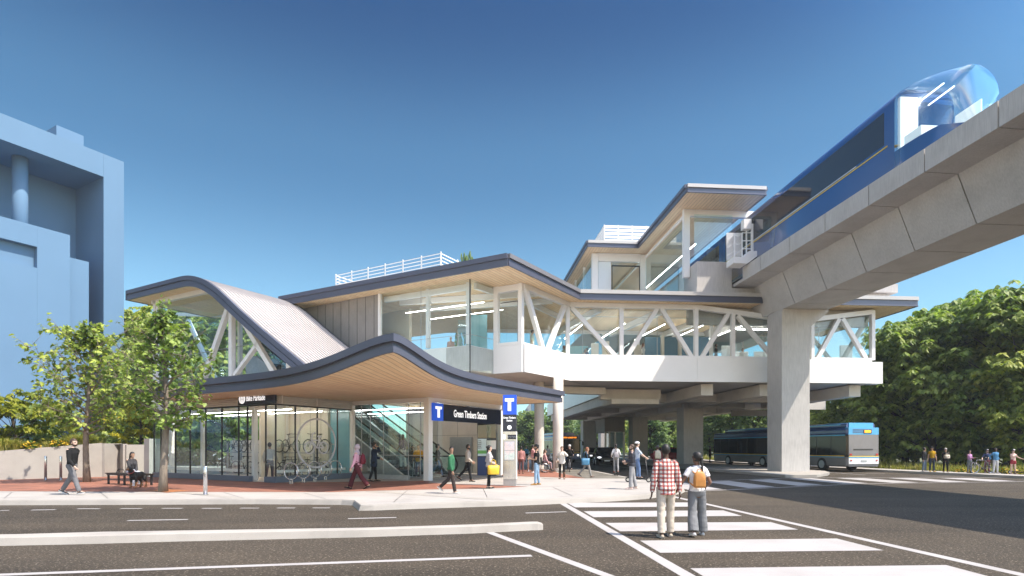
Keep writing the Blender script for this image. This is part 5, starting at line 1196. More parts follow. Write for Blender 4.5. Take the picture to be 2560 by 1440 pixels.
for k,u,Y,vtop,lb in (('a',2060,72,960,'dark tree right behind the big pier'),('b',1985,78,985,'dark tree directly behind the big pier and bus'),('c',1900,82,985,'dark tree above the middle of the articulated bus'),('a',1830,88,990,'dark tree above the front of the articulated bus'),('b',1775,92,1000,'shaded tree left of the articulated bus front'),('c',1655,104,1000,'sunlit tree seen between the second and third piers'),('d',1625,98,1010,'pale tree seen right of the third pier'),('a',1535,120,1010,'pale tree seen beside the glass kiosk'),('d',1490,118,1015,'pale tree seen right of the approaching bus'),('d',1400,125,1030,'pale tree seen between the round columns'),('b',1330,128,1030,'pale tree seen right of the pylon'),('c',1295,130,1035,'pale tree partly hidden by the pylon')):
    plant_tree(k,at(u,Y),Y,CZ+(HY-vtop)/F*Y,lb,UG)
LG='tall trees behind the stair enclosure'
for k,u,Y,vtop,lb in (('a',400,66,790,'tall tree behind the left end of the stair enclosure'),('c',520,62,775,'tall tree seen through the middle of the stair enclosure glass'),('b',620,60,790,'tall tree seen between the stair enclosure trusses'),('a',700,64,800,'tall tree behind the right slope of the stair enclosure'),('d',372,52,870,'pale tree left of the stair enclosure behind the maples'),('d',570,50,885,'pale lower tree behind the stair enclosure glass')):
    plant_tree(k,at(u,Y),Y,CZ+(HY-vtop)/F*Y,lb,LG)
plant_tree('y',at(352,38),38,4.6,'yellow green shrub tree left of the bike parkade',"small trees behind the retaining wall")
plant_tree('y',at(40,33.5),33.5,4.9,'yellow green small tree behind the wall at the left edge',"small trees behind the retaining wall")
plant_tree('d',at(118,37),37,4.6,'thin dark small tree behind the wall, left of the walking man',"small trees behind the retaining wall")
plant_tree('y',at(-70,31),31,4.9,'yellow green small tree cut by the left edge',"small trees behind the retaining wall")
tt_=plant_tree('d',at(1168,52),52,CZ+(HY-642)/F*52,'tree tip showing above the concourse roof',LG); tt_.scale=(.36,.36,tt_.scale[2])
# far mass of trees
bm=bmesh.new(); r=random.Random(5)
for i in range(60):
    X=-20+i*2.6+r.uniform(-2,2); Y=150+r.uniform(-8,14); H=r.uniform(8,13); W=r.uniform(3.5,5.5)
    for _ in range(420):
        d=rv(r); p=Vector((X+d.x*W,Y+d.y*W,H*.5+d.z*H*.5)); n=(rv(r)+UP*.6).normalized(); x=n.orthogonal().normalized(); y=n.cross(x); l=r.uniform(.5,1.0)
        bm.faces.new([bm.verts.new(v) for v in (p-x*l,p-y*l*.5,p+x*l,p+y*l*.5)])
me=bpy.data.meshes.new('far_woodland'); bm.to_mesh(me); bm.free(); o=bpy.data.objects.new('far_woodland',me); COL.objects.link(o); me.materials.append(LM3); tag(o,'distant pale line of trees beyond the station','woodland',None,'stuff')
# grasses and flowers
GR=leafmat('grass_blade',(0.08,0.10,0.015),(0.20,0.22,0.04),(0.42,0.38,0.13),.4,2.0); FLY=pm('yellow_flower',(0.62,0.40,0.02),0.6,0,0.3,20); FLG=leafmat('shrub_leaf',(0.05,0.09,0.012),(0.10,0.16,0.02),(0.2,0.25,0.04),.35,2.0)
def grass_mesh(r,rad,h,n):
    bm=bmesh.new()
    for _ in range(n):
        a=r.uniform(0,6.28); q=rad*math.sqrt(r.random())*.6; b=Vector((math.cos(a)*q,math.sin(a)*q,0)); ln=h*r.uniform(.55,1.1); out=rad*r.uniform(.2,1.0); d=Vector((math.cos(a+r.uniform(-.7,.7)),math.sin(a+r.uniform(-.7,.7)),0)); w=.011
        sd=Vector((-d.y,d.x,0)); p1=b+d*out*.35+UP*ln*.62; p2=b+d*out+UP*ln*r.uniform(.75,1.0)
        v=[bm.verts.new(x) for x in (b-sd*w,b+sd*w,p1+sd*w,p1-sd*w,p2)]; bm.faces.new(v[:4]); bm.faces.new((v[3],v[2],v[4]))
    me=bpy.data.meshes.new('grass_clump'); bm.to_mesh(me); bm.free(); me.materials.append(GR); return me
def flower_mesh(r,rad,h,n):
    bm=bmesh.new(); bf=bmesh.new()
    for k in range(n):
        d=rv(r); d.z=abs(d.z); p=Vector((d.x*rad,d.y*rad,.05+d.z*h)); n_=(rv(r)+UP).normalized(); x=n_.orthogonal().normalized(); y=n_.cross(x); l=.05*r.uniform(.7,1.4); B_=bf if (d.length>.72 and r.random()<.6) else bm
        if B_ is bm: l*=1.4
        B_.faces.new([B_.verts.new(v) for v in (p-x*l,p-y*l*.6,p+x*l,p+y*l*.6)])
    out=[]
    for B_,nm,mm in ((bm,'leaves',FLG),(bf,'blooms',FLY)):
        me=bpy.data.meshes.new(nm); B_.to_mesh(me); B_.free(); me.materials.append(mm); out.append(me)
    return out
gm=[grass_mesh(random.Random(s),.55,.75,260) for s in (1,2,3)]; fm_=flower_mesh(random.Random(4),.42,.42,520)
def grass(p,s,label,i): 
    o=bpy.data.objects.new('ornamental_grass',gm[i%3]); COL.objects.link(o); o.location=p; o.scale=(s,s,s); o.rotation_euler=(0,0,i*1.7); tag(o,label,'grass clump','ornamental grasses on the retaining wall')
def flowers(p,s,label,i):
    t=thing('flowering_shrub',label,'shrub',p,i*1.3,'yellow flowering shrubs'); t.scale=(s,s,s)
    for me in fm_: o=bpy.data.objects.new(me.name,me); COL.objects.link(o); o.parent=t
# retaining wall with raised planting
wq=[Vector((-40,24.5,0)),Vector((-26.6,25.6,0)),Vector((-24.3,27.0,0)),Vector((-21.45,29.75,0))]
rw=thing('retaining_wall','long pale concrete retaining wall at the left with planting on top','wall',Vector((-24,27,.15)))
rows=[]
zt=[1.25,1.35,1.52,1.92]
lo=[p.copy() for p in wq]; bk_=[p+Vector((-.25,.28,0)) for p in wq]
mb=MB(); mb.grid([[xy(p,.1) for p in lo],[xy(p,z) for p,z in zip(lo,zt)],[xy(p,z+.004) for p,z in zip(bk_,zt)],[xy(p,.1) for p in bk_]]); mb.face([xy(lo[-1],.1),xy(lo[-1],zt[-1]),xy(bk_[-1],zt[-1]),xy(bk_[-1],.1)])
CW=concrete('retaining_concrete',(.36,.34,.315),.0,.16); obj('front_wall',mb,CW,rw)
w2=[wq[-1],hit(312,1110,Vector((-21.45,29.75,0)),Vector((.96,.28,0))),]
pA_=wq[-1]+Vector((.02,0,0)); pB_=P(300,1109,31.3); pC_=P(313,1109,30.7); pD_=P(369,1110,31.8)
mb=MB(); mb.wall(pA_,pB_,.1,1.9,.22); mb.wall(xy(pB_,0),xy(pC_,0),.1,1.88,.2); mb.wall(xy(pC_,0),xy(pD_,0),.1,1.84,.2); obj('return_wall',mb,CW,rw)
mb=MB(); pE_=P(380,1100,30.2); mb.box(Vector((pE_.x,pE_.y,1.15)),(.55,.5,2.0),A); obj('end_pillar',mb,M['concrete'],rw)
mb=MB(); mb.face([xy(p,z-.06) for p,z in zip(bk_,zt)]+[Vector((-20,33,1.85)),Vector((-60,40,1.2))]); struct('raised_bed',mb,M['ground'],'raised planting bed behind the retaining wall')
def onw(u,k=.45):
    for i in range(3):
        a,b=wq[i],wq[i+1]; ua=CX+F*a.x/a.y; ub=CX+F*b.x/b.y
        if ua<=u<=ub:
            p=hit(u,1100,a,b-a); t_=(p.x-a.x)/(b.x-a.x); return Vector((p.x-k*.7,p.y+k*.7,zt[i]+(zt[i+1]-zt[i])*t_-.06))
    return Vector((-22,30.6,1.8))
for i,(u,s,lb) in enumerate(((12,1.05,'tall straw-tipped grass clump at the left edge of the wall'),(35,.9,'green grass clump left of the first yellow shrub'),(125,.6,'small grass clump between the two yellow shrubs'),(190,1.0,'pale grass clump behind the walking man\'s head'),(212,.85,'pale grass clump behind the maple trunk'),(240,.8,'olive grass clump right of the maple trunk'),(252,.75,'olive grass clump at the right end of the long wall'),(60,.7,'low grass clump in front of the small yellow tree'))): grass(onw(u),s,lb,i)
for i,(u,s,lb) in enumerate(((78,.95,'yellow flowering shrub on the wall, left of the walking man'),(146,.95,'yellow flowering shrub on the wall just behind the walking man'),(162,.7,'small yellow flowering shrub beside the walking man\'s head'))): flowers(onw(u,.3),s,lb,i)
# verge along the wood
bm=bmesh.new(); r=random.Random(9)
vb=[(30.6,24),(29.4,30.4),(27.6,38.6),(24.6,60),(23,95)]
for i in range(len(vb)-1):
    (x0,y0),(x1,y1)=vb[i],vb[i+1]; n=int(math.hypot(x1-x0,y1-y0)*210) if i<3 else 2500
    for _ in range(n):
        t_=r.random(); q=r.random()*2.4; b=Vector((x0+(x1-x0)*t_+q+.3,y0+(y1-y0)*t_+q*.2,-.02)); hgt=(.35+.55*mnoise.noise(Vector((b.x*.5,b.y*.5,3)))**2*2+.25*r.random())*(.8+.3*q/2.4); d=rv(r); d.z=0; w=.02
        sd=Vector((-d.y,d.x,0)).normalized()*w; p1=b+d*.1*hgt+UP*hgt*.6; p2=b+d*.35*hgt+UP*hgt
        v=[bm.verts.new(x) for x in (b-sd,b+sd,p1+sd,p1-sd,p2)]; bm.faces.new(v[:4]); bm.faces.new((v[3],v[2],v[4]))
me=bpy.data.meshes.new('verge_grass'); bm.to_mesh(me); bm.free(); o=bpy.data.objects.new('verge_grass',me); COL.objects.link(o); me.materials.append(GR); tag(o,'long uncut grass on the verge in front of the wood','grass',None,'stuff')
for i,(u,Y,s,lb) in enumerate(((2402,35.5,.9,'yellow flowering shrub left of the woman in lilac'),(2425,35.2,.8,'yellow flowering shrub behind the woman in lilac'),(2478,34.0,.9,'yellow flowering shrub behind the bicycle'),(2505,33.6,1.1,'yellow flowering shrub between the blue jacket man and the woman in red shorts'),(2548,33,.9,'yellow flowering shrub at the right edge behind the scooter'))): flowers(Vector((at(u,Y),Y,0)),s,lb,i)
# ================================================================ people
SK={'pale':pm('skin_pale',(0.60,0.40,0.31),0.55,0,0.05,8),'tan':pm('skin_tan',(0.46,0.28,0.19),0.55,0,0.05,8),'olive':pm('skin_olive',(0.38,0.22,0.145),0.55,0,0.05,8),'brown':pm('skin_brown',(0.17,0.085,0.052),0.5,0,0.05,8),'dark':pm('skin_dark',(0.085,0.042,0.027),0.5,0,0.05,8)}
FB={}
def fab(c,r=.85):
    k=tuple(c)+(r,)
    if k not in FB: FB[k]=pm('cloth',c,r,0,.10,9,.25,spec=.2,bscale=14)
    return FB[k]
def plaid():
    m,nt,out=newmat('plaid_shirt'); b=N(nt,'BsdfPrincipled'); b.inputs['Roughness'].default_value=.85; b.inputs['Specular IOR Level'].default_value=.2
    tc=N(nt,'TexCoord'); sp=N(nt,'SeparateXYZ'); lk(nt,tc.outputs['Object'],sp.inputs[0])
    def band(o,per,wd,off):
        a=N(nt,'Math',operation='MULTIPLY_ADD'); a.inputs[1].default_value=1/per; a.inputs[2].default_value=off; lk(nt,o,a.inputs[0]); f=N(nt,'Math',operation='FRACT'); lk(nt,a.outputs[0],f.inputs[0]); l=N(nt,'Math',operation='LESS_THAN'); l.inputs[1].default_value=wd; lk(nt,f.outputs[0],l.inputs[0]); return l.outputs[0]
    def add(x,y):
        a=N(nt,'Math',operation='ADD'); lk(nt,x,a.inputs[0]); lk(nt,y,a.inputs[1]); return a.outputs[0]
    vx=band(sp.outputs['X'],.074,.46,.2); vz=band(sp.outputs['Z'],.074,.46,.1); s=add(vx,vz)
    h=N(nt,'Math',operation='MULTIPLY'); h.inputs[1].default_value=.5; lk(nt,s,h.inputs[0])
    col=ramp(nt,h.outputs[0],[(0.0,(0.66,0.63,0.60)),(0.5,(0.46,0.20,0.16)),(1.0,(0.34,0.030,0.028))])
    col=mix(nt,band(sp.outputs['X'],.074,.10,.86),col,(0.10,0.09,0.13)); col=mix(nt,band(sp.outputs['Z'],.074,.10,.76),col,(0.13,0.10,0.13))
    lk(nt,col,b.inputs['Base Color']); n=N(nt,'TexNoise'); n.inputs['Scale'].default_value=12; bp=N(nt,'Bump'); bp.inputs['Strength'].default_value=.3; bp.inputs['Distance'].default_value=.02; lk(nt,n.outputs['Fac'],bp.inputs['Height']); lk(nt,bp.outputs[0],b.inputs['Normal']); lk(nt,b.outputs[0],out.inputs['Surface']); return m
PLAID=plaid()
EYE=pm('eye',(0.02,0.015,0.012),0.2,0,.05,5); LIP=pm('lips',(0.30,0.11,0.09),0.5,0,.05,5)
HC={'black':pm('hair_black',(0.012,0.010,0.009),0.55,0,.25,40),'brown':pm('hair_brown',(0.055,0.03,0.018),0.55,0,.25,40),'red':pm('hair_red',(0.20,0.07,0.03),0.55,0,.25,40),'grey':pm('hair_grey',(0.35,0.33,0.31),0.6,0,.2,40)}
HELM=pm('helmet_white',(0.7,0.7,0.71),0.3,0,.05,5); HELMK=pm('helmet_black',(0.02,0.02,0.022),0.3,0,.05,5)
TS=bpy.data.scenes.new('workbench'); RO=bpy.data.objects.new('tmp',bpy.data.meshes.new('tmp')); TS.collection.objects.link(RO)
RM=RO.modifiers.new('r','REMESH'); RM.mode='VOXEL'; RM.use_smooth_shade=True; RS=RO.modifiers.new('s','SMOOTH'); RS.factor=.5; OLD=[RO.data]
def remesh(mb,voxel,sm=3,fold=0.0,seed=0):
    bmesh.ops.recalc_face_normals(mb.bm,faces=mb.bm.faces)
    me=bpy.data.meshes.new('tmp'); mb.bm.to_mesh(me); mb.bm.free(); RO.data=me; OLD.append(me); RM.voxel_size=voxel; RS.iterations=sm
    vl=TS.view_layers[0]; vl.update(); out=bpy.data.meshes.new_from_object(RO.evaluated_get(vl.depsgraph))
    if fold:
        n=len(out.vertices); co=[0.0]*(3*n); no=[0.0]*(3*n); out.vertices.foreach_get('co',co); out.vertex_normals.foreach_get('vector',no)
        for i in range(0,3*n,3):
            x,y,z=co[i:i+3]; k=fold*(mnoise.noise(Vector((x*9+seed,y*9,z*16)))+.6*mnoise.noise(Vector((x*20,y*20+seed,z*28)))); co[i]+=no[i]*k; co[i+1]+=no[i+1]*k; co[i+2]+=no[i+2]*k
        out.vertices.foreach_set('co',co); out.update()
    out.polygons.foreach_set('use_smooth',[True]*len(out.polygons)); return out
def ringpts(c,rx,ry,m,n=14): return [m@Vector((c[0]+rx*math.cos(2*math.pi*k/n),c[1]+ry*math.sin(2*math.pi*k/n),c[2])) for k in range(n)]
def ik(S_,W,l1,l2,hint):
    d=W-S_; L_=min(d.length,l1+l2-.004); d.normalize(); a=(l1*l1-l2*l2+L_*L_)/(2*L_); h=math.sqrt(max(0,l1*l1-a*a)); n=hint-d*hint.dot(d); n.normalize(); return S_+d*a+n*h, S_+d*L_
PERSONS=[]
def person(pos,H,face,label,legs=((3,4,2),(-2,3,2)),arms=(None,None),lean=0,hyaw=0,hpitch=0,skin='tan',hair=('short','black'),top=None,sleeve=1.0,hem=.90,loose=.0,bot=None,flare=0,blen=1.0,shoe=(.02,.02,.02),fem=False,beard=False,near=False,hat=None,hipz=None,group=None,boots=None,sole=None,cat='person',tiny=False):
    t=thing('person',label,cat,pos,-R(face),group); s=H/1.75; t.scale=(s,s,s)
    vox=.0105 if near else .017
    hz=.92; J=[]
    for i,sx in ((0,-1),(1,1)):
        th,kn,sp=legs[i]; hip=Vector((sx*.088,0,hz)); a=R(th); d=Vector((math.sin(R(sp))*sx,math.sin(a)*math.cos(R(sp)),-math.cos(a)*math.cos(R(sp)))); kne=hip+d*.43
        b=R(th-kn); d2=Vector((math.sin(R(sp))*sx*.7,math.sin(b),-math.cos(b))).normalized(); ank=kne+d2*.41
        fp=0.0
        if th-kn<-14: fp=(th-kn)+12
        elif th>14 and kn<12: fp=9
        fp=R(fp); fd_=Vector((.10*sx,math.cos(fp),math.sin(fp))).normalized()
        heel=ank-fd_*.055+Vector((0,-math.sin(-fp)*-.0,-.055)); up_=Vector((0,-math.sin(fp),math.cos(fp)))
        heel=ank-fd_*.06-up_*.055; toe=ank+fd_*.175-up_*.062
        J.append(dict(hip=hip,knee=kne,ank=ank,heel=heel,toe=toe,fd=fd_,up=up_))
    low=min(min(j['heel'].z,j['toe'].z) for j in J)-.026
    dz=-low
    for j in J:
        for k in ('hip','knee','ank','heel','toe'): j[k]=j[k]+UP*dz
    hz+=dz
    TM=Matrix.Translation(Vector((0,0,hz)))@Matrix.Rotation(-R(lean),4,'X')@Matrix.Translation(Vector((0,0,-.92)))
    sw=.156 if fem else .174; shf=.93 if fem else 1.0
    ARM=[]
    for i,sx in ((0,-1),(1,1)):
        Sh=TM@Vector((sx*sw,0,1.385)); W=arms[i]
        if W is None: W=(sx*(.205+.015*i),.03,.80)
        hint=Vector((sx*.35,-1,-.25)) if len(W)<4 else Vector(W[3])
        El,Wr=ik(Sh,Vector(W[:3])+UP*dz,.295,.262,hint); ARM.append((Sh,El,Wr,sx))
    HM=TM@Matrix.Translation(Vector((0,.015,1.63)))@Matrix.Rotation(R(lean)*.7,4,'X')@Matrix.Rotation(-R(hyaw),4,'Z')@Matrix.Rotation(R(hpitch),4,'X'); H3=HM.to_3x3()
    # body
    mb=MB(); tors=[(.80,.09,.085,0),(.86,.150,.105,-.005),(.93,.165 if fem else .158,.118,-.012),(1.02,.135 if fem else .142,.095,0),(1.10,.118 if fem else .135,.088,.004),(1.22,.140*shf,.105,.006),(1.32,.158*shf,.108,.004),(1.39,.138*shf,.085,0),(1.44,.088,.066,0),(1.48,.058,.056,.004)]
    mb.loft([ringpts((0,y,z),rx,ry,TM) for z,rx,ry,y in tors])
    mb.tube([TM@Vector((0,0,1.43)),TM@Vector((0,.005,1.50)),HM@Vector((0,-.012,-.06))],[.062,.054,.054],10)
    mb.ell(HM@Vector((0,-.012,.022)),(.074,.094,.098),14,10,H3); mb.ell(HM@Vector((0,.022,-.048)),(.054,.062,.066),12,8,H3); mb.ell(HM@Vector((0,.086,-.014)),(.014,.022,.022),8,6,H3); mb.ell(HM@Vector((0,.062,-.088)),(.026,.024,.02),8,6,H3)
    for sx in (-1,1): mb.ell(HM@Vector((sx*.075,-.01,-.008)),(.012,.026,.034),8,6,H3); mb.ell(HM@Vector((sx*.032,.066,.022)),(.03,.016,.012),8,6,H3)
    for j in J:
        mb.tube([j['hip']+UP*.03,j['hip'].lerp(j['knee'],.35),j['knee'],j['knee'].lerp(j['ank'],.3),j['ank'].lerp(j['knee'],.1),j['ank']-UP*.02],[.085,.080,.055,.056,.036,.036],10); mb.tube([j['heel']+j['up']*.02,j['ank'].lerp(j['toe'],.4)-j['up']*.01,j['toe']],[.034,.036,.022],8)
    for Sh,El,Wr,sx in ARM:
        mb.ell(Sh,(.058,.055,.058),10,8); mb.tube([Sh,Sh.lerp(El,.45),El,El.lerp(Wr,.3),Wr],[.052,.046,.038,.038,.025],10)
        d=(Wr-El).normalized(); q=d.cross(Vector((sx,0,0)) if abs(d.x)<.8 else UP).normalized(); pn_=d.cross(q); 
        pe=Wr+d*.085; mb.tube([Wr-d*.01,Wr+d*.045,pe],[(.022,.018),(.036,.016),(.036,.013)],8,flat=q)
        for k,(o_,l_) in enumerate(((-.027,.062),(-.009,.075),(.009,.070),(.027,.055))):
            b0=pe-d*.012+q*o_; cu=pn_*sx; b1=b0+d*l_*.5+cu*.006; b2=b1+d*l_*.42+cu*.024; mb.tube([b0,b1,b2],[.0095,.0088,.007],6)
        th0=Wr+d*.025+q*.03; mb.tube([th0,th0+q*.026+d*.03,th0+q*.032+d*.058],[.012,.010,.008],6)
    bd=remesh(mb,vox*.9,2); bd.name='body'; o=bpy.data.objects.new('body',bd); COL.objects.link(o); bd.materials.append(SK[skin]); o.parent=t
    def part(nm,mesh,m):
        mesh.name=nm; o=bpy.data.objects.new(nm,mesh); COL.objects.link(o); mesh.materials.append(m); o.parent=t; return o
    mt=lambda c: c if isinstance(c,bpy.types.Material) else fab(c)
    # top
    if top is not None:
        mb=MB(); e=.012+loose*.75; rg=[]
        if hem<.86: rg+=[(hem,.158+e,.125+e,-.006),(hem+.10,.163+e,.128+e,-.008)]
        for z,rx,ry,y in tors:
            if z>=max(hem,.84)-.001: rg.append((z,max(rx+e,.146*shf+e if z<1.3 else 0),max(ry+e,.100+e) if z<1.33 else ry+e*.9,y))
        if hem>.84: r0=rg[0]; rg.insert(0,(hem,r0[1]*1.0,r0[2]*1.0,r0[3]))
        rg=sorted(rg); rg[-1]=(1.475,.072,.066,.002)
        mb.loft([ringpts((0,y,z),rx,ry,TM) for z,rx,ry,y in rg])
        if fem:
            for sx in (-1,1): mb.ell(TM@Vector((sx*.065,.085,1.265)),(.07,.062+loose*.5,.075),10,8)
        for Sh,El,Wr,sx in ARM:
            e2=.008+loose*.45; P_=[Sh+Vector((-sx*.055,0,.02)),Sh+Vector((0,0,-.005)),Sh.lerp(El,.5),El,El.lerp(Wr,.45),Wr-(Wr-El)*.04]; rr=[.056+e2,.052+e2,.052+e2,.046+e2,.044+e2,.033+e2]
            if sleeve<.3: P_,rr=P_[:3],rr[:3]; P_[2]=Sh.lerp(El,.28 if sleeve<.12 else .55)
            elif sleeve<.6: P_,rr=P_[:4],rr[:4]
            mb.tube(P_,rr,12)
        part('shirt',remesh(mb,vox,4,.005,len(label)),mt(top))
    # trousers
    if bot is not None:
        mb=MB(); e=.013; mb.loft([ringpts((0,y,z),rx+e+(.006 if fem else 0),ry+e,TM if z>.95 else Matrix.Translation(Vector((0,0,dz)))) for z,rx,ry,y in ((.82,.11,.09,0),(.86,.150,.108,-.006),(.93,.166 if fem else .158,.120,-.012),(1.0,.140,.100,0),(1.05,.132,.094,0))])
        for j in J:
            P_=[j['hip']+UP*.02,j['hip'].lerp(j['knee'],.45),j['knee'],j['knee'].lerp(j['ank'],.45),j['ank']-(j['ank']-j['knee'])*.02+UP*-.01]; rr=[.094,.084+flare*.3,.064+flare*.55,.060+flare*.9,.050+flare*1.25]
            if blen<.5: P_=P_[:2]; P_[1]=j['hip'].lerp(j['knee'],.48); rr=[.095,.092]
            elif blen<.9: P_=P_[:4]; rr=rr[:4]
            mb.tube(P_,rr,12)
        part('trousers',remesh(mb,vox,4,.004,len(label)*3),mt(bot))
    # shoes
    for j in J:
        mb=MB(); f=j['fd']; u_=j['up']; x=f.cross(u_); h=j['heel']-f*.02
        ln=(j['toe']-j['heel']).dot(f)+.06
        prof=[(0,.030,.045),(.06,.036,.085),(.12,.038,.082),(.17,.043,.060),(.22,.042,.048),(ln,.024,.030)]
        rings=[]
        for q,w_,hh in prof:
            c=h+f*q-u_*.026; rings.append([c+x*a*w_+u_*b*hh for a,b in ((-1,0),(-1,.45),(-.72,.9),(-.3,1),(.3,1),(.72,.9),(1,.45),(1,0))])
        mb.loft(rings)
        if boots: mb.tube([j['ank']-UP*.03,j['ank'].lerp(j['knee'],.35),j['ank'].lerp(j['knee'],.72)],[.050,.060,.068],10)
        so_=obj('shoe',mb,mt(shoe),t,True,local=True)
        if sole is not None:
            mb=MB(); mb.loft([[h+f*q+x*a*w_*1.08-u_*b for a,b in ((-1,.028),(1,.028),(1,.004),(-1,.004))] for q,w_,hh in prof]); obj('sole',mb,mt(sole),so_,local=True)
    # hair / head wear
    st,hc=hair; hm=HC.get(hc,HC['black']) if not isinstance(hc,bpy.types.Material) else hc
    def shell(rx,ry,rz,cy,cz,test,nm,m,u=20,v=14):
        mb=MB(); mb.ell((0,cy,cz),(rx,ry,rz),u,v); rm=[f for f in mb.bm.faces if not test(f.calc_center_median())]; bmesh.ops.delete(mb.bm,geom=rm,context='FACES')
        bmesh.ops.transform(mb.bm,matrix=HM,verts=mb.bm.verts); ho=obj(nm,mb,m,t,True,local=True); sm_=ho.modifiers.new('t','SOLIDIFY'); sm_.thickness=.008; return ho
    vol={'short':.010,'buzz':.003,'curly':.026}.get(st,.012)
    if st!='none' and st!='hijab' and st!='bald':
        shell(.077+vol,.098+vol,.103+vol,-.014,.024,lambda c:(c.z>.062+.0*c.y or (c.y<.022 and c.z>(-.075 if st in('short','buzz','curly') else -.1))),'hair',hm)
    if st in ('long','half'):
        ln=.36 if st=='long' else .2; mb=MB(); rings=[]
        for k in range(7):
            q=k/6; w=.088-.018*q; z=.06-ln*q-.02; y=-.055-.045*math.sin(q*1.6); rings.append([HM@Vector((w*math.cos(a)*1.0,y+(.055-.015*q)*math.sin(a),z)) for a in [2*math.pi*i/12 for i in range(12)]])
        mb.loft(rings); obj('hair',mb,hm,t,True,local=True)
    if st=='bun': mb=MB(); mb.ell(HM@Vector((0,-.115,.05)),(.045,.045,.045),10,8); obj('hair_bun',mb,hm,t,True,local=True)
    if st in ('braid','pony'):
        mb=MB(); n_=14; pts=[HM@Vector((.010*math.sin(k*1.6),-.105-.035*math.sin(k/n_*2.2),.02-.036*k)) for k in range(n_)]; mb.tube(pts,[.040 if k<2 else (.031+.006*math.sin(k*2.2))*(1-.5*k/n_) for k in range(n_)],8); obj('hair_braid',mb,hm,t,True,local=True)
    if st=='hijab':
        mb=MB(); mb.ell((0,-.016,.015),(.094,.112,.122),22,16); rm=[f for f in mb.bm.faces if (lambda c:c.y>.045 and abs(c.x)<.058 and -.085<c.z<.07)(f.calc_center_median())]; bmesh.ops.delete(mb.bm,geom=rm,context='FACES'); bmesh.ops.transform(mb.bm,matrix=HM,verts=mb.bm.verts); obj('head_scarf',mb,hm,t,True,local=True)
        mb=MB(); mb.loft([ringpts((0,y,z),rx,ry,TM) for z,rx,ry,y in ((1.10,.06,.03,.13),(1.24,.14,.125,.03),(1.36,.175,.125,.01),(1.44,.13,.105,.0),(1.50,.085,.085,.0),(1.56,.08,.08,.01))]); mb.tube([TM@Vector((-.06,.12,1.25)),TM@Vector((-.10,.10,1.05)),TM@Vector((-.14,.0,.92))],[(.06,.03),(.07,.02),(.05,.012)],8); part('scarf_drape',remesh(mb,.017,2,.006,3),hm)
    if beard: shell(.060,.072,.062,.022,-.052,lambda c:(c.z<-.045 and c.y>-.01),'beard',hm,16,12)
    if hat:
        kind,m=hat
        if kind=='cap':
            shell(.092,.112,.105,-.012,.035,lambda c:c.z>.045,'cap',m); mb=MB(); mb.loft([[HM@Vector((x_,.085+.075*q*(1-(x_/.09)**2*.5),.062-.012*q+b_)) for x_,b_ in ((-.075,0),(-.03,.008),(.03,.008),(.075,0),(.03,-.004),(-.03,-.004))] for q in (0,1)]); obj('cap_peak',mb,m,t,local=True)
        if kind=='helmet':
            shell(.100,.128,.110,-.012,.042,lambda c:c.z>.03+.02*(c.y>0),'helmet',m)
            mb=MB()
            for x_ in (-.045,0,.045): mb.tube([HM@Vector((x_,.112*math.cos(a),.045+.112*math.sin(a)*math.sqrt(max(.05,1-(x_/.1)**2)))) for a in [R(20+14*k) for k in range(9)]],.006,5)
            obj('helmet_vent',mb,HELMK if m is HELM else M['galv'],t,local=True)
    if not tiny:
        for sx in (-1,1):
            mb=MB(); mb.ell(HM@Vector((sx*.031,.079,.008)),(.011,.006,.006),8,6,H3); obj('eye',mb,EYE,t,local=True)
        mb=MB(); mb.ell(HM@Vector((0,.083,-.054)),(.022,.006,.006),8,6,H3); obj('mouth',mb,LIP,t,local=True)
        for sx in (-1,1):
            mb=MB(); mb.tube([HM@Vector((sx*.014,.083,.030)),HM@Vector((sx*.034,.080,.036)),HM@Vector((sx*.05,.068,.030))],.004,5); obj('eyebrow',mb,hm if st!='hijab' else HC['black'],t,local=True)
    t['dz']=dz; return t,TM,ARM,HM,s
def wpt(t,v): # local point of a person to world
    s=t.scale[0]; return t.location+Matrix.Rotation(t.rotation_euler[2],3,'Z')@(Vector(v)*s)
def g(u,v,z=.15): return G(u,v,z)
def hgt(u,v,vh,z=.15): return (v-vh)*G(u,v,z).y/F
def backpack(pr,m,label,size=(.30,.16,.40),zc=1.20,straps=True):
    t0,TM=pr[0],pr[1]; s=t0.scale[0]; o=thing('backpack',label,'backpack',wpt(t0,TM@Vector((0,-.20,zc-.2))),t0.rotation_euler[2]); o.scale=(s,s,s)
    w,d,h=size; mb=MB(); rings=[]
    for q,kw,kd in ((0,.80,.8),(.06,.98,1),(.35,1,1.1),(.65,.95,1.0),(.88,.78,.75),(1.0,.42,.4)):
        rings.append([Vector((w/2*kw*math.copysign(abs(math.cos(a))**.6,math.cos(a)),-.02+d/2*kd*math.copysign(abs(math.sin(a))**.6,math.sin(a)),h*q)) for a in [2*math.pi*k/20 for k in range(20)]])
    mb.loft(rings); obj('bag',mb,m,o,True,local=True)
    mb=MB(); mb.box((0,-d*.56,h*.30),(w*.72,.05,h*.36)); obj('pocket',mb,m,o,local=True)
    mb=MB(); mb.ring((0,.0,h*1.0),.045,.010,(0,1,0),16,5); obj('loop',mb,m,o,local=True)
    if straps:
        for sx in (-1,1):
            mb=MB(); mb.tube([Vector((sx*w*.28,d*.4,h*.85)),Vector((sx*.12,d*.5+.10,h*1.02)),Vector((sx*.135,d*.5+.24,h*.75)),Vector((sx*.16,d*.5+.20,h*.35)),Vector((sx*w*.42,d*.4,h*.1))],.014,6); obj('strap',mb,m,o,True,local=True)
    return o
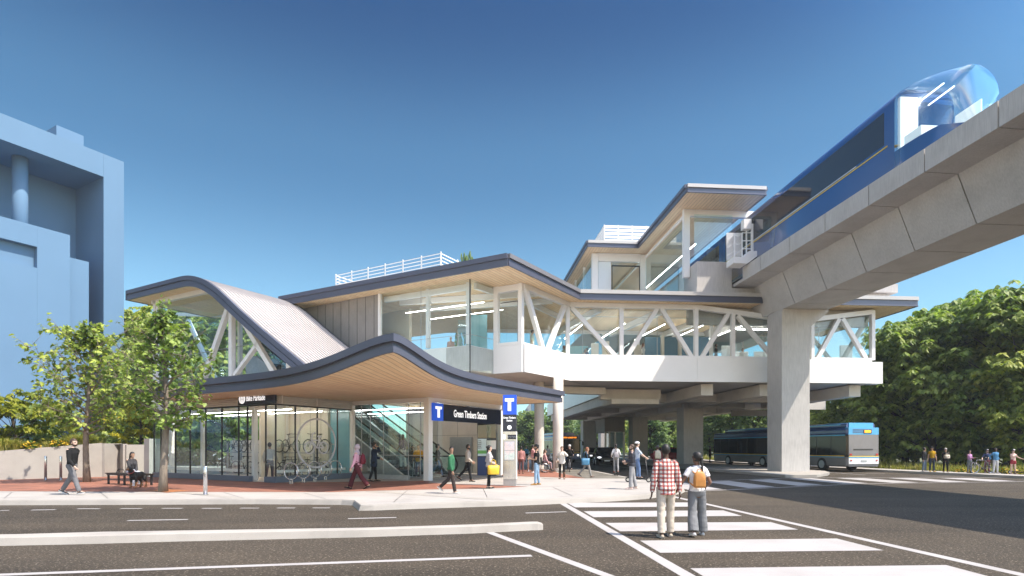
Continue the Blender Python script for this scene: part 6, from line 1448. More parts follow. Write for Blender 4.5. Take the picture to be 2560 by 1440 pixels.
def tote(p,rz_,m,label,w=.36,h=.30,d=.15,hh=.20):
    o=thing('tote_bag',label,'bag',p,rz_); mb=MB()
    mb.loft([[Vector((x*w/2*k,y*d/2*kd,h*q)) for x,y in ((-1,-1),(-.5,-1.1),(.5,-1.1),(1,-1),(1,1),(.5,1.1),(-.5,1.1),(-1,1))] for q,k,kd in ((0,.9,.9),(.08,.98,1),(.6,1,1),(1,1.04,.75))]); obj('bag',mb,m,o,True,local=True)
    for s in (-1,1):
        mb=MB(); mb.tube([Vector((-w*.25,s*d*.35,h*.95)),Vector((-w*.17,s*d*.2,h+hh*.8)),Vector((0,s*.01,h+hh)),Vector((w*.17,s*d*.2,h+hh*.8)),Vector((w*.25,s*d*.35,h*.95))],.010,6); obj('handle',mb,m,o,True,local=True)
    return o
BLK=(.012,.012,.013); WHT=(.68,.67,.66); JEAN=(.10,.17,.28); GREY=(.22,.22,.23)
def walk(a=24,b=-22,ka=5,kb=14,sp=1.5,lead='R'): return ((b,kb,sp),(a,ka,sp)) if lead=='R' else ((a,ka,sp),(b,kb,sp))
# --- the couple on the crossing
p1=person(G(1665,1343,0),1.755,2,'man in a red and white checked shirt and beige trousers walking away hand in hand',legs=((-6,6,2),(9,8,1)),arms=((-.265,.02,.79),(.275,.04,.78)),skin='dark',hair=('buzz','black'),top=PLAID,hem=.80,loose=.004,bot=(.50,.44,.37),flare=.016,shoe=(.42,.37,.30),near=True,sole=(.5,.48,.45),lean=2)
p2=person(G(1742,1339,0),1.60,4,'woman in a white tee and grey wide trousers with braided hair walking away',legs=((-10,12,3),(8,5,4)),arms=((-.46,.03,.84),(.24,.20,1.02)),skin='brown',hair=('braid','black'),top=(.72,.72,.73),sleeve=.2,hem=.93,loose=.006,bot=(.175,.18,.19),flare=.05,shoe=(.66,.66,.67),fem=True,near=True,hyaw=-42,sole=(.7,.7,.7))
backpack(p2,pm('tan_leather',(0.46,0.20,0.045),0.55,0,.12,10),'small tan backpack worn by the woman on the crossing',(.25,.13,.34),1.22)
# --- left
p3=person(g(180,1236.5),1.86,92,'bearded man in a black sweater and grey trousers striding along the kerb at the left',legs=walk(24,-20,3,16),arms=((-.20,-.12,.84),(.22,.26,.90)),skin='pale',hair=('short','brown'),beard=True,top=BLK,bot=(.145,.145,.155),flare=.01,shoe=(.06,.06,.06),near=True,sole=(.6,.6,.6),hem=.94,lean=4,loose=.006)
def sitz(seat): return seat
bp_=G(329,1213,.152)
p4=person(Vector((bp_.x,bp_.y-.05,.152)),1.68,118,'woman in a dark top and white jeans sitting on the bench and smiling',legs=((84,92,5),(78,74,3)),arms=((-.06,.42,.62),(.10,.44,.63)),skin='tan',hair=('long','black'),top=(.05,.05,.055),bot=(.48,.50,.55),shoe=(.7,.7,.7),fem=True,near=True,lean=9,hyaw=-10,sole=(.75,.75,.75))
# --- station front
p5=person(g(893,1222.5),1.70,270,'woman in a mauve hijab, pink top and maroon trousers walking left',legs=walk(24,-24,5,14),arms=((-.22,.16,.84),(.22,-.10,.82)),skin='tan',hair=('hijab',fab((.40,.32,.34))),top=(.56,.30,.37),bot=(.075,.018,.022),flare=.035,fem=True,near=True,hem=.88)
backpack(p5,fab((.13,.02,.03)),'dark red backpack worn by the woman in the hijab',(.28,.15,.38),1.2)
p6=person(g(935,1204),1.76,75,'man in a long dark blue coat talking on a phone by the entrance glass',legs=((8,4,2),(-10,8,2)),arms=((-.20,.28,1.02),(.10,.16,1.52,(.9,.2,-.8))),skin='olive',hair=('bun','black'),beard=True,top=(.022,.032,.055),hem=.66,loose=.02,bot=BLK,near=True,hpitch=-12)
p7=person(g(1046,1195),1.66,180,'person in a yellow shirt holding a white cane just inside the entrance',arms=((-.12,.28,1.0),(.30,.12,.82)),skin='olive',hair=('short','black'),top=(.62,.30,.01),sleeve=.5,hem=.86,loose=.015,bot=(.06,.085,.15),shoe=(.7,.7,.7))
mb=MB(); a=G(1031,1195,.16); mb.tube([a,Vector((a.x+.06,a.y+.03,1.0))],.012,6); tag(obj('cane',mb,pm('cane_white',(0.75,0.75,0.75),.4,0,.03,3),None,True,base=a),'white cane held by the person in yellow','cane')
person(g(1050,1190.5),1.70,185,'person in a pale pink shirt just behind the one in yellow',skin='pale',hair=('short','brown'),top=(.62,.42,.38),bot=GREY,sleeve=.5)
person(g(1031,1190),1.62,20,'person in a dark brown jacket beside the escalator foot',skin='olive',hair=('short','black'),top=(.07,.04,.03),bot=BLK)
person(L(6.3,-1.75,.62),1.74,312,'man in a purple vest and white trousers riding up the escalator',arms=((-.30,.1,.98),(.28,.14,.95)),skin='dark',hair=('buzz','black'),top=(.10,.075,.13),bot=(.62,.60,.57),sleeve=.5,flare=.02)
person(g(1094,1193),1.74,95,'woman in a black jacket and blue jeans striding into the entrance',legs=walk(22,-22,4,16),skin='olive',hair=('curly','black'),top=(.02,.018,.018),bot=JEAN,hem=.84,loose=.012,fem=True)
p8=person(g(1128,1233.5),1.57,100,'man in a green sweater and dark trousers walking right and looking at the camera',legs=walk(14,-20,4,30),arms=((-.22,-.06,.80),(.22,.12,.80)),skin='olive',hair=('short','black'),top=(.035,.14,.07),bot=(.045,.035,.033),flare=.012,shoe=(.55,.46,.40),near=True,hyaw=55,loose=.014,sole=(.7,.68,.65))
p9=person(g(1170,1204),1.68,92,'man in a beige bomber jacket and black trousers walking right under the name sign',legs=walk(12,-24,4,20),arms=((-.2,.2,.95),(.22,.22,.92)),skin='olive',hair=('short','black'),beard=True,top=(.44,.39,.34),bot=BLK,near=True,loose=.022,hem=.92)
p10=person(g(1223,1221),1.61,78,'woman in a pale grey jacket standing by the pylon with a yellow bag',legs=((2,2,1),(-3,3,1)),arms=((-.16,.16,1.05),(.14,.22,.98)),skin='pale',hair=('bun','black'),top=(.40,.38,.38),bot=BLK,fem=True,near=True,hem=.86,loose=.012)
q=wpt(p10[0],(.20,.14,.62)); tote(q-UP*.04,-R(78)+R(90),pm('yellow_leather',(0.72,0.45,0.03),0.5,0,.08,6),'big yellow tote bag held by the woman beside the pylon',.42,.34,.16,.22)
p11=person(g(1342,1212.5),1.66,280,'man in a black tee, cap and light jeans standing with folded arms',legs=((5,4,3),(-4,3,3)),arms=((-.05,.26,1.12),(.08,.27,1.18)),skin='tan',hair=('short','black'),hat=('cap',fab(BLK)),beard=True,top=BLK,sleeve=.25,bot=(.22,.33,.46),shoe=(.36,.20,.06),near=True,hpitch=-15,hem=.88,loose=.01)
person(g(1332,1182),1.70,70,'man in a pink shirt and grey trousers behind the man in the black tee',arms=((-.1,.26,1.2),(.15,.25,1.2)),skin='tan',hair=('short','black'),beard=True,top=(.60,.32,.32),bot=(.09,.085,.09),shoe=(.65,.65,.65),hpitch=-15)
person(g(1303,1184),1.60,355,'person in a dusty rose shirt with their back turned beside the pylon',skin='olive',hair=('short','black'),top=(.38,.19,.18),bot=(.16,.075,.075),loose=.015)
p12=person(g(1405,1197.5),1.58,190,'woman in a cream sweater, black leggings and brown boots with a hand at her cheek',legs=((6,4,3),(-4,3,3)),arms=((-.12,.20,1.46,(-.8,.2,-.9)),(.20,.16,.98)),skin='pale',hair=('half','brown'),top=(.64,.60,.55),bot=BLK,shoe=(.09,.05,.03),boots=True,fem=True,near=True,hem=.82,loose=.022)
q=wpt(p12[0],(.27,.08,.60)); tote(q,R(70),fab((.26,.20,.16)),'brown shoulder bag hanging from the woman in cream',.26,.36,.10,.25)
p13=person(g(1468,1193.5),1.56,92,'woman in a black jacket and grey jeans striding right with a blue bag',legs=walk(16,-26,4,16),skin='tan',hair=('half','red'),top=(.016,.016,.017),bot=(.25,.245,.24),fem=True,near=True,hem=.88,shoe=(.08,.07,.07))
q=wpt(p13[0],(-.27,.02,.70)); 
q=wpt(p13[0],(.25,-.12,.72)); tote(q,-R(92)+R(90),pm('blue_bag',(0.06,0.20,0.34),0.5,0,.1,6),'blue shoulder bag of the woman striding right',.40,.34,.13,.36)
sc1=scooter('electric scooter ridden away by the woman in white',g(1541,1188.5),R(90))
p14=person(g(1540,1188.5)+UP*.16,1.56,2,'woman in a white shirt and grey trousers riding away on a scooter',legs=((6,6,1),(-8,8,1)),arms=((-.24,.22,.98),(.24,.22,.98)),skin='tan',hair=('pony','black'),top=(.68,.67,.67),bot=(.32,.32,.33),shoe=(.35,.06,.05),fem=True,near=True)
backpack(p14,fab((.36,.34,.36)),'pale grey bag on the back of the woman in white',(.28,.10,.32),1.12)
p15=person(g(1580,1223),1.65,282,'man in a navy puffer jacket and grey trousers waiting on the plaza',legs=((6,5,3),(-8,5,3)),arms=((-.08,.24,1.08),(.20,.20,1.02)),skin='pale',hair=('short','brown'),beard=True,top=pm('puffer',(.022,.022,.034),.45,0,.2,18,.8,(.2,.2,1)),bot=(.29,.29,.30),flare=.02,shoe=(.62,.48,.44),near=True,hem=.90,loose=.03,hyaw=-10)
sp_=g(1594,1205.5); scooter('electric scooter under the man in the white helmet',Vector((sp_.x,sp_.y,.15)),R(-8))
p16=person(Vector((sp_.x-.02,sp_.y,.31)),1.62,96,'man in a pale blue shirt and white helmet standing on a scooter',legs=((4,8,1),(12,10,1)),arms=((-.2,.42,.98),(.2,.42,.98)),skin='pale',hair=('short','brown'),hat=('helmet',HELM),top=(.42,.48,.58),bot=(.12,.19,.34),near=True,sleeve=.5)
p17=person(g(1644,1192),1.62,10,'person in a maroon top half hidden behind the man in the checked shirt',skin='olive',hair=('short','brown'),top=(.16,.04,.05),bot=GREY,hat=('helmet',HELMK))
backpack(p17,fab((.50,.46,.36)),'cream backpack showing beside the checked shirt',(.34,.18,.46),1.22)
# cyclist and wheelchair user
cp=g(1424,1179.5); cb=copy_tree(bkp,None,cp,math.atan2(-.98,-.1),'bicycle ridden towards the camera by the cyclist in black'); cb['group']='bicycles in use on the plaza'
person(cp+UP*.10,1.62,186,'cyclist in black with a white helmet riding towards the camera',legs=((30,40,3),(12,20,3)),arms=((-.26,.34,1.05),(.26,.34,1.05)),lean=12,skin='pale',hair=('short','brown'),hat=('helmet',HELM),top=BLK,bot=BLK)
wc=g(1361,1181.5); wh=thing('wheelchair','wheelchair of the person in pink behind the black tee man','wheelchair',wc,R(10))
for s in (-1,1):
    mb=MB(); mb.ring((0,s*.28,.31),.29,.018,(0,1,0),28,6); w_=obj('wheel',mb,M['rubber'],wh,True,local=True)
    mb=MB(); mb.ring((0,s*.30,.31),.24,.010,(0,1,0),24,5)
    for k in range(8): a=math.pi*k/4; mb.beam((0,s*.28,.31),(math.cos(a)*.28,s*.28,.31+math.sin(a)*.28),.006,.006,(0,1,0))
    obj('hand_rim',mb,M['steel'],w_,local=True)
    mb=MB(); mb.ring((.42,s*.22,.08),.065,.016,(0,1,0),16,6); obj('caster',mb,M['rubber'],wh,True,local=True)
mb=MB()
for s in (-1,1): mb.tube([(-.22,s*.22,.95),(-.18,s*.22,.48),(.25,s*.22,.47),(.42,s*.20,.18),(.42,s*.22,.08)],.014,6); mb.tube([(-.18,s*.24,.68),(.15,s*.24,.68)],.02,6)
obj('frame',mb,M['black'],wh,True,local=True)
mb=MB(); mb.box((.04,0,.49),(.44,.42,.05)); obj('seat',mb,M['black'],wh,local=True)
mb=MB(); mb.box((-.20,0,.72),(.03,.42,.42)); obj('backrest',mb,M['black'],wh,local=True)
mb=MB(); mb.box((.50,0,.13),(.16,.34,.02)); obj('footrest',mb,M['black'],wh,local=True)
person(Vector((wc.x-.02,wc.y,.29)),1.62,80,'person in a pink top sitting in a wheelchair',legs=((84,80,4),(84,80,4)),arms=((-.2,.3,.72),(.2,.3,.72)),lean=5,skin='tan',hair=('half','brown'),top=(.55,.33,.33),bot=(.33,.22,.22),fem=True)
# parkade visitor
person(g(674,1203),1.76,355,'person in a white shirt and dark trousers inside the parkade doorway',legs=walk(8,-8),arms=((-.28,.1,.9),(.28,.2,.95)),skin='olive',hair=('short','brown'),top=(.50,.49,.47),bot=(.06,.07,.09),hem=.9)
# right-hand group at the far kerb
RG='people waiting at the far kerb'
def rp_(u,v,vh,face,label,**k): return person(g(u,v),hgt(u,v,vh),face,label,group=None,**k)
rp_(2311,1179.2,1119,150,'man in an open black jacket and jeans, leftmost of the far kerb group',skin='tan',hair=('short','black'),top=(.02,.02,.022),bot=(.14,.19,.27),hem=.84,loose=.025,shoe=(.6,.6,.6),hyaw=-60)
rp_(2330,1179.4,1117,190,'man in an ochre tee and dark jeans at the far kerb',skin='tan',hair=('short','black'),hat=('cap',fab(BLK)),top=(.36,.21,.005),sleeve=.25,bot=(.035,.045,.07),shoe=(.5,.36,.08),arms=((-.2,.16,.84),(.28,.04,.80)))
pc=rp_(2364,1180.6,1121,200,'grey-haired person all in black with a bag in their arms at the far kerb',skin='tan',hair=('curly','grey'),top=BLK,bot=BLK,arms=((-.1,.26,1.15),(.1,.28,1.1)))
tote(wpt(pc[0],(0,.26,1.02)),R(20),fab((.45,.40,.33)),'beige bag in the arms of the person in black',.36,.22,.14,.06)
rp_(2424,1182.6,1126,175,'woman in a lilac sweater with crossed arms at the far kerb',skin='olive',hair=('half','black'),top=(.42,.22,.40),bot=(.13,.15,.16),fem=True,arms=((.10,.22,1.12),(-.10,.24,1.16)))
bq=g(2456,1183.6); cb2=copy_tree(bkp,None,bq,R(186),'black bicycle held by the man in a navy shirt at the far kerb'); cb2['group']='bicycles in use on the plaza'
rp_(2468,1183.2,1124,195,'man in a navy shirt, black helmet and maroon trousers holding a bicycle',skin='pale',hair=('short','brown'),beard=True,hat=('helmet',HELMK),top=(.035,.05,.11),sleeve=.5,bot=(.22,.06,.08),arms=((.14,.38,.98),(.42,.24,.98)),shoe=(.6,.6,.6))
rp_(2489,1184,1120,175,'man in a blue jacket with a cross strap and white trousers at the far kerb',skin='dark',hair=('buzz','black'),top=(.07,.20,.36),bot=(.52,.53,.56),shoe=(.6,.6,.6),loose=.02,arms=((-.3,-.05,.95),(.3,-.05,.95)),hyaw=30)
scooter('electric scooter beside the woman in red shorts at the far kerb',g(2547,1186),R(100))
rp_(2533,1185.4,1124,185,'woman in a pink top, red shorts and black helmet, rightmost at the far kerb',skin='pale',hair=('half','brown'),hat=('helmet',HELMK),top=(.60,.42,.38),sleeve=.1,bot=(.28,.03,.045),blen=.3,fem=True,arms=((-.42,.2,1.1),(.05,.18,1.25)),shoe=(.5,.35,.3))
# passengers in the concourse
def up(u,vh,Y,face,label,**k):
    zt_=CZ+(HY-vh)/F*Y; x=at(u,Y); H=1.72; person(Vector((x,Y,zt_-H-.01)),H,face,label,tiny=True,**k)
up(1608,858,41.0,95,'woman with long red hair in a white top inside the concourse',hair=('long','red'),top=WHT,bot=GREY,fem=True,skin='pale')
up(1790,860,41.2,100,'bearded man in black inside the concourse',hair=('short','black'),beard=True,top=BLK,bot=BLK)
up(1857,871,41.5,180,'person in pale clothes behind the right concourse windows',hair=('short','brown'),top=WHT,bot=GREY,skin='pale')
up(1331,825,35.6,100,'person in a pale green shirt behind the slanting truss',hair=('short','black'),top=(.45,.52,.44),bot=WHT,sleeve=.5)
up(1300,833,36.5,90,'person in navy behind the white framed concourse window',hair=('short','brown'),top=(.04,.06,.14),bot=BLK)
up(1127,842,36.8,180,'person in a blush shirt in the glass corner of the concourse',hair=('bald','brown'),top=(.45,.30,.26),bot=GREY,skin='pale')
up(1455,872,40.5,120,'person in a white shirt leaning at the counter in the concourse',hair=('short','grey'),top=WHT,bot=GREY,lean=20)
up(1467,870,41.0,250,'person in a dark blue shirt at the counter in the concourse',hair=('short','brown'),top=(.05,.09,.17),bot=BLK)
up(1410,864,39.5,300,'person with auburn hair beside the truss corner of the concourse',hair=('half','red'),top=(.35,.38,.22),bot=BLK,fem=True)
# distant walkers under the station
person(g(1316,1158.0),1.65,180,'tiny distant walker in blue right of the pylon',tiny=True,hair=('short','black'),top=(.07,.20,.28),bot=BLK)
person(g(1369,1163),1.70,0,'distant walker in white with a small pack beside the round column',tiny=True,hair=('short','brown'),top=(.5,.5,.5),bot=(.3,.2,.2))
person(g(1775,1157),1.68,90,'tiny distant walker in dark clothes left of the articulated bus',tiny=True,hair=('short','black'),top=(.07,.03,.03),bot=BLK)
# --- dog
dp=G(343,1219.5,.152); dg=thing('dog','black and tan dog standing in front of the bench facing the camera','dog',dp,R(176))
mb=MB()   # local: faces +y
mb.tube([(0,-.36,.46),(0,-.24,.49),(0,-.02,.47),(0,.16,.46),(0,.27,.52)],[(.09,.10),(.115,.125),(.115,.135),(.13,.165),(.11,.13)],14,flat=(1,0,0))
mb.tube([(0,.24,.54),(0,.33,.66),(0,.38,.73)],[.105,.085,.08],10); mb.ell((0,.40,.75),(.085,.095,.08),12,8); mb.tube([(0,.44,.735),(0,.53,.71),(0,.57,.705)],[.058,.042,.032],10)
for s in (-1,1):
    mb.tube([(s*.09,.20,.45),(s*.10,.18,.27),(s*.095,.20,.12),(s*.095,.21,.03)],[.065,.042,.032,.032],8); mb.ell((s*.095,.235,.028),(.036,.055,.028),8,6)
    mb.tube([(s*.09,-.30,.46),(s*.11,-.24,.32),(s*.10,-.37,.20),(s*.10,-.33,.03)],[.085,.062,.034,.030],8); mb.ell((s*.10,-.30,.028),(.036,.055,.028),8,6)
mb.tube([(0,-.38,.48),(0,-.47,.40),(0,-.50,.28)],[.035,.03,.015],8)
def dogm():
    m,nt,out=newmat('dog_coat'); b=N(nt,'BsdfPrincipled'); b.inputs['Roughness'].default_value=.6; tc=N(nt,'TexCoord'); sp=N(nt,'SeparateXYZ'); lk(nt,tc.outputs['Object'],sp.inputs[0])
    n=N(nt,'TexNoise'); n.inputs['Scale'].default_value=9; ad=N(nt,'Math',operation='MULTIPLY_ADD'); ad.inputs[1].default_value=.12; lk(nt,n.outputs['Fac'],ad.inputs[0]); lk(nt,sp.outputs['Z'],ad.inputs[2])
    lowz=ramp(nt,ad.outputs[0],[(.26,(1,1,1)),(.30,(0,0,0))]); my=ramp(nt,sp.outputs['Y'],[(.475,(0,0,0)),(.49,(1,1,1))])
    c=mix(nt,lowz,(.016,.013,.012),(.22,.095,.035)); c=mix(nt,my,c,(.20,.09,.035)); lk(nt,c,b.inputs['Base Color']); lk(nt,b.outputs[0],out.inputs['Surface']); return m
me=remesh(mb,.012,2); me.name='body'; o=bpy.data.objects.new('body',me); COL.objects.link(o); me.materials.append(dogm()); o.parent=dg
for s in (-1,1):
    mb=MB(); mb.ell((s*.085,.385,.745),(.018,.04,.06),8,6); obj('ear',mb,HC['black'],dg,True,local=True)
    mb=MB(); mb.ell((s*.035,.475,.775),(.011,.008,.011),8,6); obj('eye',mb,EYE,dg,local=True)
mb=MB(); mb.ell((0,.595,.715),(.018,.014,.014),8,6); obj('nose',mb,HC['black'],dg,local=True)
mb=MB(); mb.ring((0,.30,.62),.098,.014,(0,.5,.6),20,6); obj('collar',mb,pm('collar_red',(.3,.04,.03),.5,0,.1,5),dg,local=True)

bpy.data.batch_remove([RO]+OLD+[TS])
# ================================================================ bench, bollards, far buildings
bn=thing('bench','dark slatted bench with wavy armrests beside the retaining wall','bench',G(305,1210,.152))
bx=(G(352,1215,.152)-G(262,1210.5,.152)); bx.z=0; bl=bx.length; bx.normalize(); by=Vector((-bx.y,bx.x,0)); b0=G(262,1210.5,.152)
def bpn(x,y,z): return b0+bx*x+by*y+UP*z
BW=pm('bench_timber',(0.035,0.026,0.021),.6,0,.2,8,stretch=(1,1,1))
for k in range(6):
    mb=MB(); mb.box(bpn(bl/2,.06+.085*k,.46),(bl+.1,.07,.035),bx); obj('slat',mb,BW,bn)
for x in (.12,bl*.5,bl-.1):
    for y in (.08,.48):
        mb=MB(); mb.beam(bpn(x,y,.0),bpn(x,y,.445),.07,.06,by); obj('leg',mb,M['black'],bn)
mb=MB(); mb.box(bpn(bl/2,.06,.415),(bl-.1,.05,.05),bx); mb.box(bpn(bl/2,.50,.415),(bl-.1,.05,.05),bx); obj('frame',mb,M['black'],bn)
for c in (.24,.62):
    mb=MB(); mb.tube([bpn(bl*c+ .30*math.cos(R(a)),.30,.475+.16*math.sin(R(a))) for a in range(0,181,18)],.016,6); obj('armrest',mb,M['black'],bn)
def bollard(u,v,lb,h,r=.055):
    p=G(u,v,.152); t=thing('bollard',lb,'bollard',p,0,'steel bollards on the plaza')
    mb=MB(); mb.loft([[p+Vector((math.cos(a)*q,math.sin(a)*q,z)) for a in [2*math.pi*k/20 for k in range(20)]] for q,z in ((r,0),(r,h-.015),(r*.9,h),(r*.3,h+.004))]); obj('post',mb,M['steel'],t,True)
    mb=MB(); mb.disc(p+UP*.008,r*1.5,UP,20,.012); obj('base_plate',mb,M['steel'],t)
bollard(114,1200.5,'steel bollard at the far left in front of the retaining wall',1.13); bollard(152,1200.5,'steel bollard half hidden behind the striding man',1.13); bollard(513.5,1237,'steel bollard nearest the kerb in front of the bike parkade',.93,.062); bollard(1321,1179,'slim steel bollard beside the pylon and the man in pink',1.0)
# context building in blue render
bb_=thing('office_building','large plain blue building with a deep framed recess at the left','building',Vector((-44,58,0)))
pR=P(310,405,60); zTop=pR.z; nB=-B
cI=hit(259,442,pR,A); zO=cI.z; tI=(xy(cI,0)-xy(pR,0)).dot(A)
bkI=hit(190,465,cI,B); rec=(xy(bkI,0)-xy(cI,0)).dot(B)
def bp2(t,d,z): v=Vector((pR.x,pR.y,0))+A*t+B*d; return Vector((v.x,v.y,z))
def bbox(t0,t1,d0,d1,z0,z1,name,m=None):
    mb=MB(); mb.hexa([bp2(t,d,z) for z in (z0,z1) for t,d in ((t0,d0),(t1,d0),(t1,d1),(t0,d1))]); return obj(name,mb,m or M['blueb'],bb_)
bbox(tI,0,0,26,3.4,zTop,'frame_pier'); bbox(-60,tI-.01,0,26,zO,zTop-.003,'frame_top'); bbox(-60,tI-.02,rec,25,3.4,zO-.01,'back_wall')
t1=(xy(hit(175,588,Vector((pR.x,pR.y,0))+nB*1.5,A),0)-Vector((pR.x,pR.y,0))).dot(A); z1=hit(175,588,Vector((pR.x,pR.y,0))+nB*1.5,A).z
t2=(xy(hit(222,655,Vector((pR.x,pR.y,0))+nB*.7,A),0)-Vector((pR.x,pR.y,0))).dot(A); z2_=hit(222,655,Vector((pR.x,pR.y,0))+nB*.7,A).z
tw=(xy(hit(93,640,Vector((pR.x,pR.y,0))+nB*1.5,A),0)-Vector((pR.x,pR.y,0))).dot(A); zw1=hit(93,617,Vector((pR.x,pR.y,0))+nB*1.5,A).z; zw0=hit(93,670,Vector((pR.x,pR.y,0))+nB*1.5,A).z
bbox(tw,t1,-1.5,rec-.02,3.4,z1,'lower_block'); bbox(-60,tw-.005,-1.5,rec-.03,zw1,z1-.002,'lower_block'); bbox(-60,tw-.006,-1.5,rec-.04,3.4,zw0,'lower_block'); bbox(-60,tw-.007,-.9,rec-.05,zw0+.005,zw1-.005,'window_recess')
bbox(t1+.003,t2,-.7,rec-.06,3.4,z2_,'side_block')
bbox(-60,-1.5,1.0,24,0,3.38,'base',pm('blue_base',(0.12,0.23,0.40),.8,0,.05,.3))
pc_=hit(50,500,Vector((pR.x,pR.y,0))+B*(rec*.45),A); mb=MB(); mb.tube([Vector((pc_.x,pc_.y,z1-2)),Vector((pc_.x,pc_.y,zO))],.62,24); obj('column',mb,M['blueb'],bb_,True)
q0=hit(141,345,Vector((pR.x,pR.y,0))+B*5,A); q1=hit(209,370,Vector((pR.x,pR.y,0))+B*5,A); ta=(xy(q0,0)-Vector((pR.x,pR.y,0))).dot(A); tb_=(xy(q1,0)-Vector((pR.x,pR.y,0))).dot(A)
bbox(ta,tb_,5,9,zTop-.5,hit(141,312,Vector((pR.x,pR.y,0))+B*5,A).z,'roof_box')
# pale buildings far behind
fb=thing('far_building','pale grey gabled building far behind the pylon','building',P(1318,1120,170)*1.0)
mb=MB(); x0,x1=at(1290,170),at(1350,170); mb.extrude([Vector((x0,170,0)),Vector((x1,170,0)),Vector((x1,170,16)),Vector((at(1340,170),170,17.5)),Vector((x0,170,9))],(0,14,0)); obj('block',mb,pm('far_grey',(0.45,0.48,0.52),.9,0,.04,.1),fb)
mb=MB(); mb.hexa([Vector((x,y,z)) for z in (11.2,17.2) for x,y in ((at(1328,168),166),(at(1341,168),166),(at(1341,168),169),(at(1328,168),169))]); obj('blue_bay',mb,M['blueb'],fb)
# glass kiosk under the station
kp=P(1530,1150,70); kk=thing('glass_kiosk','glass-fronted lobby with a white panel between the piers under the station','building',Vector((kp.x,kp.y,0)))
mb=MB(); mb.hexa([Vector((x,y,z)) for z in (3.6,5.6) for x,y in ((at(1512,70),70),(at(1562,70),70),(at(1562,70),78),(at(1512,70),78))]); obj('roof_band',mb,M['concrete_dark'],kk)
for u in (1514,1524,1538,1560):
    mb=MB(); mb.box(Vector((at(u,70),70.1,1.85)),(.22,.2,3.5)); obj('post',mb,M['galv'],kk)
mb=MB(); mb.wall(Vector((at(1512,70.3),70.3,0)),Vector((at(1562,70.3),70.3,0)),.1,3.6,.03); obj('glass_front',mb,M['glass_teal'],kk)
mb=MB(); mb.wall(Vector((at(1523,70.6),70.6,0)),Vector((at(1561,70.6),70.6,0)),1.6,3.5,.05); obj('white_panel',mb,pm('kiosk_white',(.62,.66,.68),.5,0,.04,1),kk)
# ================================================================ camera, sun, sky
cam=bpy.data.cameras.new('Camera'); co=bpy.data.objects.new('Camera',cam); COL.objects.link(co)
cam.sensor_width=36.0; cam.lens=F/2560*36.0; cam.shift_y=(HY-720)/2560.0; cam.clip_end=5000; cam.clip_start=0.05
co.location=(0,0,CZ); co.rotation_euler=(R(90),0,0); S.camera=co
sv=(E1*0.565-E2*0.30+UP*1.0).normalized()
sun=bpy.data.lights.new('Sun','SUN'); sun.energy=4.6; sun.angle=R(0.5); sun.color=(1.0,0.90,0.77)
so=bpy.data.objects.new('Sun',sun); COL.objects.link(so); so.location=(30,-20,60); so.rotation_euler=sv.to_track_quat('Z','Y').to_euler()
w=bpy.data.worlds.new('World'); S.world=w; w.use_nodes=True; nt=w.node_tree; nt.nodes.clear()
sky=nt.nodes.new('ShaderNodeTexSky'); sky.sky_type='NISHITA'; sky.sun_disc=False; sky.sun_elevation=math.asin(sv.z); sky.sun_rotation=math.atan2(sv.x,sv.y)
sky.air_density=1.0; sky.dust_density=0.25; sky.ozone_density=3.0; sky.altitude=0
bg=nt.nodes.new('ShaderNodeBackground'); bg.inputs['Strength'].default_value=0.122; ow=nt.nodes.new('ShaderNodeOutputWorld')
tint=nt.nodes.new('ShaderNodeMixRGB'); tint.blend_type='MULTIPLY'; tint.inputs[0].default_value=1.0; tint.inputs[2].default_value=(0.63,0.98,1.02,1); nt.links.new(sky.outputs['Color'],tint.inputs[1]); tcw=nt.nodes.new('ShaderNodeTexCoord'); sxyz=nt.nodes.new('ShaderNodeSeparateXYZ'); nt.links.new(tcw.outputs['Generated'],sxyz.inputs[0]); rw_=nt.nodes.new('ShaderNodeValToRGB'); e=rw_.color_ramp.elements; e[0].position=.22; e[0].color=(1.05,.89,.81,1); e[1].position=.44; e[1].color=(.62,.63,.64,1)
for p_,c_ in ((.62,(.235,.32,.435,1)),(.74,(1.5,.95,.78,1)),(.9,(2.0,1.25,1.0,1))): x_=e.new(p_); x_.color=c_
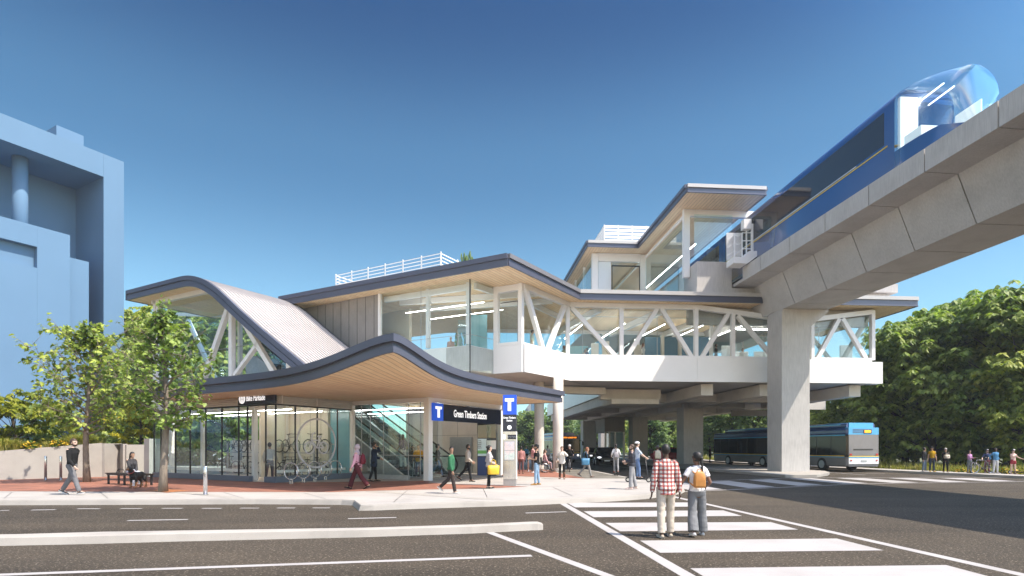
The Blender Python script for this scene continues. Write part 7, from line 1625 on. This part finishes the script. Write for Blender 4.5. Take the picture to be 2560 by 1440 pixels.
rw_.color_ramp.interpolation='EASE'; nt.links.new(sxyz.outputs[2],rw_.inputs[0]); t2=nt.nodes.new('ShaderNodeMixRGB'); t2.blend_type='MULTIPLY'; t2.inputs[0].default_value=1; nt.links.new(tint.outputs[0],t2.inputs[1]); nt.links.new(rw_.outputs[0],t2.inputs[2]); dt=nt.nodes.new('ShaderNodeVectorMath'); dt.operation='DOT_PRODUCT'; dt.inputs[1].default_value=sv; nt.links.new(tcw.outputs['Generated'],dt.inputs[0]); mr=nt.nodes.new('ShaderNodeMapRange'); mr.interpolation_type='SMOOTHSTEP'; mr.inputs[1].default_value=.45; mr.inputs[2].default_value=.98; mr.inputs[3].default_value=1.0; mr.inputs[4].default_value=3.2; nt.links.new(dt.outputs['Value'],mr.inputs[0]); t3=nt.nodes.new('ShaderNodeVectorMath'); t3.operation='SCALE'; nt.links.new(t2.outputs[0],t3.inputs[0]); nt.links.new(mr.outputs[0],t3.inputs['Scale']); yr=nt.nodes.new('ShaderNodeMapRange'); yr.inputs[1].default_value=.05; yr.inputs[2].default_value=-.6; nt.links.new(sxyz.outputs[1],yr.inputs[0]); wr=nt.nodes.new('ShaderNodeMixRGB'); wr.inputs[1].default_value=(1,1,1,1); wr.inputs[2].default_value=(2.9,1.75,1.38,1); nt.links.new(yr.outputs[0],wr.inputs[0]); t5=nt.nodes.new('ShaderNodeMixRGB'); t5.blend_type='MULTIPLY'; t5.inputs[0].default_value=1; nt.links.new(t3.outputs[0],t5.inputs[1]); nt.links.new(wr.outputs[0],t5.inputs[2]); nt.links.new(t5.outputs[0],bg.inputs['Color']); nt.links.new(bg.outputs[0],ow.inputs['Surface'])
vs=S.view_settings; S.display_settings.display_device='sRGB'; vs.view_transform='Standard'; vs.look='None'; vs.exposure=0.86; vs.gamma=1.0; vs.use_curve_mapping=False
S.render.engine='CYCLES'; c=S.cycles; c.max_bounces=8; c.diffuse_bounces=4; c.glossy_bounces=4; c.transmission_bounces=6; c.transparent_max_bounces=32; c.caustics_reflective=False; c.caustics_refractive=False
c.use_denoising=True
try: c.denoiser='OPENIMAGEDENOISE'
except Exception: pass
c.use_adaptive_sampling=True; c.adaptive_threshold=0.01; c.sample_clamp_indirect=6.0

# ---- air
hz=bpy.data.materials.new('haze'); hz.use_nodes=True; hn=hz.node_tree; hn.nodes.clear(); ho=hn.nodes.new('ShaderNodeOutputMaterial'); pv=hn.nodes.new('ShaderNodeVolumePrincipled'); pv.inputs['Density'].default_value=0.0005; pv.inputs['Color'].default_value=(.86,.93,1,1); pv.inputs['Anisotropy'].default_value=0.2; hn.links.new(pv.outputs[0],ho.inputs['Volume'])
mb=MB(); mb.prism([(-190,-40),(190,-40),(190,240),(-190,240)],-1.06,40.0); hb=obj('haze',mb,hz); tag(hb,'thin pale haze in the distance','haze',None,'stuff')
c.volume_bounces=0; c.volume_step_rate=4
